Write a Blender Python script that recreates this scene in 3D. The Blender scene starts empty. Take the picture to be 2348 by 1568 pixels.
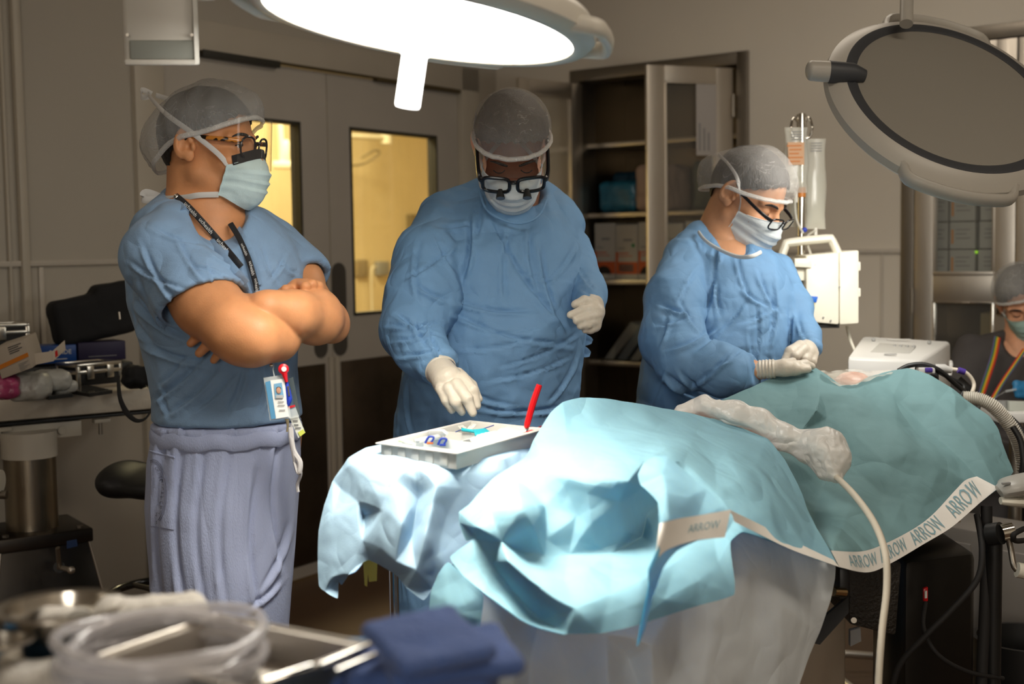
import bpy, bmesh, math, random
import numpy as np
from mathutils import Vector, Matrix
PI = math.pi
sc = bpy.context.scene
COL = sc.collection
# ------------------------------------------------------------------ camera
FPX, CAMH = 3000.0, 1.40
PITCH, ROLL = math.atan(222 / FPX), math.radians(0.83)
cam_d = bpy.data.cameras.new('camera'); cam = bpy.data.objects.new('camera', cam_d); COL.objects.link(cam)
cam_d.sensor_fit = 'HORIZONTAL'; cam_d.sensor_width = 36.0; cam_d.lens = 36.0 * FPX / 2348
cam_d.clip_start = 0.05; cam_d.clip_end = 60
cam_d.dof.use_dof = True; cam_d.dof.focus_distance = 2.95; cam_d.dof.aperture_fstop = 3.0
cam.location = (0, 0, CAMH)
cam.rotation_mode = 'QUATERNION'
cam.rotation_quaternion = (Matrix.Rotation(PI / 2 - PITCH, 3, 'X') @ Matrix.Rotation(-ROLL, 3, 'Z')).to_quaternion()
sc.camera = cam
# ------------------------------------------------------------------ exposure, world, lights
vs = sc.view_settings
sc.display_settings.display_device = 'sRGB'
vs.view_transform = 'Standard'; vs.look = 'None'; vs.exposure = 0.0; vs.gamma = 1.0; vs.use_curve_mapping = False
sc.cycles.max_bounces = 8; sc.cycles.diffuse_bounces = 4; sc.cycles.glossy_bounces = 4; sc.cycles.transmission_bounces = 6
sc.cycles.transparent_max_bounces = 12; sc.cycles.caustics_reflective = False; sc.cycles.caustics_refractive = False
sc.cycles.sample_clamp_indirect = 4.0
w = bpy.data.worlds.new('world'); sc.world = w; w.use_nodes = True
w.node_tree.nodes['Background'].inputs[0].default_value = (0.9, 0.78, 0.62, 1)
w.node_tree.nodes['Background'].inputs[1].default_value = 0.1

def V(*a): return Vector(a)
_fw = V(0, math.cos(PITCH), -math.sin(PITCH)); _u0 = V(0, math.sin(PITCH), math.cos(PITCH)); _r0 = V(1, 0, 0)
_rt = _r0 * math.cos(ROLL) - _u0 * math.sin(ROLL); _up = _u0 * math.cos(ROLL) + _r0 * math.sin(ROLL)
_C = V(0, 0, CAMH)
def P(px, py, D):                                    # a point at depth D on the ray of a pixel
    return _C + D * (_fw + _rt * ((px - 1174) / FPX) - _up * ((py - 784) / FPX))
_CN, _FWN, _RTN, _UPN = (np.array(v, dtype=np.float64) for v in (_C, _fw, _rt, _up))
def proj_np(X):
    v = X - _CN; z = v @ _FWN
    return 1174 + FPX * (v @ _RTN) / z, 784 - FPX * (v @ _UPN) / z, z
def frame_to(z):                                     # matrix whose Z axis is z
    z = Vector(z).normalized(); return z.to_track_quat('Z', 'Y').to_matrix()

def area_light(name, loc, direction, size, power, color, spread=180, shape='DISK', size_y=None):
    l = bpy.data.lights.new(name, 'AREA'); l.shape = shape; l.size = size
    if size_y: l.size_y = size_y
    l.energy = power; l.color = color; l.spread = math.radians(spread)
    o = bpy.data.objects.new(name, l); COL.objects.link(o); o.location = loc
    o.rotation_euler = Vector(direction).to_track_quat('-Z', 'Y').to_euler(); return o

# the lit operating lamp, the second lamp turned away, dimmed ceiling troffers, the corridor lamps
LAMP_C = P(960, 62, 2.1); LAMP_AX = V(-0.16, -0.045, -1).normalized()
area_light('operating_lamp_light', LAMP_C + LAMP_AX * 0.012, V(.05, .02, -1), 0.48, 14, (1.0, 0.92, 0.77), 100)
N2_ = V(0.1725, -0.7261, 0.6656); L2C = P(2181.8, 219.5, 3.1); R2 = 0.2478
ml = bpy.data.lights.new('second_lamp_light', 'SPOT'); ml.energy = 21; ml.color = (1, 0.93, 0.8); ml.spot_size = math.radians(46); ml.spot_blend = 0.8; ml.shadow_soft_size = 0.12
mo = bpy.data.objects.new('second_lamp_light', ml); COL.objects.link(mo); mo.location = L2C - N2_ * 0.16
mo.rotation_euler = (P(1955, 690, 4.0) - mo.location).to_track_quat('-Z', 'Y').to_euler()
TROFF = [(-1.2, 0.6, 2.97), (1.5, 1.6, 2.97), (0.7, 4.2, 2.97), (-2.0, 2.6, 2.97)]
for i, t in enumerate(TROFF):
    area_light('troffer_light', (t[0], t[1], t[2] - 0.03), (0, 0, -1), 1.1, (3, 16, 8, 2)[i], (1.0, 0.875, 0.72), 180, 'RECTANGLE', 0.3)

# ------------------------------------------------------------------ materials
MATS = {}
def srgb(r, g, b):
    f = lambda c: (c / 255) / 12.92 if c <= 10 else (((c / 255) + 0.055) / 1.055) ** 2.4
    return (f(r), f(g), f(b))
def mat(name, color, rough=0.5, metal=0.0, var=0.0, vscale=6.0, bump=0.0, bscale=40.0, emit=None, estr=0.0, alpha=None,
        transl=0.0, spec=0.5, stretch=None, coat=0.0, sheen=0.0, sss=0.0, trans=0.0, ior=1.45, coord='Object', tcol=None, wrinkle=0.0, wscale=9.0):
    m = bpy.data.materials.new(name); m.use_nodes = True; nt = m.node_tree; N = nt.nodes; L = nt.links
    b = N['Principled BSDF']; b.inputs['Base Color'].default_value = (*color, 1); b.inputs['Roughness'].default_value = rough
    b.inputs['Metallic'].default_value = metal; b.inputs['Specular IOR Level'].default_value = spec
    b.inputs['Coat Weight'].default_value = coat; b.inputs['Sheen Weight'].default_value = sheen
    b.inputs['Transmission Weight'].default_value = trans; b.inputs['IOR'].default_value = ior
    if sss: b.inputs['Subsurface Weight'].default_value = sss; b.inputs['Subsurface Radius'].default_value = (0.012, 0.005, 0.003); b.inputs['Subsurface Scale'].default_value = 1.0
    tc = N.new('ShaderNodeTexCoord'); mp = N.new('ShaderNodeMapping'); L.new(tc.outputs[coord], mp.inputs[0])
    if stretch: mp.inputs['Scale'].default_value = stretch
    if var:
        n = N.new('ShaderNodeTexNoise'); n.inputs['Scale'].default_value = vscale; n.inputs['Detail'].default_value = 5; L.new(mp.outputs[0], n.inputs[0])
        r = N.new('ShaderNodeValToRGB'); r.color_ramp.elements[0].position = 0.3; r.color_ramp.elements[1].position = 0.7
        r.color_ramp.elements[0].color = (*[max(0, c * (1 - var)) for c in color], 1); r.color_ramp.elements[1].color = (*[min(1, c * (1 + var)) for c in color], 1)
        L.new(n.outputs[0], r.inputs[0]); L.new(r.outputs[0], b.inputs['Base Color'])
    if bump:
        n = N.new('ShaderNodeTexNoise'); n.inputs['Scale'].default_value = bscale; n.inputs['Detail'].default_value = 4; L.new(mp.outputs[0], n.inputs[0])
        bp = N.new('ShaderNodeBump'); bp.inputs['Strength'].default_value = bump; bp.inputs['Distance'].default_value = 0.01; L.new(n.outputs[0], bp.inputs['Height']); L.new(bp.outputs[0], b.inputs['Normal'])
    if wrinkle:                                      # pressed creases: ridges of a warped noise
        hs = None
        for q, (sc_, am) in enumerate(((wscale, 1.0), (wscale * 2.4, .28))):
            n1 = N.new('ShaderNodeTexNoise'); n1.inputs['Scale'].default_value = sc_; n1.inputs['Detail'].default_value = 1.5; n1.inputs['Distortion'].default_value = .6; L.new(mp.outputs[0], n1.inputs[0])
            m1 = N.new('ShaderNodeMath'); m1.operation = 'SUBTRACT'; m1.inputs[1].default_value = .5; L.new(n1.outputs[0], m1.inputs[0])
            m2 = N.new('ShaderNodeMath'); m2.operation = 'ABSOLUTE'; L.new(m1.outputs[0], m2.inputs[0])
            m3 = N.new('ShaderNodeMath'); m3.operation = 'MULTIPLY'; m3.inputs[1].default_value = am; L.new(m2.outputs[0], m3.inputs[0])
            if hs is None: hs = m3
            else: m4 = N.new('ShaderNodeMath'); m4.operation = 'ADD'; L.new(hs.outputs[0], m4.inputs[0]); L.new(m3.outputs[0], m4.inputs[1]); hs = m4
        bq = N.new('ShaderNodeBump'); bq.inputs['Strength'].default_value = 1.0; bq.inputs['Distance'].default_value = wrinkle; L.new(hs.outputs[0], bq.inputs['Height'])
        if bump: L.new(bp.outputs[0], bq.inputs['Normal'])
        L.new(bq.outputs[0], b.inputs['Normal'])
    if emit: b.inputs['Emission Color'].default_value = (*emit, 1); b.inputs['Emission Strength'].default_value = estr
    if alpha is not None: b.inputs['Alpha'].default_value = alpha
    if transl:
        out = N['Material Output']; t = N.new('ShaderNodeBsdfTranslucent'); mx = N.new('ShaderNodeMixShader'); mx.inputs[0].default_value = transl
        t.inputs[0].default_value = (*(tcol or color), 1)
        L.new(b.outputs[0], mx.inputs[1]); L.new(t.outputs[0], mx.inputs[2]); L.new(mx.outputs[0], out.inputs[0])
    m.diffuse_color = (*color, 1); MATS[name] = m; return m

def brushed(name, color, rough=0.32, stretch=(1, 1, 60)):
    m = mat(name, color, rough, 1.0); nt = m.node_tree; N = nt.nodes; L = nt.links; b = N['Principled BSDF']
    mp = N['Mapping']; mp.inputs['Scale'].default_value = stretch
    n = N.new('ShaderNodeTexNoise'); n.inputs['Scale'].default_value = 8; n.inputs['Detail'].default_value = 3; L.new(mp.outputs[0], n.inputs[0])
    mr = N.new('ShaderNodeMapRange'); mr.inputs[3].default_value = rough * 0.7; mr.inputs[4].default_value = rough * 1.4; L.new(n.outputs[0], mr.inputs[0]); L.new(mr.outputs[0], b.inputs['Roughness'])
    return m

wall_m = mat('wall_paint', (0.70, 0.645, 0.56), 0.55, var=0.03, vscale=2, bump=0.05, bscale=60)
wallA_m = mat('wall_tone_darker', (0.46, 0.42, 0.355), 0.55, var=0.03, vscale=2, bump=0.05, bscale=60)  # door wall's base colour, darker than the other walls
panel_m = mat('wall_panel_paint', (0.56, 0.51, 0.44), 0.45, var=0.03, vscale=3)
door_m = mat('door_laminate', (0.50, 0.46, 0.405), 0.4, var=0.04, vscale=4)
frame_m = mat('door_frame_paint', (0.50, 0.45, 0.37), 0.4, var=0.03)
kick_m = mat('kick_plate_bronze', (0.10, 0.075, 0.055), 0.3, 0.7, var=0.25, vscale=5, bump=0.1, bscale=20)
floor_m = mat('floor_vinyl', (0.115, 0.068, 0.04), 0.5, var=0.15, vscale=1.5, bump=0.03)
ceil_m = mat('ceiling_tile', (0.55, 0.5, 0.43), 0.8, var=0.03)
corr_m = mat('corridor_paint', (0.72, 0.60, 0.36), 0.6, var=0.03)
steel_m = brushed('brushed_steel', (0.66, 0.61, 0.54), 0.42, (60, 60, 1))
steelh_m = brushed('brushed_steel_across', (0.52, 0.48, 0.42), 0.33, (1, 1, 60))
steeld_m = brushed('dark_steel', (0.30, 0.27, 0.23), 0.4, (40, 40, 1))
chrome_m = mat('chrome', (0.75, 0.72, 0.66), 0.1, 1.0)
black_m = mat('black_plastic', (0.012, 0.012, 0.012), 0.45)
rubber_m = mat('black_rubber', (0.015, 0.014, 0.014), 0.7, bump=0.05)
blackcloth_m = mat('black_nylon', (0.008, 0.008, 0.009), 0.85, bump=0.2, bscale=300)
whitep_m = mat('white_plastic', (0.78, 0.76, 0.70), 0.35, var=0.02)
greyp_m = mat('grey_plastic', (0.25, 0.25, 0.24), 0.45)
def glassy(name, tint, ior, body=0.03, rough=0.02):    # thin clear sheet: see-through plus Fresnel reflection
    m = bpy.data.materials.new(name); m.use_nodes = True; nt = m.node_tree; N, L = nt.nodes, nt.links; N.remove(N['Principled BSDF'])
    t = N.new('ShaderNodeBsdfTransparent'); t.inputs[0].default_value = (*tint, 1); g = N.new('ShaderNodeBsdfGlossy'); g.inputs['Roughness'].default_value = rough
    d = N.new('ShaderNodeBsdfDiffuse'); d.inputs[0].default_value = (*tint, 1); f = N.new('ShaderNodeFresnel'); ge = N.new('ShaderNodeNewGeometry')
    e1 = N.new('ShaderNodeMath'); e1.operation = 'MULTIPLY_ADD'; e1.inputs[1].default_value = -2; e1.inputs[2].default_value = 1; L.new(ge.outputs['Backfacing'], e1.inputs[0])
    e2 = N.new('ShaderNodeMath'); e2.operation = 'POWER'; e2.inputs[0].default_value = ior; L.new(e1.outputs[0], e2.inputs[1]); L.new(e2.outputs[0], f.inputs[0])   # same reflectance from both sides
    a = N.new('ShaderNodeMixShader'); a.inputs[0].default_value = body; b = N.new('ShaderNodeMixShader'); L.new(t.outputs[0], a.inputs[1]); L.new(d.outputs[0], a.inputs[2])
    L.new(f.outputs[0], b.inputs[0]); L.new(a.outputs[0], b.inputs[1]); L.new(g.outputs[0], b.inputs[2]); L.new(b.outputs[0], N['Material Output'].inputs[0]); MATS[name] = m; return m
glass_m = glassy('window_glass', (.97, .97, .95), 1.6)
lampw_m = mat('lamp_housing_white', (0.70, 0.66, 0.58), 0.35)
dark_m = mat('dark_slate_plastic', (0.05, 0.052, 0.058), 0.5)

# ------------------------------------------------------------------ mesh helpers
WLOC = {}
def tag(o, label=None, cat=None, group=None, kind=None):
    if label: o['label'] = label
    if cat: o['category'] = cat
    if group: o['group'] = group
    if kind: o['kind'] = kind
    return o
def thing(name, label, cat, loc=(0, 0, 0), group=None, kind=None):
    o = bpy.data.objects.new(name, None); COL.objects.link(o); o.location = loc; o.empty_display_size = 0.05
    WLOC[o.name] = Vector(loc); return tag(o, label, cat, group, kind)
def add_obj(name, me, parent=None, center=None):
    o = bpy.data.objects.new(name, me); COL.objects.link(o)
    c = Vector(center) if center is not None else V(0, 0, 0)
    WLOC[o.name] = c
    if parent is not None:
        o.parent = parent; o.location = c - WLOC[parent.name]
    else: o.location = c
    return o
def mesh_np(name, verts, faces, material, parent=None, smooth=True, mats=None, midx=None):
    verts = np.asarray(verts, dtype=np.float64)
    c = (verts.min(0) + verts.max(0)) / 2
    me = bpy.data.meshes.new(name); me.from_pydata((verts - c).tolist(), [], faces if isinstance(faces, list) else faces.tolist())
    for m_ in (mats or [material]): me.materials.append(m_)
    if midx is not None: me.polygons.foreach_set('material_index', np.asarray(midx, dtype=np.int32))
    me.polygons.foreach_set('use_smooth', [smooth] * len(me.polygons)); me.update()
    return add_obj(name, me, parent, c)

class MB:
    def __init__(s): s.bm = bmesh.new()
    def _x(s, geo, M): bmesh.ops.transform(s.bm, matrix=M, verts=geo)
    def box(s, c, size, R=None, bevel=0.0, seg=2):
        r = bmesh.ops.create_cube(s.bm, size=1.0); vs_ = r['verts']
        M = Matrix.Translation(Vector(c)) @ (R.to_4x4() if R is not None else Matrix.Identity(4)) @ Matrix.Diagonal((*size, 1))
        s._x(vs_, M)
        if bevel > 0:
            es = list({e for v in vs_ for e in v.link_edges})
            bmesh.ops.bevel(s.bm, geom=es, offset=bevel, segments=seg, affect='EDGES', profile=0.5)
        return s
    def hexa(s, pts, bevel=0.0):                     # 8 points: bottom 4 ccw, top 4 ccw
        v = [s.bm.verts.new(Vector(p)) for p in pts]
        fs = [s.bm.faces.new([v[i] for i in f]) for f in ((3, 2, 1, 0), (4, 5, 6, 7), (0, 1, 5, 4), (1, 2, 6, 5), (2, 3, 7, 6), (3, 0, 4, 7))]
        if bevel > 0: bmesh.ops.bevel(s.bm, geom=list({e for f in fs for e in f.edges}), offset=bevel, segments=2, affect='EDGES', profile=0.5)
        return s
    def fbox(s, Fr, u0, u1, n0, n1, z0, z1, bevel=0.0):
        q = [Fr(u0, z0, n0), Fr(u1, z0, n0), Fr(u1, z0, n1), Fr(u0, z0, n1), Fr(u0, z1, n0), Fr(u1, z1, n0), Fr(u1, z1, n1), Fr(u0, z1, n1)]
        return s.hexa(q, bevel)
    def cyl(s, p0, p1, r0, r1=None, seg=24, cap=True):
        p0, p1 = Vector(p0), Vector(p1); r1 = r0 if r1 is None else r1; R = frame_to(p1 - p0)
        a = [s.bm.verts.new(p0 + R @ V(r0 * math.cos(t), r0 * math.sin(t), 0)) for t in [2 * PI * i / seg for i in range(seg)]]
        b = [s.bm.verts.new(p1 + R @ V(r1 * math.cos(t), r1 * math.sin(t), 0)) for t in [2 * PI * i / seg for i in range(seg)]]
        for i in range(seg): s.bm.faces.new((a[i], a[(i + 1) % seg], b[(i + 1) % seg], b[i]))
        if cap: s.bm.faces.new(a[::-1]); s.bm.faces.new(b)
        return s
    def lathe(s, prof, o=(0, 0, 0), ax=(0, 0, 1), seg=48, close=False):
        R = frame_to(ax); o = Vector(o); rings = []
        for r, z in prof:
            if r < 1e-6: rings.append([s.bm.verts.new(o + R @ V(0, 0, z))])
            else: rings.append([s.bm.verts.new(o + R @ V(r * math.cos(2 * PI * i / seg), r * math.sin(2 * PI * i / seg), z)) for i in range(seg)])
        prs = list(zip(rings[:-1], rings[1:])) + ([(rings[-1], rings[0])] if close else [])
        for a, b in prs:
            for i in range(seg):
                j = (i + 1) % seg
                if len(a) == 1 and len(b) == 1: break
                if len(a) == 1: s.bm.faces.new((a[0], b[j], b[i]))
                elif len(b) == 1: s.bm.faces.new((a[i], a[j], b[0]))
                else: s.bm.faces.new((a[i], a[j], b[j], b[i]))
        return s
    def tube(s, pts, r, seg=10, closed=False, flat=1.0, up=None, smooth=0, cap=True):
        pts = [Vector(p) for p in pts]
        if smooth: pts = catmull(pts, smooth, closed)
        n = len(pts); rs = r if isinstance(r, (list, tuple)) else None
        if rs and smooth:
            x = np.linspace(0, 1, len(rs)); rs = list(np.interp(np.linspace(0, 1, n), x, rs))
        rings = []; prev = None
        for i, p in enumerate(pts):
            t = (pts[(i + 1) % n] - pts[i - 1]) if closed else (pts[min(i + 1, n - 1)] - pts[max(i - 1, 0)])
            t.normalize()
            if prev is None: a = (Vector(up) if up is not None else (V(0, 0, 1) if abs(t.z) < 0.9 else V(1, 0, 0)))
            else: a = prev
            if up is not None: a = Vector(up)
            b = t.cross(a).normalized(); a = b.cross(t).normalized(); prev = a
            rr = rs[i] if rs else r
            rings.append([s.bm.verts.new(p + a * rr * flat * math.cos(2 * PI * k / seg) + b * rr * math.sin(2 * PI * k / seg)) for k in range(seg)])
        for i in range(n if closed else n - 1):
            A, B = rings[i], rings[(i + 1) % n]
            for k in range(seg): s.bm.faces.new((A[k], B[k], B[(k + 1) % seg], A[(k + 1) % seg]))
        if cap and not closed:
            s.bm.faces.new(rings[0]); s.bm.faces.new(rings[-1][::-1])
        return s
    def sphere(s, c, r, scale=(1, 1, 1), R=None, u=24, v=16):
        g = bmesh.ops.create_uvsphere(s.bm, u_segments=u, v_segments=v, radius=1.0)['verts']
        M = Matrix.Translation(Vector(c)) @ (R.to_4x4() if R is not None else Matrix.Identity(4)) @ Matrix.Diagonal((r * scale[0], r * scale[1], r * scale[2], 1))
        s._x(g, M); return s
    def prism(s, pts, d):                            # polygon extruded by vector d
        d = Vector(d); a = [s.bm.verts.new(Vector(p)) for p in pts]; b = [s.bm.verts.new(Vector(p) + d) for p in pts]
        s.bm.faces.new(a[::-1]); s.bm.faces.new(b)
        for i in range(len(a)): s.bm.faces.new((a[i], a[(i + 1) % len(a)], b[(i + 1) % len(a)], b[i]))
        return s
    def build(s, name, material, parent=None, smooth=True, angle=40):
        bm = s.bm; bmesh.ops.recalc_face_normals(bm, faces=bm.faces)
        co = np.array([v.co[:] for v in bm.verts]); c = Vector(((co.min(0) + co.max(0)) / 2).tolist())
        bmesh.ops.translate(bm, verts=bm.verts, vec=-c)
        for f in bm.faces: f.smooth = smooth
        if smooth:
            for e in bm.edges:
                if len(e.link_faces) == 2 and e.calc_face_angle(0) > math.radians(angle): e.smooth = False
        me = bpy.data.meshes.new(name); bm.to_mesh(me); bm.free(); me.materials.append(material)
        return add_obj(name, me, parent, c)

def catmull(pts, k, closed=False):
    n = len(pts); out = []
    for i in range(n if closed else n - 1):
        g = lambda j: pts[j % n] if closed else pts[max(0, min(n - 1, j))]
        p0, p1, p2, p3 = g(i - 1), g(i), g(i + 1), g(i + 2)
        for q in range(k):
            t = q / k
            out.append(0.5 * ((2 * p1) + (p2 - p0) * t + (2 * p0 - 5 * p1 + 4 * p2 - p3) * t * t + (3 * p1 - p0 - 3 * p2 + p3) * t ** 3))
    if not closed: out.append(pts[-1])
    return out
def text_mesh(s, size=1.0):                          # verts (x, y) and faces of a flat text centred on the origin
    cu = bpy.data.curves.new('t', 'FONT'); cu.body = s; cu.size = size; cu.align_x = 'CENTER'; cu.align_y = 'CENTER'; cu.resolution_u = 2
    ob = bpy.data.objects.new('t', cu); me = bpy.data.meshes.new_from_object(ob)
    v = np.array([x.co[:2] for x in me.vertices]); f = [tuple(p.vertices) for p in me.polygons]
    bpy.data.objects.remove(ob); bpy.data.curves.remove(cu); bpy.data.meshes.remove(me); return v, f
def put_text(s, size, fn, material, parent, name='lettering', wfac=1.0):     # fn(x, y) -> world point
    v, f = text_mesh(s, size)
    return mesh_np(name, [fn(x * wfac, y)[:] for x, y in v], f, material, parent, smooth=False)
def flat_text(s, size, o, xd, yd, material, parent, name='lettering', wfac=1.0):
    o, xd, yd = Vector(o), Vector(xd).normalized(), Vector(yd).normalized()
    return put_text(s, size, lambda x, y: o + xd * x + yd * y, material, parent, name, wfac)
ink_m = mat('printed_ink', (0.05, 0.05, 0.06), 0.6)
inkgrey_m = mat('grey_ink', (0.22, 0.22, 0.22), 0.6)
inkwhite_m = mat('white_ink', (0.75, 0.74, 0.70), 0.6)
# ------------------------------------------------------------------ the room
A0, dA, nA = V(-1.29, 4.86, 0), V(0.552, 0.834, 0).normalized(), V(0.834, -0.552, 0).normalized()
B0, dB, nB = V(1.056, 5.82, 0), V(0.78, -0.625, 0).normalized(), V(-0.625, -0.78, 0).normalized()
def FA(u, z, n=0.0): return A0 + dA * u + nA * n + V(0, 0, z)
def FB(u, z, n=0.0): return B0 + dB * u + nB * n + V(0, 0, z)
UA_C = 2.3; _d = dA.cross(dB).z
UA_C = ((B0 - A0).cross(dB)).z / _d; UB_C = ((B0 - A0).cross(dA)).z / _d
CH = 3.0
def struct(o): o['kind'] = 'structure'; return o
AL, BR = UA_C - 8.0, UB_C + 7.6
pc = [FA(AL, 0), FA(UA_C, 0), FB(BR, 0)]; pc.append(pc[0] + (pc[2] - pc[1]))
corr = [FA(UA_C + 1.2, 0, -3.2), FA(AL, 0, -3.2)]
struct(MB().prism([pc[0], pc[1], pc[2], pc[3]], V(0, 0, -0.1)).build('floor', floor_m, smooth=False))
struct(MB().prism([p + V(0, 0, CH) for p in pc], V(0, 0, 0.1)).build('ceiling', ceil_m, smooth=False))
# door wall with its opening (u 0.02 .. 1.893, z 0 .. 2.145)
D0, DS, D1, DT = 0.02, 0.94, 1.893, 2.145
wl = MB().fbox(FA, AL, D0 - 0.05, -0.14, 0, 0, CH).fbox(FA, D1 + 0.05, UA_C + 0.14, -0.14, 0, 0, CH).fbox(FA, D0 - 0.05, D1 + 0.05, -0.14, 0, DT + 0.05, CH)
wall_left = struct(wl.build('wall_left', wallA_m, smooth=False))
fr = MB().fbox(FA, D0 - 0.14, D0 - 0.004, -0.14, 0.022, 0, DT + 0.12, 0.003).fbox(FA, D1 + 0.004, D1 + 0.15, -0.14, 0.022, 0, DT + 0.12, 0.003).fbox(FA, D0 - 0.14, D1 + 0.15, -0.14, 0.022, DT + 0.008, DT + 0.12, 0.003)
struct(fr.build('trim_1', frame_m))
struct(MB().fbox(FA, AL, D0 - 0.141, 0, 0.012, 1.352, 1.372, 0.003).build('trim_2', panel_m))
struct(MB().fbox(FA, -0.615, -0.585, 0, 0.02, 0, CH - 0.01, 0.004).fbox(FA, -0.66, -0.65, 0, 0.012, 0, CH - 0.01, 0.003).build('trim_3', frame_m))
struct(MB().fbox(FA, -0.545, -0.525, 0, 0.008, 0, 1.35, 0.003).build('trim_4', panel_m))
# the door leaves
def leaf(name, u0, u1, wu0, wu1, wz0, wz1, plate, hole_side):
    d = MB(); t0, t1 = -0.05, -0.006
    d.fbox(FA, u0, wu0, t0, t1, 0.008, DT).fbox(FA, wu1, u1, t0, t1, 0.008, DT).fbox(FA, wu0, wu1, t0, t1, 0.008, wz0).fbox(FA, wu0, wu1, t0, t1, wz1, DT)
    o = struct(d.build(name, door_m, smooth=False))
    e = 0.012
    MB().fbox(FA, wu0, wu0 + e, t0 - .003, t1 + .004, wz0, wz1).fbox(FA, wu1 - e, wu1, t0 - .003, t1 + .004, wz0, wz1).fbox(FA, wu0, wu1, t0 - .003, t1 + .004, wz0, wz0 + e).fbox(FA, wu0, wu1, t0 - .003, t1 + .004, wz1 - e, wz1).build('window_gasket', mat('gasket_black', (0.03, 0.028, 0.022), 0.5) if 'gasket_black' not in MATS else MATS['gasket_black'], o, smooth=False)
    MB().fbox(FA, wu0 + e, wu1 - e, -0.031, -0.025, wz0 + e, wz1 - e).build('pane', glass_m, o, smooth=False)
    MB().fbox(FA, u0 + 0.045, u1 - 0.05, t1, t1 + 0.003, 0.06, 0.905, 0.001).build('kick_plate', kick_m, o)
    p0, p1 = plate; r = (p1 - p0) / 2; c = (p0 + p1) / 2; pts = []
    for i in range(13): a = PI * i / 12; pts.append(FA(c + r * math.cos(a), 1.335 - r + r * math.sin(a), t1))
    for i in range(13): a = PI + PI * i / 12; pts.append(FA(c + r * math.cos(a), 0.932 + r + r * math.sin(a), t1))
    MB().prism(pts, nA * 0.006).build('push_plate', mat('push_plate_grey', (0.11, 0.10, 0.09), 0.4, 0.3) if 'push_plate_grey' not in MATS else MATS['push_plate_grey'], o)
    return o
leaf('door_1', D0 + 0.002, DS - 0.003, 0.17, 0.769, 1.10, 1.925, (0.822, 0.902), 1)
leaf('door_2', DS + 0.003, D1 - 0.002, 1.083, 1.719, 1.10, 1.925, (0.944, 1.032), 1)
s = MB()
for uu in (DS - 0.02, DS + 0.02): s.fbox(FA, uu - 0.013, uu + 0.013, -0.006, 0.004, 0.01, 0.93, 0.002)
struct(s.build('trim_5', frame_m))
gap = MB().fbox(FA, 0.21, 0.63, -0.004, 0.026, DT - 0.016, DT + 0.012, 0.002); struct(gap.build('trim_6', MATS['gasket_black']))
gap = MB().fbox(FA, 1.25, 1.885, -0.004, 0.024, DT - 0.008, DT + 0.010, 0.002).fbox(FA, 0.63, 1.25, -0.004, 0.023, DT + 0.002, DT + 0.010); struct(gap.build('trim_7', mat('seal_brown', (0.08, 0.055, 0.02), 0.5)))
# corridor beyond the doors
cw = MB().fbox(FA, -1.6, 5.2, -2.35, -2.25, 0, CH).fbox(FA, -1.7, -1.6, -2.35, -0.14, 0, CH).fbox(FA, 5.2, 5.3, -2.35, -0.14, 0, CH).fbox(FA, UA_C + .14, 5.3, -.14, -.04, 0, CH)
struct(cw.build('wall_back', corr_m, smooth=False))
struct(MB().fbox(FA, -1.7, 5.3, -2.35, -0.001, -0.1, 0).build('floor_corridor', floor_m, smooth=False))
struct(MB().fbox(FA, -1.7, 5.3, -2.35, -0.14, CH, CH + .1).build('ceiling_corridor', ceil_m, smooth=False))
area_light('corridor_light', FA(0.6, 2.93, -1.2), (0, 0, -1), 1.2, 95, (1.0, 0.86, 0.50), 180, 'RECTANGLE', 0.5)
area_light('corridor_light', FA(2.4, 2.93, -1.2), (0, 0, -1), 1.2, 95, (1.0, 0.86, 0.50), 180, 'RECTANGLE', 0.5)
cl = thing('ceiling_light', 'ceiling light panel of the corridor beyond the doors', 'ceiling light', FA(0.6, 2.96, -1.2)[:])
MB().fbox(FA, 0, 1.2, -1.45, -0.95, 2.95, 3.0).build('light_frame', whitep_m, cl, smooth=False)
def onp(px, py, O, n):
    d = P(px, py, 1) - _C; return _C + d * ((O - _C).dot(n) / d.dot(n))
def fA(px, py, off=0.0): q = onp(px, py, A0 + nA * off, nA) - A0; return q.dot(dA), q.z
def fB(px, py, off=0.0): q = onp(px, py, B0 + nB * off, nB) - B0; return q.dot(dB), q.z
cream_m = mat('cream_equipment', (0.75, 0.70, 0.55), 0.4); bronze_m = mat('window_frame_tan', (0.25, 0.20, 0.10), 0.4, 0.3); tan_m = mat('tan_metal', (0.33, 0.27, 0.16), 0.4, 0.4)
# things seen through the door windows (on the far corridor wall)
def win_frame(name, label, px0, px1, py0, py1, w=0.06):
    n0 = -2.25; u0, z1 = fA(px0, py0, n0); u1, z0 = fA(px1, py1, n0); z0 = max(z0, 0.3)
    t = thing(name, label, 'window', FA((u0 + u1) / 2, z0, n0)[:])
    MB().fbox(FA, u0, u1, n0, n0 + .05, z1 - w, z1).fbox(FA, u0, u0 + w, n0, n0 + .05, z0, z1 - w).fbox(FA, u1 - w, u1, n0, n0 + .05, z0, z1 - w).fbox(FA, u0 + w, u1 - w, n0, n0 + .05, z0, z0 + w).build('frame', bronze_m, t, smooth=False)
    MB().fbox(FA, u0 + w, u1 - w, n0 + .005, n0 + .015, z0 + w, z1 - w).build('pane', mat('corridor_pane', (0.72, 0.58, 0.32), 0.3) if 'corridor_pane' not in MATS else MATS['corridor_pane'], t, smooth=False)
win_frame('viewing_window', 'tan framed viewing window on the corridor wall behind the man with folded arms', 575, 640, 505, 690)
win_frame('viewing_window', 'tan framed viewing window in the corridor beside the middle surgeon shoulder', 932, 985, 492, 690)
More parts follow.
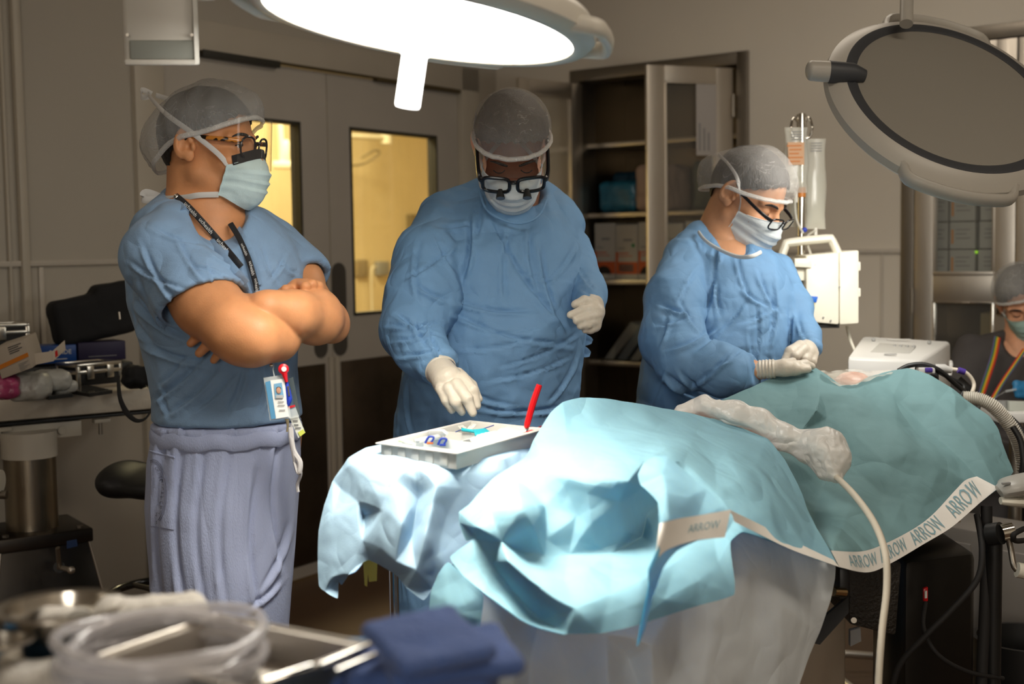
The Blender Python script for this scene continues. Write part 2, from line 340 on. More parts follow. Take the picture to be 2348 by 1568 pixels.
def corridor_arm():
    n = -1.9; q = lambda x, y: onp(x, y, A0 + nA * n, nA)
    t = thing('examination_lamp', 'white examination lamp with a ring arm beyond the left door window', 'lamp', q(655, 340)[:])
    MB().box(q(652, 345), (0.07, 0.07, 0.13), None, 0.015).build('lamp_head', cream_m, t)
    MB().box(q(648, 378), (0.12, 0.08, 0.05), None, 0.015).build('lamp_base', cream_m, t)
    c = q(683, 350); ring = [c + dA * 0.09 * math.cos(a) + V(0, 0, 0.11 * math.sin(a)) for a in [2 * PI * i / 24 for i in range(24)]]
    MB().tube(ring, 0.008, closed=True).build('ring', bronze_m, t)
    MB().tube([q(648, 378), q(640, 250), q(640, 100)], 0.02).build('arm', cream_m, t)
    t = thing('boom_arm', 'cream swivelling boom arm high behind the right door window', 'equipment arm', q(840, 300)[:])
    MB().cyl(q(885, 200), q(885, 330), 0.04).build('column', cream_m, t)
    MB().tube([q(885, 316), q(800, 312), q(740, 300)], 0.018).build('arm', cream_m, t)
    MB().tube([q(800, 380), q(835, 375), q(870, 352), q(858, 345), q(830, 362)], 0.008, smooth=5).build('hand_rail', tan_m, t)
    MB().tube([q(800, 312), q(800, 380)], 0.012).build('drop_rod', cream_m, t)
corridor_arm()
def wallbox():
    n = -2.25; q = lambda x, y, m=0.0: onp(x, y, A0 + nA * (n + m), nA)
    t = thing('wall_outlet_box', 'grey wall outlet box with a plug low on the corridor wall', 'outlet', q(825, 610)[:])
    u0, z1 = fA(812, 596, n); u1, z0 = fA(838, 633, n); MB().fbox(FA, u0, u1, n, n + .03, z0, z1, .004).build('box', tan_m, t)
    t = thing('gas_outlet', 'dark medical gas outlet with its hose low on the corridor wall', 'outlet', q(865, 615)[:])
    u0, z1 = fA(858, 600, n); u1, z0 = fA(882, 630, n); MB().fbox(FA, u0, u1, n, n + .05, z0, z1, .004).build('plate', greyp_m, t)
    MB().tube([q(862, 612, .09), q(852, 620, .09), q(853, 700, .05), q(856, 770, .05)], 0.008, smooth=4).build('hose', cream_m, t)
wallbox()
# ------------------------------------------------------------------ right wall with two recessed steel cabinets
C1a, C1b, C1t, C1z = -0.96, 0.004, 2.236, 0.10       # left cabinet outer frame
C2a, C2b, C2t = 0.703, 1.75, 2.225
wr = MB()
for u0, u1, z0, z1 in ((UB_C - .0, C1a, 0, CH), (C1a, C1b, C1t, CH), (C1a, C1b, 0, C1z), (C1b, C2a, 0, CH), (C2a, C2b, C2t, CH), (C2a, C2b, 0, C1z), (C2b, BR, 0, CH)):
    wr.fbox(FB, u0, u1, -0.12, 0, z0, z1)
struct(wr.build('wall_right', wall_m, smooth=False))
struct(MB().fbox(FB, C1b, C2a, 0, 0.012, 1.345, 1.365, 0.003).fbox(FB, C2b, BR, 0, .012, 1.345, 1.365, .003).build('trim_8', panel_m))
struct(MB().fbox(FB, C2a - 0.09, C2a - 0.075, 0, 0.008, 0.1, 1.345, 0.003).build('trim_9', panel_m))
struct(MB().prism([pc[2], pc[3], pc[3] + (pc[3] - pc[0]) * .01, pc[2] + (pc[3] - pc[0]) * .01], V(0, 0, CH)).build('wall_side', wall_m, smooth=False))
struct(MB().prism([pc[3], pc[0], pc[0] - dA * .1, pc[3] - dA * .1], V(0, 0, CH)).build('wall_front', wall_m, smooth=False))
for i, t in enumerate(TROFF):
    c = thing('ceiling_light', ['dimmed ceiling light panel above and left of the camera', 'dimmed ceiling light panel above and right of the camera', 'dimmed ceiling light panel above the operating table', 'dimmed ceiling light panel above the equipment table'][i], 'ceiling light', t)
    MB().box((t[0], t[1], t[2] + .005), (1.2, 0.4, 0.03)).build('light_frame', whitep_m, c, smooth=False)
    MB().box((t[0], t[1], t[2] - 0.015), (1.1, 0.3, 0.01)).build('diffuser', mat('troffer_diffuser', (0.8, 0.75, 0.65), 0.5, emit=(1, .86, .7), estr=1.2) if 'troffer_diffuser' not in MATS else MATS['troffer_diffuser'], c, smooth=False)
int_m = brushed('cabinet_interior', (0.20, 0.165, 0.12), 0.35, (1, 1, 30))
def cabinet(name, label, a, b, top, shelves, depth=0.38, mull=None):
    t = thing(name, label, 'cabinet', FB((a + b) / 2, C1z, -0.2)[:])
    f = 0.055
    MB().fbox(FB, a, a + f, -0.12, 0.015, C1z, top, .002).fbox(FB, b - f, b, -0.12, 0.015, C1z, top, .002).fbox(FB, a + f, b - f, -0.12, 0.015, top - f, top, .002).fbox(FB, a + f, b - f, -0.12, 0.015, C1z, C1z + f, .002).build('frame', steeld_m if mull is None else steeld_m, t)
    a2, b2 = a + f - .002, b - f + .002
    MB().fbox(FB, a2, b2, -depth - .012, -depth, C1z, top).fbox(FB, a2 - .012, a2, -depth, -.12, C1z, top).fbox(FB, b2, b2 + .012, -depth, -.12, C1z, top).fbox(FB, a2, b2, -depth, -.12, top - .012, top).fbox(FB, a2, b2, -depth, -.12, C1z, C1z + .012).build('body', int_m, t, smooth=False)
    for z in shelves: MB().fbox(FB, a2, b2, -depth, -0.05, z - .022, z, .002).build('shelf', steelh_m, t)
    return t
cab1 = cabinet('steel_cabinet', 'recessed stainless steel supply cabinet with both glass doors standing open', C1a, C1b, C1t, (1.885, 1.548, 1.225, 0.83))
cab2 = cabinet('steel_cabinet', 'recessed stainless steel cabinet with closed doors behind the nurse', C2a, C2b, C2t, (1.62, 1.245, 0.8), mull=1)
def cab_door(parent, hu, w, ang, side, z0, z1, wins, inner_m=None, st=0.085, name='door', t=0.022):
    # hu: hinge u, side -1: door extends towards -u when closed; ang opening angle
    ca, sa = math.cos(ang), math.sin(ang); du = dB * (side * ca) + nB * sa; dn = dB * (-side * sa) + nB * ca
    H0 = FB(hu, 0, 0.018)
    Fd = lambda u, z, n=0.0: H0 + du * u + dn * n + V(0, 0, z)
    m = MB(); zs = [z0] + [q for ww in wins for q in ww] + [z1]
    m.fbox(Fd, 0, st, -t, 0, z0, z1, .002).fbox(Fd, w - st, w, -t, 0, z0, z1, .002)
    for i in range(0, len(zs), 2): m.fbox(Fd, st, w - st, -t, 0, zs[i], zs[i + 1], .001)
    o = m.build(name, steel_m, parent)
    for (a, b) in wins:
        MB().fbox(Fd, st, w - st, -t * .6, -t * .4, a, b).build('pane', glass_m, o, smooth=False)
        g = .009; MB().fbox(Fd, st, w - st, -t - .002, .004, b - g, b, .002).fbox(Fd, st, w - st, -t - .002, .006, a, a + g * 1.6, .002).fbox(Fd, st, st + g, -t - .002, .004, a, b, .002).fbox(Fd, w - st - g, w - st, -t - .002, .004, a, b, .002).build('pane_bead', chrome_m if wins[0] == (a, b) else steel_m, o)
    return o, Fd
dz0, dz1 = C1z + .06, 2.165
d1, Fd1 = cab_door(cab1, -0.066, 0.425, math.radians(60), -1, dz0, dz1, [(0.2, 1.10), (1.18, 2.10)])
d2, Fd2 = cab_door(cab1, -0.905, 0.425, math.radians(97), 1, dz0, dz1, [(0.2, 1.10), (1.18, 2.10)], st=0.07)
for z in (1.95, 1.1, 0.4): MB().cyl(FB(-.062, z, .024), FB(-.062, z + .1, .024), .008, seg=12).build('hinge', steeld_m, cab1)
hw = 1.163 - (C2a + .055)
d3, Fd3 = cab_door(cab2, C2a + .06, hw - .005, 0, 1, dz0, dz1, [(0.22, 1.15), (1.255, 2.08)], st=0.078)
d4, Fd4 = cab_door(cab2, C2b - .06, C2b - .06 - 1.168, 0, -1, dz0, dz1, [(0.22, 1.15), (1.255, 2.08)], st=0.078)
MB().fbox(FB, 1.10, 1.13, .018, .04, 1.10, 1.2, .004).build('latch', chrome_m, d3)
for z in (1.95, 1.1, 0.4): MB().cyl(FB(C2a + .055, z, .024), FB(C2a + .055, z + .1, .024), .007, seg=12).build('hinge', steeld_m, cab2)

fill_org = FA(AL, 0, 0) + dB * 5.6  # added fill panel, out of view, to brighten faces and gown fronts
Fv = lambda u, z, n=0.0: fill_org + dB * u + dA * n + V(0, 0, z)
fill_root = thing('fill_panel', 'wide glowing fill panel added unseen on the wall behind the camera', 'fill light', Fv(0, 1.75)[:])
MB().fbox(Fv, -1.25, 1.25, .0, .08, 1.15, 2.35, .01).build('case', steel_m, fill_root); MB().fbox(Fv, -1.18, 1.18, .08, .085, 1.22, 2.28).build('light_panel', mat('fill_panel_face', (.8, .78, .72), .5, emit=(1, .92, .80), estr=1.5), fill_root, smooth=False)
area_light('fill_panel_light', Fv(0, 1.75, .10), dA + dB * .12, 2.3, 58, (1.0, 0.91, 0.78), 170, 'RECTANGLE', 1.0)  # lamp of the added fill panel
# ------------------------------------------------------------------ signed distance modelling (bodies, garments, gloves)
F32 = np.float32
def A3(p): return np.array(p[:], dtype=F32)
def rc(a, b, ra, rb):                                # round cone
    a, b = A3(a), A3(b); ab = b - a; L2 = float(ab @ ab) + 1e-9
    def f(X):
        t = np.clip(((X - a) @ ab) / L2, 0, 1); d = X - a - t[:, None] * ab
        return np.sqrt((d * d).sum(1)) - (ra + (rb - ra) * t)
    return f
def chain(pts, rs): return [rc(pts[i], pts[i + 1], rs[i], rs[i + 1]) for i in range(len(pts) - 1)]
def pxchain(q):                                      # [(px, py, depth, radius px)]
    pts = [P(a, b, d) for a, b, d, r in q]; rs = [r * d / FPX for a, b, d, r in q]
    return chain(pts, rs) if len(q) > 1 else [rc(pts[0], pts[0] + V(0, 0, 1e-4), rs[0], rs[0])]
def ell(c, r, R=None):
    c = A3(c); r = np.array(r, dtype=F32); Rm = None if R is None else np.array(R, dtype=F32)
    def f(X):
        p = X - c
        if Rm is not None: p = p @ Rm
        k0 = np.sqrt(((p / r) ** 2).sum(1)); k1 = np.sqrt(((p / (r * r)) ** 2).sum(1)) + 1e-6
        return k0 * (k0 - 1) / k1
    return f
def rbox(c, h, rad, R=None):
    c = A3(c); h = np.array(h, dtype=F32) - rad; Rm = None if R is None else np.array(R, dtype=F32)
    def f(X):
        p = X - c
        if Rm is not None: p = p @ Rm
        q = np.abs(p) - h
        return np.sqrt((np.maximum(q, 0) ** 2).sum(1)) + np.minimum(q.max(1), 0) - rad
    return f
def smin(a, b, k): h = np.clip(0.5 + 0.5 * (b - a) / k, 0, 1); return b + (a - b) * h - k * h * (1 - h)
def smax(a, b, k): return -smin(-a, -b, k)
def union(fs, k):
    def f(X):
        d = fs[0](X)
        for g in fs[1:]: d = smin(d, g(X), k)
        return d
    return f
def cut(f, g, k): return lambda X: smax(f(X), -g(X), k)
def local(f, M):                                     # evaluate f in the local frame of rigid matrix M
    Mi = M.inverted(); R = np.array(Mi.to_3x3(), dtype=F32).T; t = A3(Mi.translation); s = F32(M.to_scale()[0])
    return lambda X: f(X @ R + t) * s
def loft(rows, n=2.3):
    # rows (py, px left, px right, centre depth, half thickness m, yaw): elliptic sections stacked in z
    K = []
    for py, xl, xr, D, b, yaw in rows:
        c = P((xl + xr) / 2, py, D); K.append((c.z, c.x, c.y, (xr - xl) / 2 * D / FPX, b, yaw))
    K = np.array(sorted(K), dtype=F32)
    def f(X):
        z = X[:, 2]; zz = np.clip(z, K[0, 0], K[-1, 0])
        cx, cy, a, b, yw = (np.interp(zz, K[:, 0], K[:, i]) for i in range(1, 6))
        x, y = X[:, 0] - cx, X[:, 1] - cy; c, s = np.cos(yw), np.sin(yw)
        u, v = np.abs(x * c + y * s) / a, np.abs(-x * s + y * c) / b
        m = (u ** n + v ** n) ** (1 / n); d = (m - 1) * np.minimum(a, b) * 0.95
        dz = np.abs(z - zz); return np.where(dz > 0, np.sqrt(np.maximum(d, 0) ** 2 + dz ** 2) + np.minimum(d, 0) * (dz == 0), d).astype(F32)
    return f
def surfnet(f, lo, hi, h):
    lo = np.array(lo, dtype=F32); hi = np.array(hi, dtype=F32); B = 4
    n = np.ceil((hi - lo) / (h * B)).astype(int) * B + 1; nc = (n - 1) // B + 1
    ax = [lo[i] + h * B * np.arange(nc[i], dtype=F32) for i in range(3)]
    G = np.stack(np.meshgrid(*ax, indexing='ij'), -1).reshape(-1, 3)
    D = np.concatenate([f(G[i:i + 400000]) for i in range(0, len(G), 400000)]).reshape(nc)
    # near blocks: any corner within a margin
    mn = np.abs(D); blk = np.full(nc - 1, 1e9, dtype=F32); sg = D[:-1, :-1, :-1]
    for i in (0, 1):
        for j in (0, 1):
            for k in (0, 1): blk = np.minimum(blk, mn[i:nc[0] - 1 + i, j:nc[1] - 1 + j, k:nc[2] - 1 + k])
    near = blk < h * B * 1.9
    Fd = np.repeat(np.repeat(np.repeat(np.where(D < 0, -1, 1).astype(F32), B, 0), B, 1), B, 2)[:n[0], :n[1], :n[2]].copy()
    msk = np.zeros(n, dtype=bool)
    bi = np.argwhere(near)
    off = np.stack(np.meshgrid(*[np.arange(B + 1)] * 3, indexing='ij'), -1).reshape(-1, 3)
    idx = (bi[:, None, :] * B + off[None]).reshape(-1, 3); msk[idx[:, 0], idx[:, 1], idx[:, 2]] = True
    q = np.argwhere(msk); X = (lo + q * h).astype(F32)
    vals = np.concatenate([f(X[i:i + 300000]) for i in range(0, len(X), 300000)]); Fd[q[:, 0], q[:, 1], q[:, 2]] = vals
    S = Fd < 0; c = S[:-1, :-1, :-1].astype(np.int8)
    tot = sum(S[i:n[0] - 1 + i, j:n[1] - 1 + j, k:n[2] - 1 + k].astype(np.int8) for i in (0, 1) for j in (0, 1) for k in (0, 1))
    cells = np.argwhere((tot > 0) & (tot < 8)); ids = -np.ones(n - 1, dtype=np.int64); ids[cells[:, 0], cells[:, 1], cells[:, 2]] = np.arange(len(cells))
    acc = np.zeros((len(cells), 3)); cnt = np.zeros(len(cells))
    cr = [(i, j, k) for i in (0, 1) for j in (0, 1) for k in (0, 1)]
    for a in cr:
        for d in range(3):
            if a[d]: continue
            b = list(a); b[d] = 1
            fa = Fd[cells[:, 0] + a[0], cells[:, 1] + a[1], cells[:, 2] + a[2]]; fb = Fd[cells[:, 0] + b[0], cells[:, 1] + b[1], cells[:, 2] + b[2]]
            m = (fa < 0) != (fb < 0); t = np.where(m, fa / np.where(m, fa - fb, 1), 0)
            pos = np.tile(np.array(a, dtype=float), (len(cells), 1)); pos[:, d] += t
            acc += pos * m[:, None]; cnt += m
    Vt = lo + (cells + acc / cnt[:, None]) * h
    faces = []
    for d in range(3):
        e, g = (d + 1) % 3, (d + 2) % 3
        sl0 = [slice(None)] * 3; sl1 = [slice(None)] * 3; sl0[d] = slice(0, -1); sl1[d] = slice(1, None)
        a, b = S[tuple(sl0)], S[tuple(sl1)]; q = np.argwhere(a != b)
        ok = (q[:, e] > 0) & (q[:, g] > 0) & (q[:, e] < n[e] - 1) & (q[:, g] < n[g] - 1); q = q[ok]
        def cid(de, dg): r = q.copy(); r[:, e] += de; r[:, g] += dg; return ids[r[:, 0], r[:, 1], r[:, 2]]
        quad = np.stack([cid(-1, -1), cid(0, -1), cid(0, 0), cid(-1, 0)], 1)
        inside = a[q[:, 0], q[:, 1], q[:, 2]]; quad[~inside] = quad[~inside][:, ::-1]; faces.append(quad)
    Fc = np.concatenate(faces); Fc = Fc[(Fc >= 0).all(1)]
    return Vt, Fc
def normals(Vt, Fc):
    a, b, c, d = (Vt[Fc[:, i]] for i in range(4)); n = np.cross(c - a, d - b); N = np.zeros_like(Vt)
    for i in range(4): np.add.at(N, Fc[:, i], n)
    return N / (np.linalg.norm(N, axis=1)[:, None] + 1e-12)
def relax(Vt, Fc, it=1, lam=0.5):
    for _ in range(it):
        S = np.zeros_like(Vt); C = np.zeros(len(Vt))
        for i in range(4):
            a, b = Fc[:, i], Fc[:, (i + 1) % 4]; np.add.at(S, a, Vt[b]); np.add.at(C, a, 1); np.add.at(S, b, Vt[a]); np.add.at(C, b, 1)
        Vt = Vt * (1 - lam) + lam * S / np.maximum(C, 1)[:, None]
    return Vt
_rng = np.random.RandomState(7); _LAT = _rng.rand(64, 64, 64).astype(F32) * 2 - 1
def noise3(X):
    i = np.floor(X).astype(int); f = X - i; f = f * f * (3 - 2 * f); i &= 63; j = (i + 1) & 63
    g = lambda a, b, c: _LAT[a, b, c]
    x0, y0, z0 = i.T; x1, y1, z1 = j.T; fx, fy, fz = f.T
    return ((g(x0, y0, z0) * (1 - fx) + g(x1, y0, z0) * fx) * (1 - fy) + (g(x0, y1, z0) * (1 - fx) + g(x1, y1, z0) * fx) * fy) * (1 - fz) + \
           ((g(x0, y0, z1) * (1 - fx) + g(x1, y0, z1) * fx) * (1 - fy) + (g(x0, y1, z1) * (1 - fx) + g(x1, y1, z1) * fx) * fy) * fz
def crumple(Vt, N, amp, freq, stretch=None, seed=0, oct=3, sharp=1.0):
    # ridged noise: sharp creases with soft faces between, as in stiff non-woven cloth
    X = Vt @ np.array(stretch, dtype=float).T if stretch is not None else Vt
    X = X + seed * 7.31; wv = np.stack([noise3(X * freq * .6 + 11), noise3(X * freq * .6 + 23), noise3(X * freq * .6 + 37)], 1); X = X + wv * 0.35 / freq
    d = 0; a = 1.0; s = 0
    for o in range(oct):
        r = 1 - 2 * np.abs(noise3(X * freq * 2 ** o + o * 5.2)) ** sharp; d = d + a * r; s += a; a *= 0.5
    return Vt + N * (amp * d / s)[:, None]
def crease(Vt, N, lines, mask=None):
    # pressed folds: each line (x1, y1, x2, y2, width px, depth m) runs over the side of the garment seen from the room
    px, py, z = proj_np(Vt); tow = Vt - _CN; tow /= np.linalg.norm(tow, axis=1)[:, None]
    face = np.clip(-(N * tow).sum(1) * 2.5, 0, 1); D = np.zeros(len(Vt))
    for x1, y1, x2, y2, w_, dp in lines:
        w_ *= .62; dp *= 1.25
        dx, dy = x2 - x1, y2 - y1; L = math.hypot(dx, dy); t = ((px - x1) * dx + (py - y1) * dy) / L ** 2; tt = np.clip(t, 0, 1)
        bow = 0.06 * L * np.sin(tt * PI)
        ex, ey = px - x1 - tt * dx - bow * (-dy / L), py - y1 - tt * dy - bow * (dx / L); d = np.hypot(ex, ey); sd = (ex * (-dy) + ey * dx) / L
        fade = np.sin(np.clip(tt, 0.02, 0.98) * PI) ** 0.5
        D += fade * dp * (-np.exp(-(d / w_) ** 2) + 0.9 * np.exp(-((sd - 1.7 * w_) / (1.3 * w_)) ** 2) * (np.abs(d) < 5 * w_) * np.exp(-(np.maximum(np.hypot(px - (x1 + tt * dx), py - (y1 + tt * dy)) - 3 * w_, 0) / w_) ** 2))
    if mask is not None: face = face * mask
    return Vt + N * (D * face)[:, None]
def sdf_obj(name, f, lo, hi, h, material, parent=None, post=None, smooth_it=1, mats=None, midx=None):
    Vt, Fc = surfnet(f, lo, hi, h); Vt = relax(Vt, Fc, smooth_it) if smooth_it else Vt
    if post: Vt = post(Vt, Fc, normals(Vt, Fc))
    return mesh_np(name, Vt, Fc, material, parent, True, mats, midx(Vt, Fc) if midx else None)
def bbox_px(pts, pad):                               # bounds from (px, py, D) samples
    A = np.array([P(*p)[:] for p in pts]); return A.min(0) - pad, A.max(0) + pad
# ------------------------------------------------------------------ people: heads, caps, masks, glasses
def skin(name, c, deep):
    m = mat(name, c, 0.48, var=0.07, vscale=35, bump=0.08, bscale=350, sss=0.12, spec=0.4)
    return m
skin_a = skin('skin_warm', (0.62, 0.275, 0.12), None); skin_b = skin('skin_fair', (0.72, 0.38, 0.26), None)
skin_c = skin('skin_tan', (0.56, 0.28, 0.15), None); skin_d = skin('skin_light_warm', (0.68, 0.34, 0.20), None)
hair_m = mat('black_hair', (0.012, 0.010, 0.009), 0.5, var=0.3, vscale=60, bump=0.5, bscale=220, stretch=(1, 1, 0.25))
hairb_m = mat('dark_brown_hair', (0.035, 0.026, 0.02), 0.5, var=0.5, vscale=90, bump=0.6, bscale=260)
eyew_m = mat('eye_white', (0.75, 0.72, 0.68), 0.15); iris_m = mat('iris_brown', (0.03, 0.015, 0.008), 0.1)
lens_m = glassy('lens_glass', (.97, .98, .97), 1.5, .01)
frameb_m = mat('black_acetate', (0.01, 0.01, 0.012), 0.2)
def tortoise():
    m = mat('tortoiseshell', (0.45, 0.16, 0.02), 0.2); nt = m.node_tree; N, L = nt.nodes, nt.links
    n = N.new('ShaderNodeTexNoise'); n.inputs['Scale'].default_value = 60; n.inputs['Detail'].default_value = 1; L.new(N['Mapping'].outputs[0], n.inputs[0])
    r = N.new('ShaderNodeValToRGB'); r.color_ramp.elements[0].position = .47; r.color_ramp.elements[1].position = .53
    r.color_ramp.elements[0].color = (.012, .008, .005, 1); r.color_ramp.elements[1].color = (.55, .2, .03, 1); L.new(n.outputs[0], r.inputs[0]); L.new(r.outputs[0], N['Principled BSDF'].inputs['Base Color']); return m
tort_m = tortoise()
def gauze(name, color, lo, hi, scale=26):            # thin fibrous non-woven: part of it is open
    m = bpy.data.materials.new(name); m.use_nodes = True; nt = m.node_tree; N, L = nt.nodes, nt.links; b = N['Principled BSDF']
    b.inputs['Base Color'].default_value = (*color, 1); b.inputs['Roughness'].default_value = 0.7
    tc = N.new('ShaderNodeTexCoord'); n = N.new('ShaderNodeTexNoise'); n.inputs['Scale'].default_value = scale; n.inputs['Detail'].default_value = 2; n.inputs['Distortion'].default_value = 1.4
    L.new(tc.outputs['Object'], n.inputs[0])
    a = N.new('ShaderNodeMath'); a.operation = 'SUBTRACT'; a.inputs[1].default_value = 0.5; L.new(n.outputs[0], a.inputs[0])
    ab = N.new('ShaderNodeMath'); ab.operation = 'ABSOLUTE'; L.new(a.outputs[0], ab.inputs[0])
    mr = N.new('ShaderNodeMapRange'); mr.inputs[1].default_value = 0.0; mr.inputs[2].default_value = 0.014; mr.inputs[3].default_value = hi; mr.inputs[4].default_value = lo; L.new(ab.outputs[0], mr.inputs[0])
    n2 = N.new('ShaderNodeTexNoise'); n2.inputs['Scale'].default_value = 9; L.new(tc.outputs['Object'], n2.inputs[0])
    ad = N.new('ShaderNodeMath'); ad.operation = 'MULTIPLY_ADD'; ad.inputs[1].default_value = 0.25; L.new(n2.outputs[0], ad.inputs[0])
    ad2 = N.new('ShaderNodeMath'); ad2.operation = 'ADD'; ad2.inputs[1].default_value = -0.12; L.new(mr.outputs[0], ad.inputs[2]); L.new(ad.outputs[0], ad2.inputs[0])
    L.new(ad2.outputs[0], b.inputs['Alpha'])
    n3 = N.new('ShaderNodeTexNoise'); n3.inputs['Scale'].default_value = 300; L.new(tc.outputs['Object'], n3.inputs[0]); bp = N.new('ShaderNodeBump'); bp.inputs['Strength'].default_value = .4; bp.inputs['Distance'].default_value = .003; L.new(n3.outputs[0], bp.inputs['Height']); L.new(bp.outputs[0], b.inputs['Normal'])
    MATS[name] = m; return m
cap_m = gauze('bouffant_gauze', (0.50, 0.49, 0.47), 0.38, 0.55, 15)
capw_m = gauze('bouffant_gauze_fine', (0.56, 0.53, 0.50), 0.26, 0.42, 16)
band_m = gauze('bouffant_band', (0.72, 0.70, 0.66), 0.55, 0.9, 60)
mask_m = mat('mask_pale_blue', (0.66, 0.82, 0.83), 0.75, var=0.03, vscale=20, bump=0.15, bscale=400, transl=0.15)
maskw_m = mat('mask_white', (0.74, 0.78, 0.79), 0.75, var=0.03, vscale=20, bump=0.15, bscale=400, transl=0.15)
maskg_m = mat('mask_pale_green', (0.36, 0.52, 0.47), 0.75, var=0.03, bump=0.15, bscale=400, transl=0.1)
tie_m = mat('mask_tie_white', (0.72, 0.70, 0.67), 0.8, transl=0.2)
foam_m = mat('mask_foam_black', (0.02, 0.018, 0.018), 0.9)
def head_frame(px, py, D, yaw, pitch, roll=0, s=1.0):
    return Matrix.Translation(P(px, py, D)) @ Matrix.Rotation(math.radians(yaw + 180), 4, 'Z') @ Matrix.Rotation(math.radians(-pitch), 4, 'X') @ Matrix.Rotation(math.radians(roll), 4, 'Y') @ Matrix.Scale(s, 4)
def head_fn(open_eyes, jaw=1.0):
    e = [ell((0, -.012, .033), (.0765, .097, .087)), ell((0, .028, -.025), (.060, .066, .085)), ell((0, .060, -.098), (.026, .024, .020))]
    for s in (-1, 1):
        e += [rc((s * .052, -.002, -.055), (s * .020, .060, -.098), .020, .017), ell((s * .042, .062, -.032), (.022, .022, .02))]
    skull = union(e, 0.022)
    br = union([rc((-.050, .068, .018), (-.012, .090, .017), .008, .008), rc((.050, .068, .018), (.012, .090, .017), .008, .008)], .006)
    nose = union([rc((0, .090, .006), (0, .108, -.030), .008, .0115), ell((.0125, .099, -.034), (.0085, .010, .0075)), ell((-.0125, .099, -.034), (.0085, .010, .0075))], .008)
    lips = union([rc((-.018, .086, -.064), (.018, .086, -.064), .006, .006), rc((-.013, .086, -.072), (.013, .086, -.072), .007, .007), ell((0, .084, -.068), (.020, .012, .010))], .004)
    sock = lambda X: np.minimum(ell((-.031, .092, .001), (.019, .014, .011))(X), ell((.031, .092, .001), (.019, .014, .011))(X))
    lid = lambda X: np.minimum(ell((-.031, .0705, .000), (.0165, .0155, .0145))(X), ell((.031, .0705, .000), (.0165, .0155, .0145))(X))
    slit = lambda X: np.minimum(ell((-.031, .088, -.001), (.013, .010, .0035))(X), ell((.031, .088, -.001), (.013, .010, .0035))(X))
    ears = []
    for s in (-1, 1):
        R = Matrix.Rotation(math.radians(-12), 3, 'X') @ Matrix.Rotation(math.radians(s * 24), 3, 'Z')
        ear = cut(union([ell((s * .083, -.016, .004), (.0085, .021, .034), R), ell((s * .080, -.006, -.022), (.006, .010, .013), R)], .006), union([ell((s * .0915, -.014, .007), (.0085, .0105, .0215), R), ell((s * .089, -.003, -.004), (.011, .007, .009), R)], .003), .002)
        trag = ell((s * .080, .004, -.004), (.006, .005, .009)); ears.append(union([ear, trag], .004))
    def f(X):
        d = skull(X); d = smin(d, br(X), .010); d = smax(d, -sock(X), .010); d = smin(d, nose(X), .008); d = smin(d, lid(X), .003)
        if open_eyes: d = smax(d, -slit(X), .0015)
        d = smin(d, lips(X), .007)
        for g in ears: d = smin(d, g(X), .006)
        return d
    return f
def dome(M, rim, top, back=0.0, puff=0.0, rip=0.0, wr=0.0, nu=96, nv=28, seed=0, xs=.083, yf=.100, yb=-.112, crown=(0, -.02), pf=None):
    # rim(phi) -> z of the lower edge; phi 0 is the front
    Vt, Fc = [], []; rr = random.Random(seed)
    for j in range(nv + 1):
        t = j / nv
        for i in range(nu):
            ph = 2 * PI * i / nu; cb = max(0, -math.cos(ph)); h = math.sin(t * PI / 2) ** 0.9; zr = rim(ph)
            pu = puff * (0.35 + 0.65 * cb) if pf is None else pf(ph)
            bulge = 1 + pu * math.sin(PI * min(1, t ** 1.6)) ** 0.8
            rp = 1 + rip * math.sin(ph * 37 + 3 * math.sin(ph * 5)) * t ** 5 + rip * .6 * math.sin(ph * 61) * t ** 3
            y0 = yf if math.cos(ph) > 0 else -yb
            x = math.sin(ph) * xs * h * bulge * rp; y = math.cos(ph) * y0 * h * bulge * rp - back * math.sin(PI * t) * 1.0 + crown[1] * (1 - t)
            z = zr + (top - zr) * math.cos(t * PI / 2) ** 0.85 - pu * 0.10 * (math.sin(PI * t)) * cb
            Vt.append((x, y, z))
    for j in range(nv):
        for i in range(nu): k = (i + 1) % nu; Fc.append((j * nu + i, j * nu + k, (j + 1) * nu + k, (j + 1) * nu + i))
    Vt = np.array(Vt); Fc = np.array(Fc)
    if wr: N = normals(Vt, Fc); Vt = crumple(Vt, N, wr, 22, seed=seed, oct=3, stretch=np.diag([1, 1, .6]))
    loop = Vt[nv * nu:]
    Vw = Vt @ np.array(M.to_3x3()).T + np.array(M.translation)
    lw = [M @ Vector(p) for p in loop]
    return Vw, Fc, lw
def rimf(front, side, nape):
    def f(ph):
        c = math.cos(ph)
        return side + (front - side) * c ** 1.5 if c > 0 else side + (nape - side) * (-c) ** 1.5
    return f
def make_cap(M, parent, rim, top, material, **k):
    Vw, Fc, lw = dome(M, rim, top, **k)
    o = mesh_np('surgical_cap', Vw, Fc, material, parent)
    MB().tube(lw[::2], 0.0038, seg=6, closed=True, flat=1.5).build('cap_band', band_m, o)
    return o
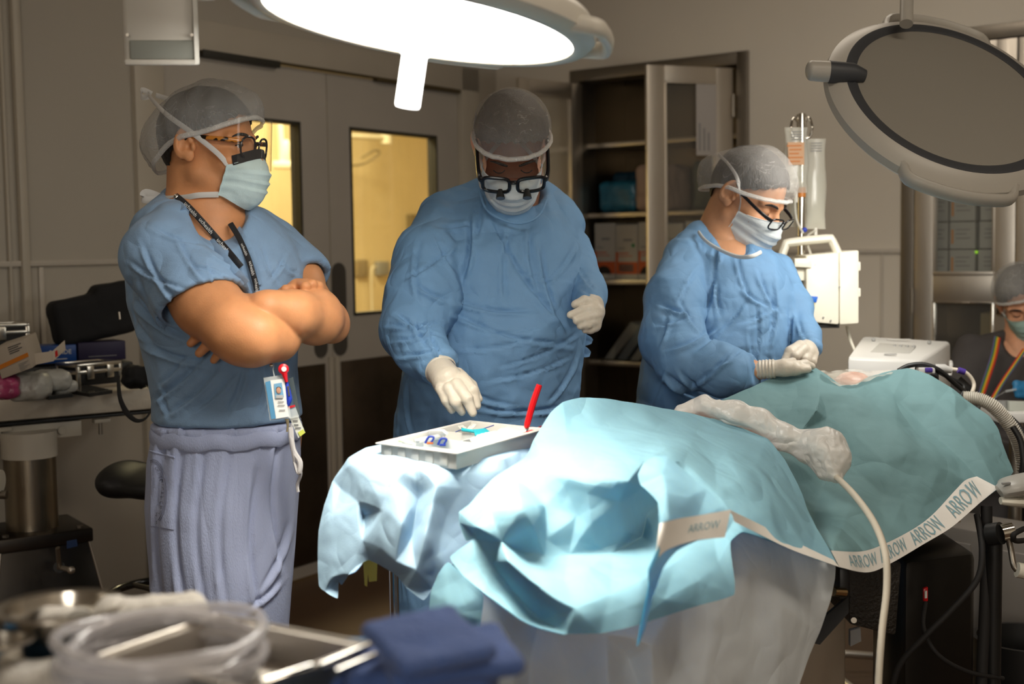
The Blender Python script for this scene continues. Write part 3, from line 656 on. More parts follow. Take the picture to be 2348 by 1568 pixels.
def make_hair(M, parent, rim, top, material, **k):
    nu, nv = 88, 26; o = k.get('off', .0075); rx, ry, rz = .0765 + o, .097 + o, .087 + o; Vt = []
    for j in range(nv + 1):
        for i in range(nu):
            ph = 2 * PI * i / nu; ry_ = ry if math.cos(ph) < 0 else ry - .001; zr = rim(ph) + .003 * math.sin(ph * 23); tm = math.acos(max(-.999, min(.999, (zr - .033) / rz))); tm_ = min(tm, 2.6); t = tm_ * j / nv
            r = math.sin(t) if t < PI / 2 else 1 - (1 - math.sin(t)) * .55; Vt.append((rx * r * math.sin(ph), -.012 + ry_ * r * math.cos(ph), .033 + rz * math.cos(t)))
    Fc = np.array([(j * nu + i, j * nu + (i + 1) % nu, (j + 1) * nu + (i + 1) % nu, (j + 1) * nu + i) for j in range(nv) for i in range(nu)]); Vt = np.array(Vt)
    Vt = crumple(Vt, normals(Vt, Fc), k.get('wr', .002), 24, seed=k.get('seed', 0)); Vw = Vt @ np.array(M.to_3x3()).T + np.array(M.translation)
    return mesh_np('hair', Vw, Fc, material, parent)
def make_mask(M, parent, material, top_z=-.012, bot_z=-.122, foam=False, half=78, name='face_mask', puff=1.0, pleats=3, edge=.012, lean=.006, xw=.070):
    # a pleated panel wrapped round nose, cheeks and chin; v runs from the nose bridge to below the chin
    nu, nv = 48, 40; Vt = []; Fc = []
    vs_ = [0, .10, .22, .40, .60, .78, .90, 1.0]; yc = [.116, .125, .129, .125, .120, .114, .104, .084]; zc = [0, .16, .30, .46, .62, .78, .90, 1.0]
    for j in range(nv + 1):
        v = j / nv
        y0 = float(np.interp(v, vs_, yc)); z0 = top_z + (bot_z - top_z) * float(np.interp(v, vs_, zc))
        pl = sum(0.0042 * (1 if v > a else 0) * math.exp(-(v - a) * 9) for a in (.22, .42, .62)[:pleats])
        for i in range(nu + 1):
            u = i / nu * 2 - 1; th = math.radians(half) * u; au = abs(u)
            ys = edge + lean * (1 - v); x = math.sin(th) * (xw - .006 * v)
            y = ys + (y0 - ys) * (max(0, math.cos(th * 90 / half)) ** 0.62)
            zs = (top_z - .018) + (bot_z + .030 - (top_z - .018)) * v
            z = z0 + (zs - z0) * au ** 1.7
            y += pl * (1 - au ** 2) * puff; Vt.append((x * (1 + .02 * math.sin(v * 20)), y, z - pl * .8 * (1 - au ** 3)))
    for j in range(nv):
        for i in range(nu): a = j * (nu + 1) + i; Fc.append((a, a + 1, a + nu + 2, a + nu + 1))
    Vt = np.array(Vt); Fc = np.array(Fc); N = normals(Vt, Fc); Vt = crumple(Vt, N, .0012, 40, oct=2)
    # give the panel thickness
    n = len(Vt); N = normals(Vt, Fc); V2 = np.concatenate([Vt, Vt - N * .0012]); F2 = np.concatenate([Fc, (Fc + n)[:, ::-1]])
    Vw = V2 @ np.array(M.to_3x3()).T + np.array(M.translation)
    o = mesh_np(name, Vw, F2, material, parent)
    ed = lambda v, s: M @ Vector(Vt[int(v * nv) * (nu + 1) + (nu if s > 0 else 0)])
    row = lambda v, o_=.0015: [M @ (Vector(Vt[int(v * nv) * (nu + 1) + i]) + V(0, 1, 0) * o_ * 1.0) for i in range(2, nu - 1)]
    if not foam: MB().tube(row(0, .0), .0016, seg=6, flat=.6).build('nose_wire', material, o)
    for s in (-1, 1):
        MB().tube([M @ (Vector(Vt[j * (nu + 1) + (nu if s > 0 else 0)])) for j in range(0, nv + 1, 4)], .0028, seg=6, flat=.5).build('side_binding', material, o)
    corner = lambda v, s: Vector(Vt[int(v * nv) * (nu + 1) + (nu if s > 0 else 0)])
    return o, corner, Vt, nu, nv
def make_glasses(M, parent, fm, lm, y=.108, z=-.002, w=.026, h=.0195, gap=.0095, tm=None, r=.0022, round_=3.2, temple_drop=.0, name='glasses', tz=.0):
    g = thing(name, None, None, (M @ V(0, y, z))[:]) if False else None
    o = bpy.data.objects.new(name, None); COL.objects.link(o); WLOC[o.name] = M @ V(0, y, z); o.parent = parent; o.location = WLOC[o.name] - WLOC[parent.name]; o.empty_display_size = .03
    for s in (-1, 1):
        cx = s * (gap + w); pts = []
        for i in range(36):
            a = 2 * PI * i / 36; c, q = math.cos(a), math.sin(a); k = (abs(c) ** round_ + abs(q) ** round_) ** (-1 / round_)
            x = cx + w * c * k; zz = z + h * q * k * (1.0 if q > 0 else 1.02); yy = y - .055 * (abs(x) / .06) ** 2 * .14 - (z - zz) * .12; pts.append(V(x, yy, zz))
        MB().tube([M @ p for p in pts], r, seg=8, closed=True, flat=.9).build('rim', fm, o)
        cc = sum(pts, V(0, 0, 0)) / 36; bm = MB(); vsx = [bm.bm.verts.new(M @ (cc + (p - cc) * .97)) for p in pts]; bm.bm.faces.new(vsx); bm.build('lens', lm, o)
        x1 = s * (gap + 2 * w); hz = z + h * .55
        MB().tube([M @ V(x1 - s * .001, y - .007, hz), M @ V(x1 + s * .006, y - .014, hz + .001), M @ V(s * .079, y - .045, hz + .002 + tz * .3), M @ V(s * .081, .000, hz + .002 + tz), M @ V(s * .080, -.022, hz - .010 + tz)], [r * 1.1, r * 1.3, r * 1.2, r * 1.1, r * .8], seg=8, flat=1.6, up=(M.to_3x3() @ V(0, 0, 1)).normalized(), smooth=4).build('temple', tm or fm, o)
    MB().tube([M @ V(-gap, y - .001, z + h * .35), M @ V(0, y + .003, z + h * .5), M @ V(gap, y - .001, z + h * .35)], r * 1.1, seg=8, smooth=4).build('bridge', fm, o)
    return o
def face_details(M, parent, open_eyes, hm):
    for s in (-1, 1):
        if open_eyes:
            e = MB().sphere(M @ V(s * .031, .0715, 0), .0128 * M.to_scale()[0]).build('eye', eyew_m, parent)
            MB().sphere(M @ V(s * .031 + .001, .0795, -.0005), .0058 * M.to_scale()[0], (1, 1, 1)).build('iris', iris_m, e)
            MB().tube([M @ V(s * .031 - .014, .0805, -.001), M @ V(s * .031 - .006, .0866, .003), M @ V(s * .031 + .006, .0868, .003), M @ V(s * .031 + .014, .0795, -.001)], .0011, seg=6, smooth=4).build('eyelashes', hair_m, parent)
        else:
            MB().tube([M @ V(s * .031 - .013, .0815, -.004), M @ V(s * .031 - .005, .0862, -.0075), M @ V(s * .031 + .005, .0862, -.0075), M @ V(s * .031 + .013, .081, -.004)], .0012, seg=6, smooth=4).build('eyelashes', hair_m, parent)
        MB().tube([M @ V(s * .013, .0955, .0175), M @ V(s * .025, .0945, .022), M @ V(s * .040, .0865, .023), M @ V(s * .051, .0755, .017)], [.0022, .0034, .003, .0012], seg=6, smooth=4).build('eyebrow', hm, parent)
def tie(pts, parent, M=None, w=.0055, name='mask_tie', material=None, up=None, thin=.25):
    q = [(M @ Vector(p)) if M is not None else Vector(p) for p in pts]
    return MB().tube(q, w * thin, seg=6, flat=1 / thin, up=up if up is not None else V(0, 0, 1), smooth=5).build(name, material or tie_m, parent)
# ------------------------------------------------------------------ the man in scrubs with folded arms
scrub_m = mat('scrub_top_cotton', (0.22, 0.345, 0.52), 0.85, wrinkle=.03, wscale=6, var=0.07, vscale=14, bump=0.25, bscale=500, sheen=0.1)
pants_m = mat('scrub_pants_cotton', (0.37, 0.42, 0.61), 0.85, wrinkle=.018, wscale=5, stretch=(1, 1, .35), var=0.06, vscale=12, bump=0.25, bscale=500, sheen=0.1)
def floor_z(p): return V(p[0], p[1], 0)
ob = thing('person', 'man in blue scrubs standing with folded arms, wearing tortoiseshell glasses and a mask', 'person', floor_z(P(510, 1000, 2.9)))
HM = head_frame(484, 338, 2.83, 74, 1, 0, 1.03)
neck = [rc(HM @ V(0, -.035, -.03), P(455, 500, 2.86), .062, .070), rc(HM @ V(0, .005, -.07), P(505, 505, 2.84), .050, .055)]
chest = loft([(470, 405, 520, 2.87, .09, 0), (500, 390, 545, 2.87, .10, 0), (540, 370, 560, 2.87, .11, 0), (620, 335, 610, 2.87, .13, 0), (760, 340, 650, 2.87, .13, 0)])
# arms: near (his right) upper arm to elbow, forearm under the far one; far (left) elbow to the right
near = pxchain([(372, 560, 2.74, 68), (476, 698, 2.66, 74), (542, 754, 2.61, 68), (587, 772, 2.60, 60), (632, 773, 2.65, 50), (662, 748, 2.72, 40), (664, 700, 2.76, 30), (657, 684, 2.745, 25)])
far = pxchain([(640, 590, 3.0, 44), (690, 645, 2.95, 48), (752, 738, 2.82, 36)]) + pxchain([(752, 734, 2.82, 46), (722, 726, 2.74, 59), (674, 720, 2.655, 50), (612, 708, 2.615, 38), (560, 712, 2.655, 32), (520, 735, 2.70, 30)]) 
elb = [ell(P(770, 755, 2.83), (.022, .022, .022)), ell(P(560, 808, 2.60), (.035, .03, .022))]
armfn = smin_arms = None
nu_, fu_ = union(near + [elb[1]], .028), union(far + [elb[0]], .028)
hand1 = union(pxchain([(655, 684, 2.74, 25), (684, 662, 2.735, 24), (700, 656, 2.74, 19)]) + pxchain([(700, 650, 2.725, 12.5), (715, 652, 2.715, 11.5), (714, 676, 2.72, 10)]) + pxchain([(712, 650, 2.735, 11.5), (730, 656, 2.73, 10.5), (730, 677, 2.735, 9)]) + pxchain([(690, 652, 2.72, 12.5), (700, 657, 2.70, 11.5), (697, 680, 2.705, 10)]) + pxchain([(668, 662, 2.72, 12), (655, 664, 2.70, 11), (645, 680, 2.70, 9)]), .004)
hand2 = union(pxchain([(520, 740, 2.71, 30), (500, 748, 2.705, 26)]) + pxchain([(505, 735, 2.69, 15), (465, 762, 2.66, 13), (437, 787, 2.655, 10)]) + pxchain([(515, 750, 2.69, 15), (485, 782, 2.65, 13.5), (457, 810, 2.645, 10.5)]) + pxchain([(530, 770, 2.69, 14), (508, 800, 2.65, 12), (490, 826, 2.66, 9)]), .008)
def arms(X):
    a = smin(nu_(X), hand1(X), .008); b = smin(fu_(X), hand2(X), .010); return smin(a, b, .003)
hf = local(head_fn(True), HM)
lo, hi = bbox_px([(350, 190, 2.83), (640, 500, 2.83), (600, 640, 2.83), (340, 640, 2.83)], .12)
def upper(X): d = smin(hf(X), union(neck, .03)(X), .022); return smin(d, chest(X), .045)
V1, F1 = surfnet(upper, lo, hi, .0028)
V1 = relax(V1, F1, 1, .4)
lo, hi = bbox_px([(330, 520, 2.62), (800, 850, 2.62), (330, 520, 3.02), (800, 850, 3.02)], .10)
V2, F2 = surfnet(arms, lo, hi, .0030); V2 = relax(V2, F2, 1); N2 = normals(V2, F2)
V2 = V2 + N2 * (noise3(V2 * 18) * .0016)[:, None]
legs = union(chain([P(470, 1000, 2.88), P(470, 1230, 2.9), V(*P(475, 1423, 2.9)[:2], .30), V(*P(475, 1423, 2.9)[:2], .09)], [.10, .08, .055, .045]) + chain([P(590, 1000, 2.95), P(585, 1230, 2.95), V(*P(585, 1423, 2.95)[:2], .30), V(*P(585, 1423, 2.95)[:2], .09)], [.10, .08, .055, .045]) + [rc(P(525, 700, 2.9), P(525, 980, 2.9), .13, .14)], .03)
V3, F3 = surfnet(legs, V(-.95, 2.5, .02), V(-.25, 3.3, 1.45), .012)
VV = np.concatenate([V1, V2, V3]); FF = np.concatenate([F1, F2 + len(V1), F3 + len(V1) + len(V2)])
body = mesh_np('body', VV, FF, skin_a, ob)
face_details(HM, ob, True, hair_m)
make_hair(HM, ob, rimf(.068, .012, -.088), .130, hair_m, xs=.084, yf=.095, yb=-.122, wr=.0025, seed=2)
capL = make_cap(HM, ob, rimf(.060, .020, -.050), .140, cap_m, xs=.090, yf=.107, yb=-.126, puff=.32, rip=.012, wr=.0055, seed=3, crown=(0, -.01))
mk, ed, mv, mu_, mvn = make_mask(HM, ob, mask_m, top_z=-.022, bot_z=-.132, puff=1.2, half=50, edge=.046, lean=.024, xw=.079)
fm_ = []; nu0 = mu_ + 1
top = [HM @ (Vector(mv[i]) + V(0, .0030, -.003)) for i in range(1, nu0 - 1)]
tv = [p[:] for p in top] + [(p + (HM.to_3x3() @ V(0, -.003 - .001 * (1 - abs(k / (len(top) - 1) * 2 - 1)), .020)))[:] for k, p in enumerate(top)]
n_ = len(top); mesh_np('foam_strip', tv, [(i, i + 1, n_ + i + 1, n_ + i) for i in range(n_ - 1)], foam_m, mk)
make_glasses(HM, ob, frameb_m, lens_m, y=.106, z=-.004, w=.0245, h=.0215, gap=.0085, tm=tort_m, r=.0024, round_=2.5, tz=.006)
# face shield: clear curved film in front of the eyes
sv = []; sn = 20
for j in range(2):
    for i in range(sn + 1):
        a = math.radians(-48 + 96 * i / sn); sv.append(HM @ V(math.sin(a) * .088, .020 + math.cos(a) * (.110 + .004 * j), -.050 + .105 * j))
mesh_np('clear_visor', [v[:] for v in sv], [(i, i + 1, sn + 2 + i, sn + 1 + i) for i in range(sn)], glassy('clear_film', (1, .99, .97), 1.4, .01), mk)
# ties: over the cap and round the neck
tie([ed(.02, 1), V(.073, .055, -.018), V(.086, .010, .020), V(.092, -.05, .062), V(.060, -.105, .100), V(.03, -.128, .112)], mk, HM, .0055)
tie([ed(.02, -1), V(-.066, .052, -.014), V(-.086, .010, .020), V(-.092, -.05, .062), V(-.050, -.105, .100), V(.0, -.128, .112)], mk, HM, .0055)
tie([V(.02, -.126, .112), V(.03, -.142, .120), V(.04, -.137, .104), V(.034, -.122, .106)], mk, HM, .006)
tie([ed(.98, 1), V(.072, .01, -.102), V(.070, -.02, -.106), V(.060, -.065, -.108), V(.03, -.104, -.106), V(0, -.112, -.104)], mk, HM, .006)
tie([ed(.98, -1), V(-.064, -.01, -.106), V(-.060, -.065, -.108), V(-.03, -.104, -.106), V(0, -.112, -.104)], mk, HM, .006)
tie([V(.02, -.108, -.104), V(.03, -.138, -.094), V(.035, -.142, -.108), V(.03, -.118, -.110), V(.02, -.112, -.106)], mk, HM, .008)
# scrub top: torso and two short sleeves, cut by the V of the neck
rows = [(452, 420, 470, 2.92, .06, 0), (480, 375, 590, 2.90, .10, 0), (510, 335, 632, 2.89, .13, 0), (560, 306, 672, 2.88, .155, 0), (620, 296, 690, 2.87, .17, 0), (700, 305, 690, 2.87, .175, 0), (780, 328, 680, 2.87, .175, 0), (850, 346, 676, 2.87, .17, 0), (910, 356, 682, 2.87, .165, 0), (962, 356, 690, 2.87, .165, 0)]
tors = loft(rows, 2.2)
slN = union(pxchain([(400, 520, 2.77, 62), (372, 590, 2.72, 88), (455, 685, 2.675, 99), (478, 708, 2.665, 101)]), .03)
slF = union(pxchain([(590, 530, 2.97, 50), (645, 590, 2.97, 62), (690, 628, 2.955, 58), (712, 648, 2.95, 54)]), .03)
yoke = union(chain([P(400, 470, 2.88), P(360, 530, 2.80)], [.035, .055]) + chain([P(415, 462, 2.92), P(400, 520, 2.80)], [.03, .05]) + chain([P(560, 520, 2.93), P(615, 560, 2.97)], [.05, .06]), .04)
hemN = (P(355, 745, 2.70), (P(478, 708, 2.665) - P(372, 590, 2.72)).normalized())
def plane(p, n): p, n = A3(p), A3(n); return lambda X: (X - p) @ n
hN = plane(P(462, 700, 2.665), (P(470, 760, 2.63) - P(425, 640, 2.68)).normalized()); hF = plane(P(690, 652, 2.95), (P(752, 738, 2.86) - P(668, 615, 2.95)).normalized())
torso_top = plane(P(520, 958, 2.87), (0, 0, -1))
opening = union([rc(P(470, 455, 2.84), P(520, 520, 2.70), .060, .055), rc(P(520, 500, 2.70), P(582, 632, 2.66), .045, .010), rc(P(455, 430, 2.84), P(500, 480, 2.80), .07, .065)], .02)
def top_f(X):
    t = smin(tors(X), yoke(X), .04); t = smax(t, torso_top(X), .004)
    n = smax(slN(X), hN(X), .004); g = smax(slF(X), hF(X), .004)
    hollow = np.maximum(slN(X) + .013, -(hN(X) + .05)); n = smax(n, -hollow, .003)
    hollow = np.maximum(slF(X) + .013, -(hF(X) + .05)); g = smax(g, -hollow, .003)
    d = smin(smin(t, n, .018), g, .018)
    return smax(d, -opening(X), .006)
creL = [(300, 600, 420, 660, 7, .006), (330, 560, 410, 700, 8, .007), (410, 545, 470, 640, 7, .006), (350, 520, 470, 560, 7, .005), (470, 560, 560, 620, 7, .005), (440, 700, 540, 640, 6, .004), (320, 640, 360, 735, 7, .006),
        (300, 720, 350, 790, 9, .009), (310, 690, 420, 770, 9, .009), (320, 780, 460, 830, 9, .009), (345, 920, 480, 800, 9, .010), (380, 950, 500, 840, 9, .008), (430, 950, 540, 850, 8, .007), (520, 950, 560, 840, 8, .006), (590, 950, 610, 840, 8, .006), (640, 950, 640, 860, 7, .006), (365, 880, 420, 820, 8, .007),
        (600, 560, 640, 650, 6, .005), (640, 600, 690, 630, 6, .005), (560, 560, 600, 640, 6, .005), (375, 900, 385, 950, 6, .006), (620, 640, 650, 590, 6, .005), (300, 640, 330, 840, 8, .008), (480, 600, 500, 660, 5, .004), (520, 640, 440, 610, 5, .004)]
def post(Vt, Fc, N):
    Vt = crumple(Vt, N, .0035, 9, seed=4, oct=3, stretch=np.diag([1, 1, .7])); N = normals(Vt, Fc); return crease(Vt, N, creL)
lo, hi = bbox_px([(270, 440, 2.8), (790, 980, 2.9)], .12); lo[1] = 2.4; hi[1] = 3.25
top_o = sdf_obj('scrub_top', top_f, lo, hi, .0045, scrub_m, ob, post)
# hems: a raised band round each sleeve and a collar band along the V
def band(pts, wd, material, parent, name, up, closed=False, th=.2, sm=5):
    return MB().tube(pts, wd * th, seg=8, flat=1 / th, up=up, smooth=sm, closed=closed).build(name, material, parent)
prow = [(958, 352, 688, 2.87, .165, 0), (985, 358, 684, 2.87, .16, 0), (1050, 345, 686, 2.88, .165, 0), (1150, 340, 680, 2.89, .17, 0), (1300, 352, 668, 2.90, .165, 0), (1440, 362, 657, 2.91, .16, 0)]
pants_torso = loft(prow + [(1900, 375, 655, 2.92, .14, 0)], 2.3)
zc_ = plane(V(0, 0, .10), (0, 0, -1)); gapf = rc(P(520, 1620, 2.9) + V(0, 0, 0), V(*P(520, 1900, 2.9)[:2], 0.0), .02, .06)
ptop = plane(P(520, 962, 2.87), (0, 0, 1))
def pants_f(X): return smax(smax(smax(pants_torso(X), -gapf(X), .03), zc_(X), .004), ptop(X), .004)
creP = [(380, 1000, 372, 1400, 12, .012), (420, 1010, 430, 1420, 12, .010), (470, 1020, 475, 1420, 11, .009), (530, 1030, 520, 1400, 12, .007), (590, 1080, 600, 1420, 12, .008), (640, 1000, 648, 1300, 9, .008), (600, 1350, 660, 1200, 9, .006), (560, 1400, 640, 1330, 8, .006), (380, 985, 388, 1035, 5, .005), (420, 980, 428, 1020, 5, .005), (470, 980, 474, 1025, 5, .004), (540, 980, 540, 1030, 5, .004), (600, 985, 602, 1030, 5, .005), (640, 985, 640, 1025, 5, .005), (350, 1040, 360, 1380, 8, .008)]
def postp(Vt, Fc, N):
    Vt = crumple(Vt, N, .003, 7, seed=9, oct=2, stretch=np.diag([1, 1, .35])); N = normals(Vt, Fc); return crease(Vt, N, creP)
lo, hi = V(-1.0, 2.5, .05), V(-.2, 3.25, 1.10)
pants_o = sdf_obj('scrub_pants', pants_f, lo, hi, .006, pants_m, ob, postp)
wb = []
for i in range(40):
    a = 2 * PI * i / 40; c, q = math.cos(a), math.sin(a); k = (abs(c) ** 2.3 + abs(q) ** 2.3) ** (-1 / 2.3); cc = P(521, 990, 2.87)
    wb.append(V(cc.x + (.157 + .002) * c * k, cc.y + .166 * q * k, cc.z + .004 * math.sin(i * 1.7)))
MB().tube(wb, .0035, seg=8, closed=True, flat=4.6, up=V(0, 0, 1)).build('waistband', pants_m, pants_o)
# pocket with printed seal on the hip, drawstring
def on_front(fn, px, py, d0, d1, off=.002):          # first surface point of a field on the ray of a pixel
    ds = np.linspace(d0, d1, 500); X = np.array([P(px, py, d)[:] for d in ds], dtype=F32); v = fn(X); k = int(np.argmax(v < 0)) if (v < 0).any() else len(ds) // 2
    return P(px, py, float(ds[k]) - off)
def snap(ofs=0.003):                                  # nearest front vertex of an existing garment mesh
    pass
from mathutils.bvhtree import BVHTree
def bvh_of(o):
    me = o.data; c = WLOC[o.name]; return BVHTree.FromPolygons([v.co + c for v in me.vertices], [tuple(p.vertices) for p in me.polygons])
def hit(bv, px, py, off=.002):
    d = (P(px, py, 1) - _C).normalized(); h = bv.ray_cast(_C, d)
    return None if h[0] is None else h[0] - d * off
bp = bvh_of(pants_o); bt = bvh_of(top_o)
def patch(bv, quad, nu, nv, off=.0025, fall=2.9):      # cloth patch laid on a garment; quad = 4 pixel corners
    Vt, Fc = [], []
    for j in range(nv + 1):
        for i in range(nu + 1):
            u, v = i / nu, j / nv; (ax, ay), (bx, by), (cx, cy), (dx, dy) = quad
            x = (ax * (1 - u) + bx * u) * (1 - v) + (dx * (1 - u) + cx * u) * v; y = (ay * (1 - u) + by * u) * (1 - v) + (dy * (1 - u) + cy * u) * v
            h = hit(bv, x, y, off) or P(x, y, fall); Vt.append(h[:])
    for j in range(nv):
        for i in range(nu): a = j * (nu + 1) + i; Fc.append((a, a + 1, a + nu + 2, a + nu + 1))
    return Vt, Fc
pv, pf = patch(bp, [(344, 1034), (400, 1048), (400, 1215), (346, 1205)], 8, 20)
pocket = mesh_np('pocket', pv, pf, pants_m, pants_o)
MB().tube([Vector(pv[i]) for i in range(0, 9)], .0022, seg=6).build('pocket_hem', pants_m, pocket)
seal_m = mat('pale_ink_seal', (0.16, 0.17, 0.24), 0.8)
def seal_pt(x, y): return hit(bp, 352 + x, 1128 + y, .005) or P(352 + x, 1128 + y, 2.75)
for a_, b_ in ((30, 74), (26, 70)):
    MB().tube([seal_pt(a_ * math.sin(t), -b_ * math.cos(t)) for t in np.linspace(-.25, PI * .93, 22)], .0008, seg=5).build('seal_ring', seal_m, pocket)
for wd, t0, t1 in (('MEDICAL', .80, 1.75), ('CENTER', 2.0, 2.75), ('OF', .38, .58)):
    for k, ch in enumerate(wd):
        t = t0 + (t1 - t0) * k / max(1, len(wd) - 1); cx, cy = 19 * math.sin(t), -58 * math.cos(t)
        ta = math.atan2(58 * math.sin(t), 19 * math.cos(t))
        put_text(ch, 11, lambda x, y, cx=cx, cy=cy, ta=ta: seal_pt(cx + x * math.cos(ta) + y * math.sin(ta), cy + x * math.sin(ta) - y * math.cos(ta)), seal_m, pocket)
ds = mat('drawstring_white', (.62, .6, .6), .8)
MB().tube([hit(bp, 668, 975, .006) or P(668, 975, 2.75), P(668, 1010, 2.73), P(676, 1060, 2.73), P(690, 1083, 2.73), P(682, 1110, 2.74), P(684, 1128, 2.74)], .0035, seg=6, smooth=5, flat=1.6).build('drawstring', ds, pants_o)
MB().tube([P(666, 980, 2.74), P(672, 1030, 2.73), P(688, 1060, 2.72), P(684, 1085, 2.72), P(676, 1060, 2.73)], .0035, seg=6, smooth=5, flat=1.6).build('drawstring', ds, pants_o)
# collar band along the V neck (laid on the surface) and neckline seam
colp = [(404, 452), (425, 476), (460, 512), (500, 560), (540, 610), (572, 645)]
colq = [(600, 650), (592, 610), (582, 575), (560, 535), (545, 512)]
for nm, pp in (('collar', colp), ('collar', colq)):
    q = [hit(bt, x - 8, y + 4, .003) for x, y in pp]; q = [p for p in q if p]
    MB().tube(q, .0018, seg=8, smooth=4, flat=5, up=(P(0, 0, 1) - P(-6, 5, 1)).normalized()).build(nm, scrub_m, top_o)
# lanyard with badges
lan_m = mat('lanyard_black', (0.012, 0.012, 0.014), 0.6)
ln = thing('lanyard', 'black printed lanyard hanging round the neck of the man with folded arms', 'lanyard', P(560, 640, 2.66))
bvv = bvh_of(body)
def lanpt(x, y, off=.006):
    a = hit(bt, x, y, off); b = hit(bvv, x, y, off); c = [q for q in (a, b) if q]
    return min(c, key=lambda q: (q - _C).length) if c else P(x, y, 2.7)
la = [(402, 448), (430, 472), (470, 515), (505, 555), (535, 590), (553, 612)]
lb = [(528, 512), (548, 545), (566, 585), (578, 620), (586, 650), (589, 666)]
lup = (P(0, 0, 1) - P(-10, 7, 1)).normalized()
MB().tube([lanpt(*q, .012) for q in la], .0012, seg=6, smooth=5, flat=5.5, up=lup).build('strap', lan_m, ln)
MB().tube([lanpt(*q, .014) for q in lb], .0012, seg=6, smooth=5, flat=5.0, up=(P(0, 0, 1) - P(-10, 2, 1)).normalized()).build('strap', lan_m, ln)
MB().sphere(lanpt(404, 452, .01), .006, (1, .6, 1.2)).build('clasp', chrome_m, ln)
for (x, y, ang, sz) in ((437, 480, 50, .011), (472, 518, 50, .012), (513, 565, 50, .012), (560, 572, 68, .008), (577, 615, 78, .009), (588, 655, 84, .009)):
    o0 = lanpt(x, y, .016 if x < 540 else .0185); an = math.radians(ang); xd = (P(math.cos(an), math.sin(an), 1) - P(0, 0, 1)).normalized(); yd = (P(math.sin(an), -math.cos(an), 1) - P(0, 0, 1)).normalized()
    flat_text('uchealth', sz, o0, xd, yd, inkwhite_m, ln)
def badge(name, label, quad, D, grp=None, cat='badge'):
    pass
def slab(q, D, th, material, name, parent, tilt=0.0):  # card from 4 pixels (tl,tr,br,bl)
    a = [P(x, y, D + tilt * i) for i, (x, y) in zip((0, 0, 1, 1), q)]; n = (a[1] - a[0]).cross(a[3] - a[0]).normalized()
    if n.dot(_C - a[0]) < 0: n = -n
    return MB().prism(a, -n * th).build(name, material, parent, smooth=False), n
clearp_m = mat('clear_badge_holder', (.8, .85, .85), .1, alpha=.35)
bd = thing('identity_badge', 'white and blue photo identity badge hanging at the waist of the man in scrubs', 'badge', P(640, 880, 2.60))
slab([(604, 866), (655, 858), (667, 958), (619, 964)], 2.605, .002, clearp_m, 'badge_holder', bd)
cd, bn = slab([(620, 872), (652, 868), (662, 955), (632, 960)], 2.602, .001, mat('badge_white', (.78, .78, .76), .4), 'card', bd)
slab([(608, 876), (620, 873), (633, 959), (622, 961)], 2.602, .001, mat('badge_blue', (.08, .26, .45), .4), 'card_stripe', bd)
ph, _ = slab([(628, 880), (646, 877), (651, 910), (631, 914)], 2.600, .0005, mat('photo_blue', (.16, .36, .55), .4), 'photo', bd)
fc_ = P(639, 895, 2.598); MB().sphere(fc_, .0055, (.85, .12, 1.15)).build('portrait_face', mat('portrait_skin', (.55, .3, .2), .6), ph)
MB().sphere(fc_ + V(0, .0003, .0035), .0056, (.9, .1, .7)).build('portrait_hair', hair_m, ph)
MB().box(P(641, 909, 2.599), (.014, .0008, .006)).build('portrait_shirt', mat('portrait_grey', (.45, .45, .45), .6), ph)
xd = (P(1, -.12, 1) - P(0, 0, 1)).normalized(); yd = (P(.1, -1, 1) - P(0, 0, 1)).normalized()
for i, (tx, ty, tl, sz) in enumerate(((644, 921, 'MD', .005), (645, 929, 'Staff', .005), (647, 940, 'surgery', .003))):
    MB().box(P(tx, ty, 2.600), ((.012, .014, .012)[i], .0004, .0016)).build('printed_line', inkgrey_m, cd)
MB().tube([P(628, 832, 2.64), P(626, 848, 2.62), P(630, 866, 2.606)], .0012, seg=6).build('clip_strap', clearp_m, bd); MB().sphere(P(622, 838, 2.62), .004).build('snap', chrome_m, bd)
rd = mat('red_plastic', (.55, .01, .02), .3); bl = mat('blue_clip', (.02, .05, .45), .35)
br_ = thing('badge_reel', 'red badge reel with blue clip beside the photo badge', 'badge reel', P(652, 850, 2.60))
MB().lathe([(0, .004), (.008, .004), (.0105, .002), (.0105, -.002), (0, -.003)], P(650, 846, 2.60), (_C - P(650, 846, 2.6)).normalized(), 24).build('reel', rd, br_)
MB().lathe([(0, .005), (.005, .0048), (.005, .003)], P(651, 846, 2.599), (_C - P(650, 846, 2.6)).normalized(), 20).build('reel_label', mat('reel_white', (.75, .72, .7), .4), br_)
MB().tube([P(652, 856, 2.60), P(655, 868, 2.60), P(657, 876, 2.60)], [.006, .004, .003], seg=8).build('reel_neck', rd, br_)
MB().tube([P(657, 876, 2.605), P(660, 895, 2.605), P(663, 915, 2.605), P(660, 930, 2.605)], [.003, .005, .006, .003], seg=8, smooth=3).build('clip', bl, br_)
MB().tube([P(660, 885, 2.600), P(663, 908, 2.60)], .002, seg=6).build('clip_spring', chrome_m, br_)
b2 = thing('access_card', 'dark access card in a clear holder behind the photo badge', 'badge', P(675, 930, 2.64))
slab([(662, 868), (672, 864), (688, 950), (680, 955)], 2.64, .002, mat('card_dark', (.06, .08, .09), .4), 'card', b2)
slab([(657, 935), (676, 930), (686, 955), (664, 960)], 2.635, .001, clearp_m, 'card_holder', b2)
slab([(658, 932), (676, 928), (677, 932), (659, 938)], 2.633, .001, rd, 'red_stripe', b2)
b3 = thing('name_card', 'small white card with yellow stripe hanging lowest below the badges', 'badge', P(685, 980, 2.64))
c3, _ = slab([(664, 958), (682, 950), (700, 992), (684, 1004)], 2.64, .0015, mat('badge_white2', (.6, .62, .58), .4), 'card', b3)
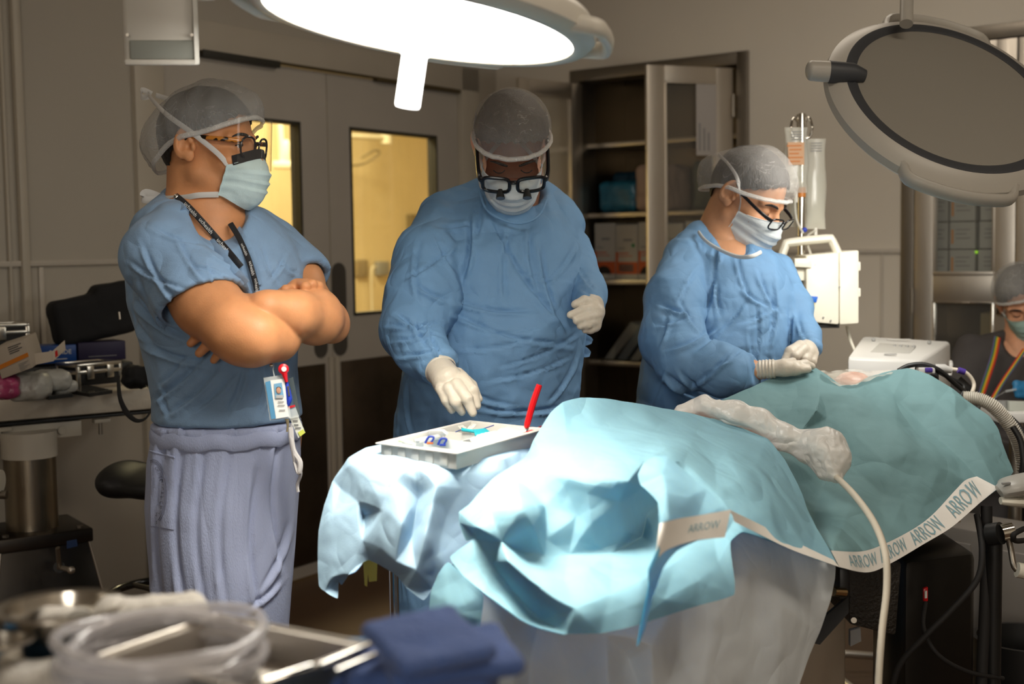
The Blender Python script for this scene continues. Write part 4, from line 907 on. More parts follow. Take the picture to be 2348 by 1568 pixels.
slab([(683, 991), (695, 984), (700, 992), (688, 1001)], 2.638, .001, mat('card_yellow', (.55, .6, .1), .4), 'yellow_stripe', b3)
for (x, y, l) in ((677, 965, .010), (679, 974, .009), (683, 981, .012)): MB().box(P(x, y, 2.638), (l, .0004, .0018)).build('printed_line', ink_m, c3)
ky = thing('key', 'small brass key hanging under the photo badge', 'key', P(659, 975, 2.63))
MB().tube([P(658, 960, 2.63), P(660, 975, 2.63), P(658, 990, 2.63)], [.004, .0025, .0018], seg=6).build('key_shaft', tan_m, ky)
MB().tube([P(658 + 5 * math.cos(a), 958 + 6 * math.sin(a), 2.63) for a in np.linspace(0, 6.0, 12)], .001, seg=6, closed=True).build('key_ring', chrome_m, ky)
# ------------------------------------------------------------------ gowned surgeons
gown_m = mat('surgical_gown', (0.17, 0.335, 0.56), 0.7, wrinkle=.042, wscale=5, var=0.07, vscale=9, bump=0.12, bscale=420, transl=0.12)
glove_m = mat('latex_glove', (0.60, 0.54, 0.45), 0.42, var=0.03, vscale=30, bump=0.12, bscale=120, sss=0.08)
knit_m = mat('gown_neck_binding', (0.66, 0.66, 0.64), 0.8)
def gown_post(seed, lines, amp=.0085, freq=6.0):
    def post(Vt, Fc, N):
        Vt = crumple(Vt, N, amp, freq, seed=seed, oct=2, stretch=np.diag([1, 1, .75])); N = normals(Vt, Fc)
        Vt = crumple(Vt, N, amp * .36, freq * 3.3, seed=seed + 3, oct=2); N = normals(Vt, Fc); return crease(Vt, N, lines)
    return post
def simple_body(root, H, hi_lo, hi_hi, neckf, coarse, clo, chi, sk, open_eyes=False, extra=None):
    hf_ = local(head_fn(open_eyes), H)
    f = lambda X: smin(hf_(X), union(neckf, .03)(X), .022)
    Va, Fa = surfnet(f, hi_lo, hi_hi, .0028); Va = relax(Va, Fa, 1, .4)
    Vb, Fb = surfnet(union(coarse, .04), clo, chi, .014)
    return mesh_np('body', np.concatenate([Va, Vb]), np.concatenate([Fa, Fb + len(Va)]), sk, root)
def glove(root, chains, k, samples, pad=.06, name='glove', material=None, h=.0026):
    f = union([g for c in chains for g in pxchain(c)], k); lo, hi = bbox_px([(a, b, d) for c in chains for a, b, d, r in c], pad)
    def post(Vt, Fc, N): return crumple(Vt, N, .0007, 45, oct=2)
    return sdf_obj(name, f, lo, hi, h, material or glove_m, root, post, 1)
# ---- the middle surgeon
ms = thing('person', 'surgeon in blue gown and magnifying glasses reaching over the instrument tray', 'person', floor_z(P(1140, 1000, 3.22)))
H2 = head_frame(1173, 338, 3.10, 2, 40, 0, 1.03)
row2 = [(415, 1125, 1235, 3.27, .05, 0), (440, 1075, 1268, 3.26, .08, 0), (470, 1015, 1296, 3.25, .11, 0), (510, 965, 1316, 3.23, .14, 0), (580, 950, 1330, 3.20, .16, 0), (660, 985, 1334, 3.20, .18, 0), (760, 985, 1337, 3.18, .20, 0), (850, 930, 1330, 3.19, .20, 0), (950, 908, 1322, 3.2, .19, 0), (1100, 904, 1316, 3.2, .18, 0)]
bx = P(1110, 1000, 3.2)
lowr = lambda X: loft2(X)
g_t = loft(row2 + [(1560, 925, 1300, 3.21, .17, 0)], 2.25)
a_r = pxchain([(1025, 505, 3.22, 58), (988, 600, 3.11, 76), (970, 690, 3.04, 80), (945, 760, 2.98, 66), (968, 805, 2.93, 54), (1008, 842, 2.86, 42)])
a_l = pxchain([(1272, 515, 3.24, 44), (1306, 590, 3.21, 44), (1345, 672, 3.14, 36), (1352, 700, 3.02, 30)])
end_r = plane(P(1012, 848, 2.86), P(1030, 885, 2.79) - P(968, 800, 2.95)); end_l = plane(P(1352, 702, 3.01), P(1352, 704, 2.98) - P(1348, 690, 3.08))
neckhole = union([rc(P(1185, 395, 3.10), P(1200, 478, 3.03), .075, .045), rc(P(1180, 380, 3.2), P(1185, 440, 3.18), .075, .07)], .03)
def gown2(X):
    t = smin(g_t(X), union(pxchain([(1100, 455, 3.26, 42), (1015, 500, 3.24, 50)]) + pxchain([(1245, 465, 3.26, 36), (1285, 510, 3.25, 42)]), .03)(X), .04); t = smax(t, -neckhole(X), .01)
    r = smax(union(a_r, .03)(X), end_r(X), .004); l = smax(union(a_l, .03)(X), end_l(X), .004)
    return smin(smin(t, r, .009), l, .009)
cr2 = [(925, 640, 1040, 560, 7, .007), (1060, 640, 1075, 500, 9, .012), (1085, 560, 1110, 430, 7, .006), (1050, 690, 1220, 712, 8, .009), (1045, 720, 1300, 790, 8, .009), (1060, 800, 1230, 770, 6, .006), (1150, 840, 1330, 760, 6, .006), (1130, 870, 1300, 820, 6, .006), (1060, 890, 1180, 930, 8, .007), (1110, 935, 1300, 930, 8, .010), (1260, 920, 1320, 820, 6, .006), (1240, 560, 1300, 760, 9, .011), (1130, 500, 1290, 740, 9, .009), (1170, 520, 1160, 690, 8, .007), (1215, 520, 1240, 680, 8, .007), (1240, 660, 1320, 560, 6, .005),
       (910, 720, 1010, 770, 7, .010), (890, 745, 1015, 735, 6, .008), (900, 780, 990, 760, 6, .008), (910, 815, 1000, 800, 6, .008), (980, 745, 1020, 830, 6, .009), (950, 735, 975, 790, 6, .008), (955, 650, 1030, 690, 7, .007), (960, 560, 960, 690, 7, .006), (1000, 540, 1045, 620, 6, .006), (935, 880, 950, 1000, 6, .005), (1000, 520, 1085, 510, 6, .005), (1330, 620, 1370, 670, 5, .005), (1330, 660, 1375, 680, 5, .005), (1180, 620, 1300, 640, 6, .004), (1100, 760, 1250, 745, 5, .004)]
lo, hi = V(-.36, 2.72, .22), V(.30, 3.46, 1.56)
gown_2 = sdf_obj('surgical_gown', gown2, lo, hi, .0052, gown_m, ms, gown_post(21, cr2))
lo, hi = bbox_px([(1080, 210, 3.19), (1270, 500, 3.19)], .12)
tz = lambda p, z: V(p[0], p[1], z)
cb = chain([P(1180, 470, 3.28), P(1170, 560, 3.26), P(1120, 1000, 3.22)], [.07, .12, .14]) + chain([P(1050, 530, 3.24), P(960, 745, 3.03), P(1000, 835, 2.87)], [.045, .04, .03]) + chain([P(1270, 540, 3.24), P(1338, 670, 3.15), P(1352, 705, 3.01)], [.03, .025, .022])
for x in (1050, 1190):
    q = P(x, 1000, 3.24); cb += chain([q, tz(q, .5), tz(q, .09)], [.10, .075, .05]) + [rc(tz(q, .05), tz(q, .05) + V(0, -.16, 0), .045, .035)]
body2 = simple_body(ms, H2, lo, hi, [rc(H2 @ V(0, -.05, -.02), P(1178, 450, 3.28), .060, .070), rc(H2 @ V(0, -.035, -.05), P(1185, 480, 3.24), .05, .06)], cb, V(-.42, 2.7, 0), V(.36, 3.5, 1.55), skin_b)
face_details(H2, ms, False, hairb_m)
make_hair(H2, ms, rimf(.072, .035, -.06), .129, hairb_m, xs=.084, yf=.093, yb=-.119, wr=.0022, seed=5)
make_cap(H2, ms, rimf(.043, .034, -.055), .137, capw_m, xs=.089, yf=.104, yb=-.126, puff=.07, rip=.010, wr=.002, seed=6, crown=(0, -.012))
mk2, k2, mv2, a_, b_ = make_mask(H2, ms, maskw_m, top_z=-.008, bot_z=-.130, half=76, edge=.022)
make_glasses(H2, ms, frameb_m, lens_m, y=.128, z=-.012, w=.0300, h=.0205, gap=.0090, r=.0044, round_=4, tz=.018)
lp = [o for o in bpy.data.objects if o.name.startswith('glasses')][-1]
for s in (-1, 1):
    a, b, c = H2 @ V(s * .030, .130, -.022), H2 @ V(s * .030, .139, -.026), H2 @ V(s * .030, .149, -.031)
    MB().cyl(a, b, .0055, .0062).cyl(b, c, .0085, .0105).build('magnifier', black_m, lp)
    MB().lathe([(0, .0008), (.0095, .0004), (.0095, -.001)], c, c - b, 20).build('magnifier_lens', mat('loupe_lens', (.1, .1, .11), .05, spec=1.0) if 'loupe_lens' not in MATS else MATS['loupe_lens'], lp)
for s in (-1, 1):
    tie([k2(.02, s), V(s * .077, .020, -.004), V(s * .086, -.01, .035), V(s * .080, -.05, .06)], mk2, H2, .005)
    tie([k2(.98, s), V(s * .074, .0, -.105), V(s * .070, -.045, -.085), V(s * .02, -.10, -.05)], mk2, H2, .005)
tie([P(1150, 236, 3.23), P(1138, 230, 3.22), P(1124, 221, 3.21)], mk2, None, .006)
MB().tube([neck_ for neck_ in [P(1100, 440, 3.13), P(1115, 480, 3.07), P(1150, 503, 3.04), P(1195, 512, 3.03), P(1235, 495, 3.05), P(1255, 455, 3.12)]], .003, seg=8, smooth=5).build('neck_binding', gown_m, gown_2)
glove(ms, [[(1003, 840, 2.86, 32), (1028, 874, 2.80, 36), (1040, 888, 2.79, 28)], [(1060, 868, 2.785, 16), (1084, 896, 2.76, 13), (1094, 931, 2.755, 9)], [(1047, 884, 2.765, 17), (1071, 914, 2.74, 13.5), (1084, 946, 2.74, 9.5)], [(1030, 892, 2.765, 16), (1045, 922, 2.745, 13), (1059, 944, 2.755, 9)], [(1013, 892, 2.775, 15), (1024, 918, 2.76, 12), (1036, 940, 2.765, 9)], [(1050, 858, 2.83, 16), (1082, 884, 2.83, 12), (1098, 915, 2.81, 9)]], .0035, [(980, 810, 2.8), (1110, 960, 2.8)], .06, 'glove', None, .0022)
cf = MB(); c0, c1 = P(998, 832, 2.875), P(1012, 852, 2.845); cf.lathe([(.031, 0), (.034, .003), (.0325, .006), (.034, .010), (.0315, .014), (.0345, .019), (.034, .034), (.036, .040), (.033, .045)], P(996, 828, 2.88), c1 - c0, 32).build('glove_cuff', glove_m, ms)
glove(ms, [[(1357, 690, 3.04, 27), (1360, 715, 2.98, 26), (1358, 738, 2.975, 22)], [(1362, 695, 2.98, 14), (1340, 690, 2.965, 12), (1319, 698, 2.96, 10)], [(1364, 706, 2.97, 13), (1338, 712, 2.945, 12), (1308, 722, 2.93, 9)], [(1366, 722, 2.965, 13), (1344, 728, 2.94, 12), (1322, 735, 2.93, 9)], [(1366, 738, 2.965, 12), (1348, 743, 2.94, 11), (1331, 747, 2.935, 9)], [(1366, 750, 2.97, 11), (1354, 755, 2.95, 10), (1342, 757, 2.945, 8)]], .005, [(1300, 670, 2.95), (1390, 770, 3.0)])
for q in ([(1322, 762), (1345, 775), (1352, 782), (1330, 788)], [(1318, 788), (1338, 800), (1348, 812), (1322, 812)]):
    MB().tube([P(x, y, 3.18) for x, y in q], .002, seg=6, flat=4, smooth=4).build('gown_tie', gown_m, gown_2)
# ---- the right surgeon
rs = thing('person', 'surgeon in blue gown bending over the patient beside the infusion stand', 'person', floor_z(P(1660, 1000, 3.6)))
H3 = head_frame(1716, 450, 3.53, 52, 32, 0, 1.04)
row3 = [(535, 1600, 1700, 3.58, .06, 0), (560, 1570, 1750, 3.57, .10, 0), (590, 1545, 1785, 3.56, .13, 0), (640, 1520, 1815, 3.55, .15, 0), (720, 1500, 1840, 3.54, .17, 0), (800, 1480, 1848, 3.54, .18, 0), (900, 1467, 1850, 3.54, .18, 0), (1000, 1463, 1850, 3.54, .18, 0), (1450, 1470, 1840, 3.55, .16, 0)]
g3 = loft(row3, 2.25)
b_r = pxchain([(1575, 600, 3.50, 48), (1548, 690, 3.40, 62), (1545, 780, 3.33, 68), (1572, 835, 3.27, 60), (1650, 852, 3.22, 54), (1728, 850, 3.19, 40)])
b_l = pxchain([(1780, 620, 3.56, 38), (1822, 700, 3.50, 36), (1846, 765, 3.42, 32), (1856, 800, 3.36, 26)])
e_r = plane(P(1732, 850, 3.20), P(1745, 848, 3.19) - P(1650, 858, 3.24)); e_l = plane(P(1857, 806, 3.35), P(1860, 820, 3.33) - P(1846, 765, 3.42))
nh3 = union([rc(P(1665, 500, 3.54), P(1688, 548, 3.45), .064, .052), rc(P(1695, 535, 3.44), P(1728, 560, 3.39), .032, .015)], .02)
def gown3(X):
    t = smin(g3(X), union(pxchain([(1610, 545, 3.57, 35), (1570, 590, 3.54, 45)]), .03)(X), .035); t = smax(t, -nh3(X), .008)
    r = smax(union(b_r, .03)(X), e_r(X), .004); l = smax(union(b_l, .03)(X), e_l(X), .004)
    return smin(smin(t, r, .009), l, .009)
cr3 = [(1600, 800, 1710, 690, 7, .008), (1615, 720, 1640, 560, 8, .008), (1650, 600, 1650, 720, 6, .007), (1520, 700, 1600, 720, 7, .008), (1510, 745, 1560, 730, 6, .007), (1530, 800, 1640, 750, 8, .010), (1510, 790, 1530, 720, 6, .007), (1560, 690, 1620, 770, 7, .007), (1590, 880, 1680, 800, 7, .009), (1560, 850, 1600, 890, 7, .008), (1530, 860, 1600, 910, 8, .012), (1640, 840, 1700, 800, 6, .006), (1490, 930, 1520, 850, 6, .006), (1560, 910, 1570, 960, 6, .006), (1700, 660, 1760, 700, 6, .006), (1740, 620, 1790, 720, 7, .007), (1760, 800, 1770, 650, 8, .007), (1800, 840, 1810, 700, 7, .006), (1720, 760, 1740, 850, 6, .006), (1830, 730, 1855, 790, 5, .005), (1700, 740, 1780, 700, 6, .005), (1690, 580, 1720, 680, 6, .006), (1600, 620, 1560, 700, 6, .005), (1730, 830, 1735, 700, 6, .006)]
gown_3 = sdf_obj('surgical_gown', gown3, V(.30, 3.0, .30), V(.92, 3.82, 1.50), .0055, gown_m, rs, gown_post(33, cr3, .0085))
lo, hi = bbox_px([(1640, 330, 3.53), (1810, 580, 3.53)], .13)
cb = chain([P(1650, 560, 3.58), P(1660, 650, 3.58), P(1660, 960, 3.58)], [.07, .14, .14]) + chain([P(1575, 610, 3.5), P(1570, 830, 3.31), P(1725, 850, 3.21)], [.045, .04, .03]) + chain([P(1790, 640, 3.55), P(1840, 760, 3.43), P(1856, 800, 3.36)], [.04, .03, .025])
for x in (1590, 1710):
    q = P(x, 960, 3.6); cb += chain([q, tz(q, .5), tz(q, .09)], [.10, .075, .05]) + [rc(tz(q, .05), tz(q, .05) + V(.06, -.15, 0), .045, .035)]
body3 = simple_body(rs, H3, lo, hi, [rc(H3 @ V(0, -.035, -.03), P(1645, 550, 3.58), .057, .066), rc(H3 @ V(0, -.01, -.07), P(1660, 560, 3.54), .045, .050)], cb, V(.28, 3.0, 0), V(.95, 3.85, 1.5), skin_c)
face_details(H3, rs, False, hair_m)
make_hair(H3, rs, rimf(.075, .022, -.07), .128, hair_m, xs=.084, yf=.093, yb=-.119, wr=.0022, seed=8)
make_cap(H3, rs, rimf(.044, .018, -.052), .139, capw_m, xs=.091, yf=.105, yb=-.127, rip=.012, wr=.003, seed=9, crown=(0, -.012), pf=lambda p: .08 + .30 * max(0, -math.cos(p)) ** 3)
mk3, k3, mv3, a_, b_ = make_mask(H3, rs, maskw_m, top_z=-.010, bot_z=-.128, half=76, edge=.022)
make_glasses(H3, rs, frameb_m, lens_m, y=.124, z=-.013, w=.0255, h=.0150, gap=.0085, r=.0024, round_=4, tz=.020)
for s in (-1, 1):
    tie([k3(.02, s), V(s * .078, .020, .004), V(s * .089, -.01, .045), V(s * .080, -.06, .062), V(s * .03, -.118, .055)], mk3, H3, .005)
    tie([k3(.98, s), V(s * .064, .005, -.116), V(s * .062, -.02, -.118), V(s * .05, -.06, -.105)], mk3, H3, .005)
MB().tube([P(1602, 532, 3.50), P(1618, 552, 3.45), P(1650, 572, 3.42), P(1690, 588, 3.385), P(1722, 588, 3.36), P(1745, 578, 3.38)], .0032, seg=8, smooth=5, flat=1.8).build('neck_binding', knit_m, gown_3)
glove(rs, [[(1855, 798, 3.36, 24), (1846, 806, 3.335, 25), (1832, 806, 3.33, 20)], [(1835, 793, 3.32, 14), (1812, 806, 3.30, 12), (1799, 828, 3.29, 9)], [(1842, 800, 3.31, 14), (1824, 816, 3.29, 12), (1814, 836, 3.29, 9)], [(1856, 806, 3.32, 14), (1846, 824, 3.30, 12), (1836, 840, 3.30, 9)], [(1866, 810, 3.33, 12), (1862, 828, 3.31, 10), (1854, 842, 3.31, 8)]], .005, [(1780, 770, 3.33), (1890, 850, 3.33)])
glove(rs, [[(1732, 850, 3.205, 21), (1765, 845, 3.195, 18), (1800, 843, 3.185, 20), (1822, 844, 3.18, 18)], [(1822, 838, 3.18, 11), (1846, 834, 3.19, 10), (1862, 840, 3.20, 8)], [(1826, 846, 3.17, 11), (1852, 846, 3.18, 9)], [(1800, 834, 3.19, 11), (1818, 828, 3.22, 9)]], .005, [(1710, 815, 3.18), (1880, 870, 3.2)])
cf = MB(); cf.lathe([(.0225, 0), (.0245, .004), (.0225, .008), (.0245, .012), (.0225, .016), (.0245, .020), (.0225, .024), (.0245, .028), (.022, .032), (.024, .036), (.021, .040)], P(1740, 848, 3.203), P(1800, 843, 3.185) - P(1740, 848, 3.203), 28).build('glove_cuff', glove_m, rs)
# ---- the nurse at the head of the table
nu_p = thing('person', 'seated nurse in dark grey scrubs with rainbow lanyard at the far right', 'person', floor_z(P(2345, 900, 4.62)))
H4 = head_frame(2347, 690, 4.58, -14, 26, 16, 1.0)
dk_m = mat('scrubs_charcoal', (0.06, 0.054, 0.053), 0.9, var=0.1, vscale=15, bump=0.2, bscale=400)
row4 = [(762, 2290, 2410, 4.64, .07, 0), (775, 2235, 2455, 4.64, .10, 0), (800, 2200, 2485, 4.64, .13, 0), (860, 2196, 2490, 4.63, .15, 0), (960, 2190, 2500, 4.62, .17, 0), (1060, 2190, 2500, 4.60, .19, 0)]
g4 = union([loft(row4, 2.3)] + pxchain([(2228, 800, 4.62, 34), (2205, 880, 4.58, 36), (2212, 960, 4.50, 34)]) + pxchain([(2460, 800, 4.62, 34), (2480, 880, 4.56, 36), (2440, 950, 4.40, 30)]) + pxchain([(2280, 1060, 4.55, 64), (2285, 1080, 4.08, 64)]) + pxchain([(2400, 1060, 4.55, 64), (2405, 1080, 4.08, 64)]) + chain([P(2285, 1080, 4.10), tz(P(2285, 1080, 4.10), .16)], [.075, .065]) + chain([P(2405, 1080, 4.10), tz(P(2405, 1080, 4.10), .16)], [.075, .065]), .03)
vn = union([rc(P(2335, 770, 4.56), P(2330, 835, 4.40), .062, .02), rc(P(2335, 775, 4.46), P(2328, 860, 4.42), .045, .012)], .02)
sdf_obj('scrub_top', lambda X: smax(g4(X), -vn(X), .006), V(1.34, 3.8, .12), V(2.35, 4.95, 1.22), .009, dk_m, nu_p, lambda a, b, c: crumple(a, c, .006, 7, seed=12))
lo, hi = bbox_px([(2280, 620, 4.58), (2420, 800, 4.58)], .12)
q1, q2 = P(2285, 1080, 4.10), P(2405, 1080, 4.10)
cb = chain([P(2345, 780, 4.64), P(2345, 850, 4.62), P(2345, 1050, 4.60)], [.06, .12, .14]) + chain([P(2345, 1060, 4.55), q1, tz(q1, .10)], [.07, .05, .04]) + chain([P(2345, 1060, 4.55), q2, tz(q2, .10)], [.07, .05, .04]) + [rc(tz(q, .05), tz(q, .05) + V(0, -.14, 0), .045, .035) for q in (q1, q2)]
simple_body(nu_p, H4, lo, hi, [rc(H4 @ V(0, -.03, -.04), P(2340, 800, 4.63), .055, .065), rc(H4 @ V(0, .0, -.07), P(2335, 840, 4.56), .045, .05)], cb + chain([P(2460, 860, 4.6), P(2440, 950, 4.4), P(2360, 905, 4.3)], [.03, .025, .02]), V(1.3, 3.7, 0), V(2.3, 5.0, 1.2), skin_d)
face_details(H4, nu_p, False, hair_m)
make_hair(H4, nu_p, rimf(.074, .000, -.09), .128, hair_m, xs=.084, yf=.094, yb=-.118, wr=.003, seed=15)
make_cap(H4, nu_p, rimf(.060, .030, -.05), .142, cap_m, xs=.092, yf=.106, yb=-.124, puff=.15, rip=.012, wr=.003, seed=16)
mk4, _, _, _, _ = make_mask(H4, nu_p, maskg_m, top_z=-.012, bot_z=-.128, half=80)
for s in (-1, 1): tie([V(s * .070, .020, -.035), V(s * .079, .0, -.02), V(s * .082, -.02, -.005)], mk4, H4, .003)
rb = thing('lanyard', 'rainbow striped lanyard round the neck of the seated nurse', 'lanyard', P(2310, 860, 4.4))
cols = [(.45, .02, .02), (.65, .16, .01), (.6, .42, .02), (.05, .22, .06), (.10, .09, .2)]
for sgn, pts in ((1, [(2287, 775), (2278, 820), (2262, 870), (2246, 918)]), (-1, [(2352, 800), (2325, 840), (2298, 880), (2272, 925)])):
    for k, c in enumerate(cols):
        nm = 'rainbow_%d' % k; m = MATS.get(nm) or mat(nm, c, .7)
        MB().tube([P(x - k * 3.2 * .9 * sgn + (6 if sgn > 0 else -6), y - k * 1.0, 4.42 - .03 * i - .02) for i, (x, y) in enumerate(pts)], .0026, seg=6, smooth=4).build('stripe', m, rb)
bg = mat('nitrile_blue', (.03, .20, .42), .45)
glove(nu_p, [[(2400, 925, 4.32, 20), (2350, 895, 4.28, 20)], [(2350, 885, 4.28, 11), (2330, 880, 4.27, 9)], [(2348, 893, 4.27, 11), (2330, 893, 4.26, 9)], [(2350, 905, 4.27, 11), (2334, 906, 4.26, 8)]], .006, [(2320, 870, 4.28), (2420, 940, 4.3)], .06, 'glove', bg, .004)
sn = thing('syringe', 'thin clear syringe held in the blue gloved hand of the nurse', 'syringe', P(2315, 893, 4.25))
MB().cyl(P(2330, 893, 4.25), P(2306, 897, 4.25), .004).build('barrel', clearp_m, sn); MB().cyl(P(2306, 897, 4.25), P(2240, 935, 4.25), .0008, seg=6).build('line', clearp_m, sn)
stl = thing('stool', 'round stool under the seated nurse', 'stool', V(P(2345, 1000, 4.6)[0], P(2345, 1000, 4.6)[1], 0))
sx, sy = stl.location.x, stl.location.y
MB().lathe([(0, .42), (.17, .42), (.18, .40), (.18, .37), (0, .36)], (sx, sy, 0), seg=32).build('seat', rubber_m, stl)
MB().cyl((sx, sy, .36), (sx, sy, .08), .025).build('post', chrome_m, stl)
for k in range(5): a = 2 * PI * k / 5; MB().tube([(sx, sy, .10), (sx + .25 * math.cos(a), sy + .25 * math.sin(a), .05)], .015).sphere((sx + .25 * math.cos(a), sy + .25 * math.sin(a), .025), .025).build('leg', black_m, stl)

for root, xs_, D in ((ms, (1050, 1190), 3.24), (rs, (1590, 1710), 3.6)):
    m = MB()
    for x in xs_: q = P(x, 1000, D); m.cyl(tz(q, .12), tz(q, .6), .075, .10)
    m.build('scrub_pants', scrub_m, root)
    for x in xs_: q = P(x, 1000, D); MB().box(tz(q, .05) + V(0, -.08, 0), (.10, .29, .10), None, .035).build('shoe', black_m, root)
for x in (2285, 2405): q = P(x, 1080, 4.10); MB().box(tz(q, .05) + V(0, -.07, 0), (.10, .27, .10), None, .035).build('shoe', black_m, nu_p)
for x in (470, 590): q = P(x, 1423, 2.9); MB().box(tz(q, .05) + V(.07, 0, 0), (.28, .10, .10), None, .035).build('shoe', black_m, ob)
# ------------------------------------------------------------------ drapes, tables
from mathutils.geometry import delaunay_2d_cdt
def cloth(name, color, transl=.25, **k): return mat(name, color, .75, wrinkle=.020, wscale=5, var=.05, vscale=14, bump=.10, bscale=500, transl=transl, **k)
drape_m = cloth('drape_aqua', (0.38, 0.70, 0.80), .36, tcol=(.02, .44, .78)); drapef_m = cloth('drape_teal', (0.17, 0.31, 0.33), .15, tcol=(.08, .35, .5))
cloth_m = cloth('table_cover_blue', (0.42, 0.62, 0.78), .22, tcol=(.15, .4, .8)); skirt_m = cloth('skirt_grey_blue', (0.84, 0.90, 0.94), .2)
tape_m = mat('tape_border_white', (0.80, 0.77, 0.72), .6, var=.03, vscale=30); aink_m = mat('pale_blue_ink', (0.22, 0.38, 0.44), .6)
def tri_sub(Vt, T, levels, lam):
    for _ in range(levels):
        E = np.sort(np.concatenate([T[:, [0, 1]], T[:, [1, 2]], T[:, [2, 0]]]), 1); U, inv, cnt = np.unique(E, axis=0, return_inverse=True, return_counts=True); inv = inv.reshape(-1)
        n = len(Vt); Vt = np.concatenate([Vt, (Vt[U[:, 0]] + Vt[U[:, 1]]) / 2]); m = len(T); a, b, c = n + inv[:m], n + inv[m:2 * m], n + inv[2 * m:]
        T = np.concatenate([np.stack([T[:, 0], a, c], 1), np.stack([a, T[:, 1], b], 1), np.stack([c, b, T[:, 2]], 1), np.stack([a, b, c], 1)])
        E = np.sort(np.concatenate([T[:, [0, 1]], T[:, [1, 2]], T[:, [2, 0]]]), 1); U, cnt = np.unique(E, axis=0, return_counts=True)
        bd = cnt == 1; isb = np.zeros(len(Vt), bool); isb[U[bd].ravel()] = True
        S = np.zeros_like(Vt); C = np.zeros(len(Vt)); w_ = bd | ~(isb[U[:, 0]] | isb[U[:, 1]])
        for x, y in ((0, 1), (1, 0)):
            ok = bd | ~isb[U[:, x]]; np.add.at(S, U[ok, x], Vt[U[ok, y]]); np.add.at(C, U[ok, x], 1)
        lm = np.where(isb, lam * .5, lam * (1.1 if _ == 0 else 1.0 if _ == 1 else .7))[:, None]; Vt = np.where(C[:, None] > 0, Vt * (1 - lm) + lm * S / np.maximum(C, 1)[:, None], Vt)
    return Vt, T
def sheet(name, outline, inner, ridges, material, parent=None, levels=4, lam=.32, wr=.004, freq=9, seed=1, th=.0015, fine=.0):
    # outline and inner: (px, py, depth); ridges: lists of points of either kind by (px, py); folds run along them
    pts = list(outline) + list(inner); key = {(p[0], p[1]): i for i, p in enumerate(pts)}; n = len(outline)
    ed = [(i, (i + 1) % n) for i in range(n)]
    for r in ridges: ed += [(key[a], key[b]) for a, b in zip(r[:-1], r[1:])]
    vs2, es, fs, ov, oe, of = delaunay_2d_cdt([Vector((p[0], -p[1])) for p in pts], ed, [], 1, 1e-4)
    D = [];
    for i, v in enumerate(vs2):
        if ov[i]: D.append(pts[ov[i][0]][2])
        else: w_ = np.array([1 / ((p[0] - v.x) ** 2 + (p[1] + v.y) ** 2 + 1) for p in pts]); D.append(float((w_ * [p[2] for p in pts]).sum() / w_.sum()))
    Vt = np.array([P(v.x, -v.y, d)[:] for v, d in zip(vs2, D)]); T = np.array([f[::-1] for f in fs])
    Vt, T = tri_sub(Vt, T, levels, lam); Q = np.concatenate([T, T[:, 2:3]], 1); N = normals(Vt, Q)
    if wr: Vt = crumple(Vt, N, wr, freq, seed=seed, oct=2); N = normals(Vt, Q)
    if fine: Vt = crumple(Vt, N, fine, freq * 3, seed=seed + 5, oct=2); N = normals(Vt, Q)
    m = len(Vt); V2 = np.concatenate([Vt, Vt - N * th]); T2 = np.concatenate([T, (T + m)[:, ::-1]])
    return mesh_np(name, V2, T2, material, parent)
# operating table under the drapes
tb = thing('operating_table', 'black padded operating table hidden under the draped patient', 'operating table', V(.42, 2.75, 0))
TD = (P(2120, 1080, 3.25) - P(1330, 1150, 2.42)); TD.z = 0; TD.normalize(); TN = V(-TD.y, TD.x, 0)
T0 = P(1290, 1100, 2.55); T0.z = 0
def FT(u, z, n=0.0): return T0 + TD * u + TN * n + V(0, 0, z)
pad_m = mat('table_pad_black', (.014, .014, .016), .6, bump=.1)
MB().fbox(FT, 0, .62, -.17, .17, .74, .82, .02).build('pad', pad_m, tb); MB().fbox(FT, .63, 1.25, -.17, .17, .74, .82, .02).build('pad', pad_m, tb); MB().fbox(FT, 0, 1.25, -.16, .16, .69, .74).build('frame', steeld_m, tb)
for n in (-.18, .18): MB().fbox(FT, .05, 1.2, n - .008, n + .008, .70, .73, .002).build('side_rail', steel_m, tb)
colm = mat('column_steel_cream', (.60, .52, .42), .35, .3)
MB().fbox(FT, .48, .78, -.14, .14, .10, .69, .02).build('column', colm, tb); MB().fbox(FT, .1, .85, -.26, .26, .02, .12, .02).build('base', black_m, tb)
# the patient lying on it
pt = thing('patient', 'patient lying under the aqua drape with only a patch of skin showing through film', 'person', FT(.6, .88)[:])
pf_ = union([rc(FT(.10, .97, 0), FT(.5, .97, 0), .085, .11), rc(FT(.5, .97, 0), FT(.95, .96, 0), .12, .12)], .04)
pb = union([ell(P(1955, 880, 3.34), (.05, .05, .032)), rc(P(1955, 930, 3.36), P(2020, 990, 3.40), .05, .06), rc(P(2020, 990, 3.40), FT(.95, .90, .02), .06, .08), rc(FT(.95, .90), FT(.5, .89), .075, .07), rc(FT(.5, .89, .05), FT(.08, .885, .05), .055, .045), rc(FT(.5, .89, -.05), FT(.08, .885, -.05), .055, .045)], .03)
lo = np.minimum.reduce([np.array(FT(0, .8, -.2)), np.array(FT(1.6, .8, .2)), np.array(FT(0, .8, .2))]) - .12; hi = np.maximum.reduce([np.array(FT(0, 1.05, -.2)), np.array(FT(1.6, 1.05, .2)), np.array(FT(0, 1.05, .2))]) + .22
sdf_obj('body', pb, lo, hi, .010, mat('patient_skin', (.62, .27, .18), .3, var=.1, vscale=30, sss=.1, coat=.4), pt)
film_m = mat('clear_drape_film', (.95, .9, .8), .08, alpha=.22, spec=1.0)
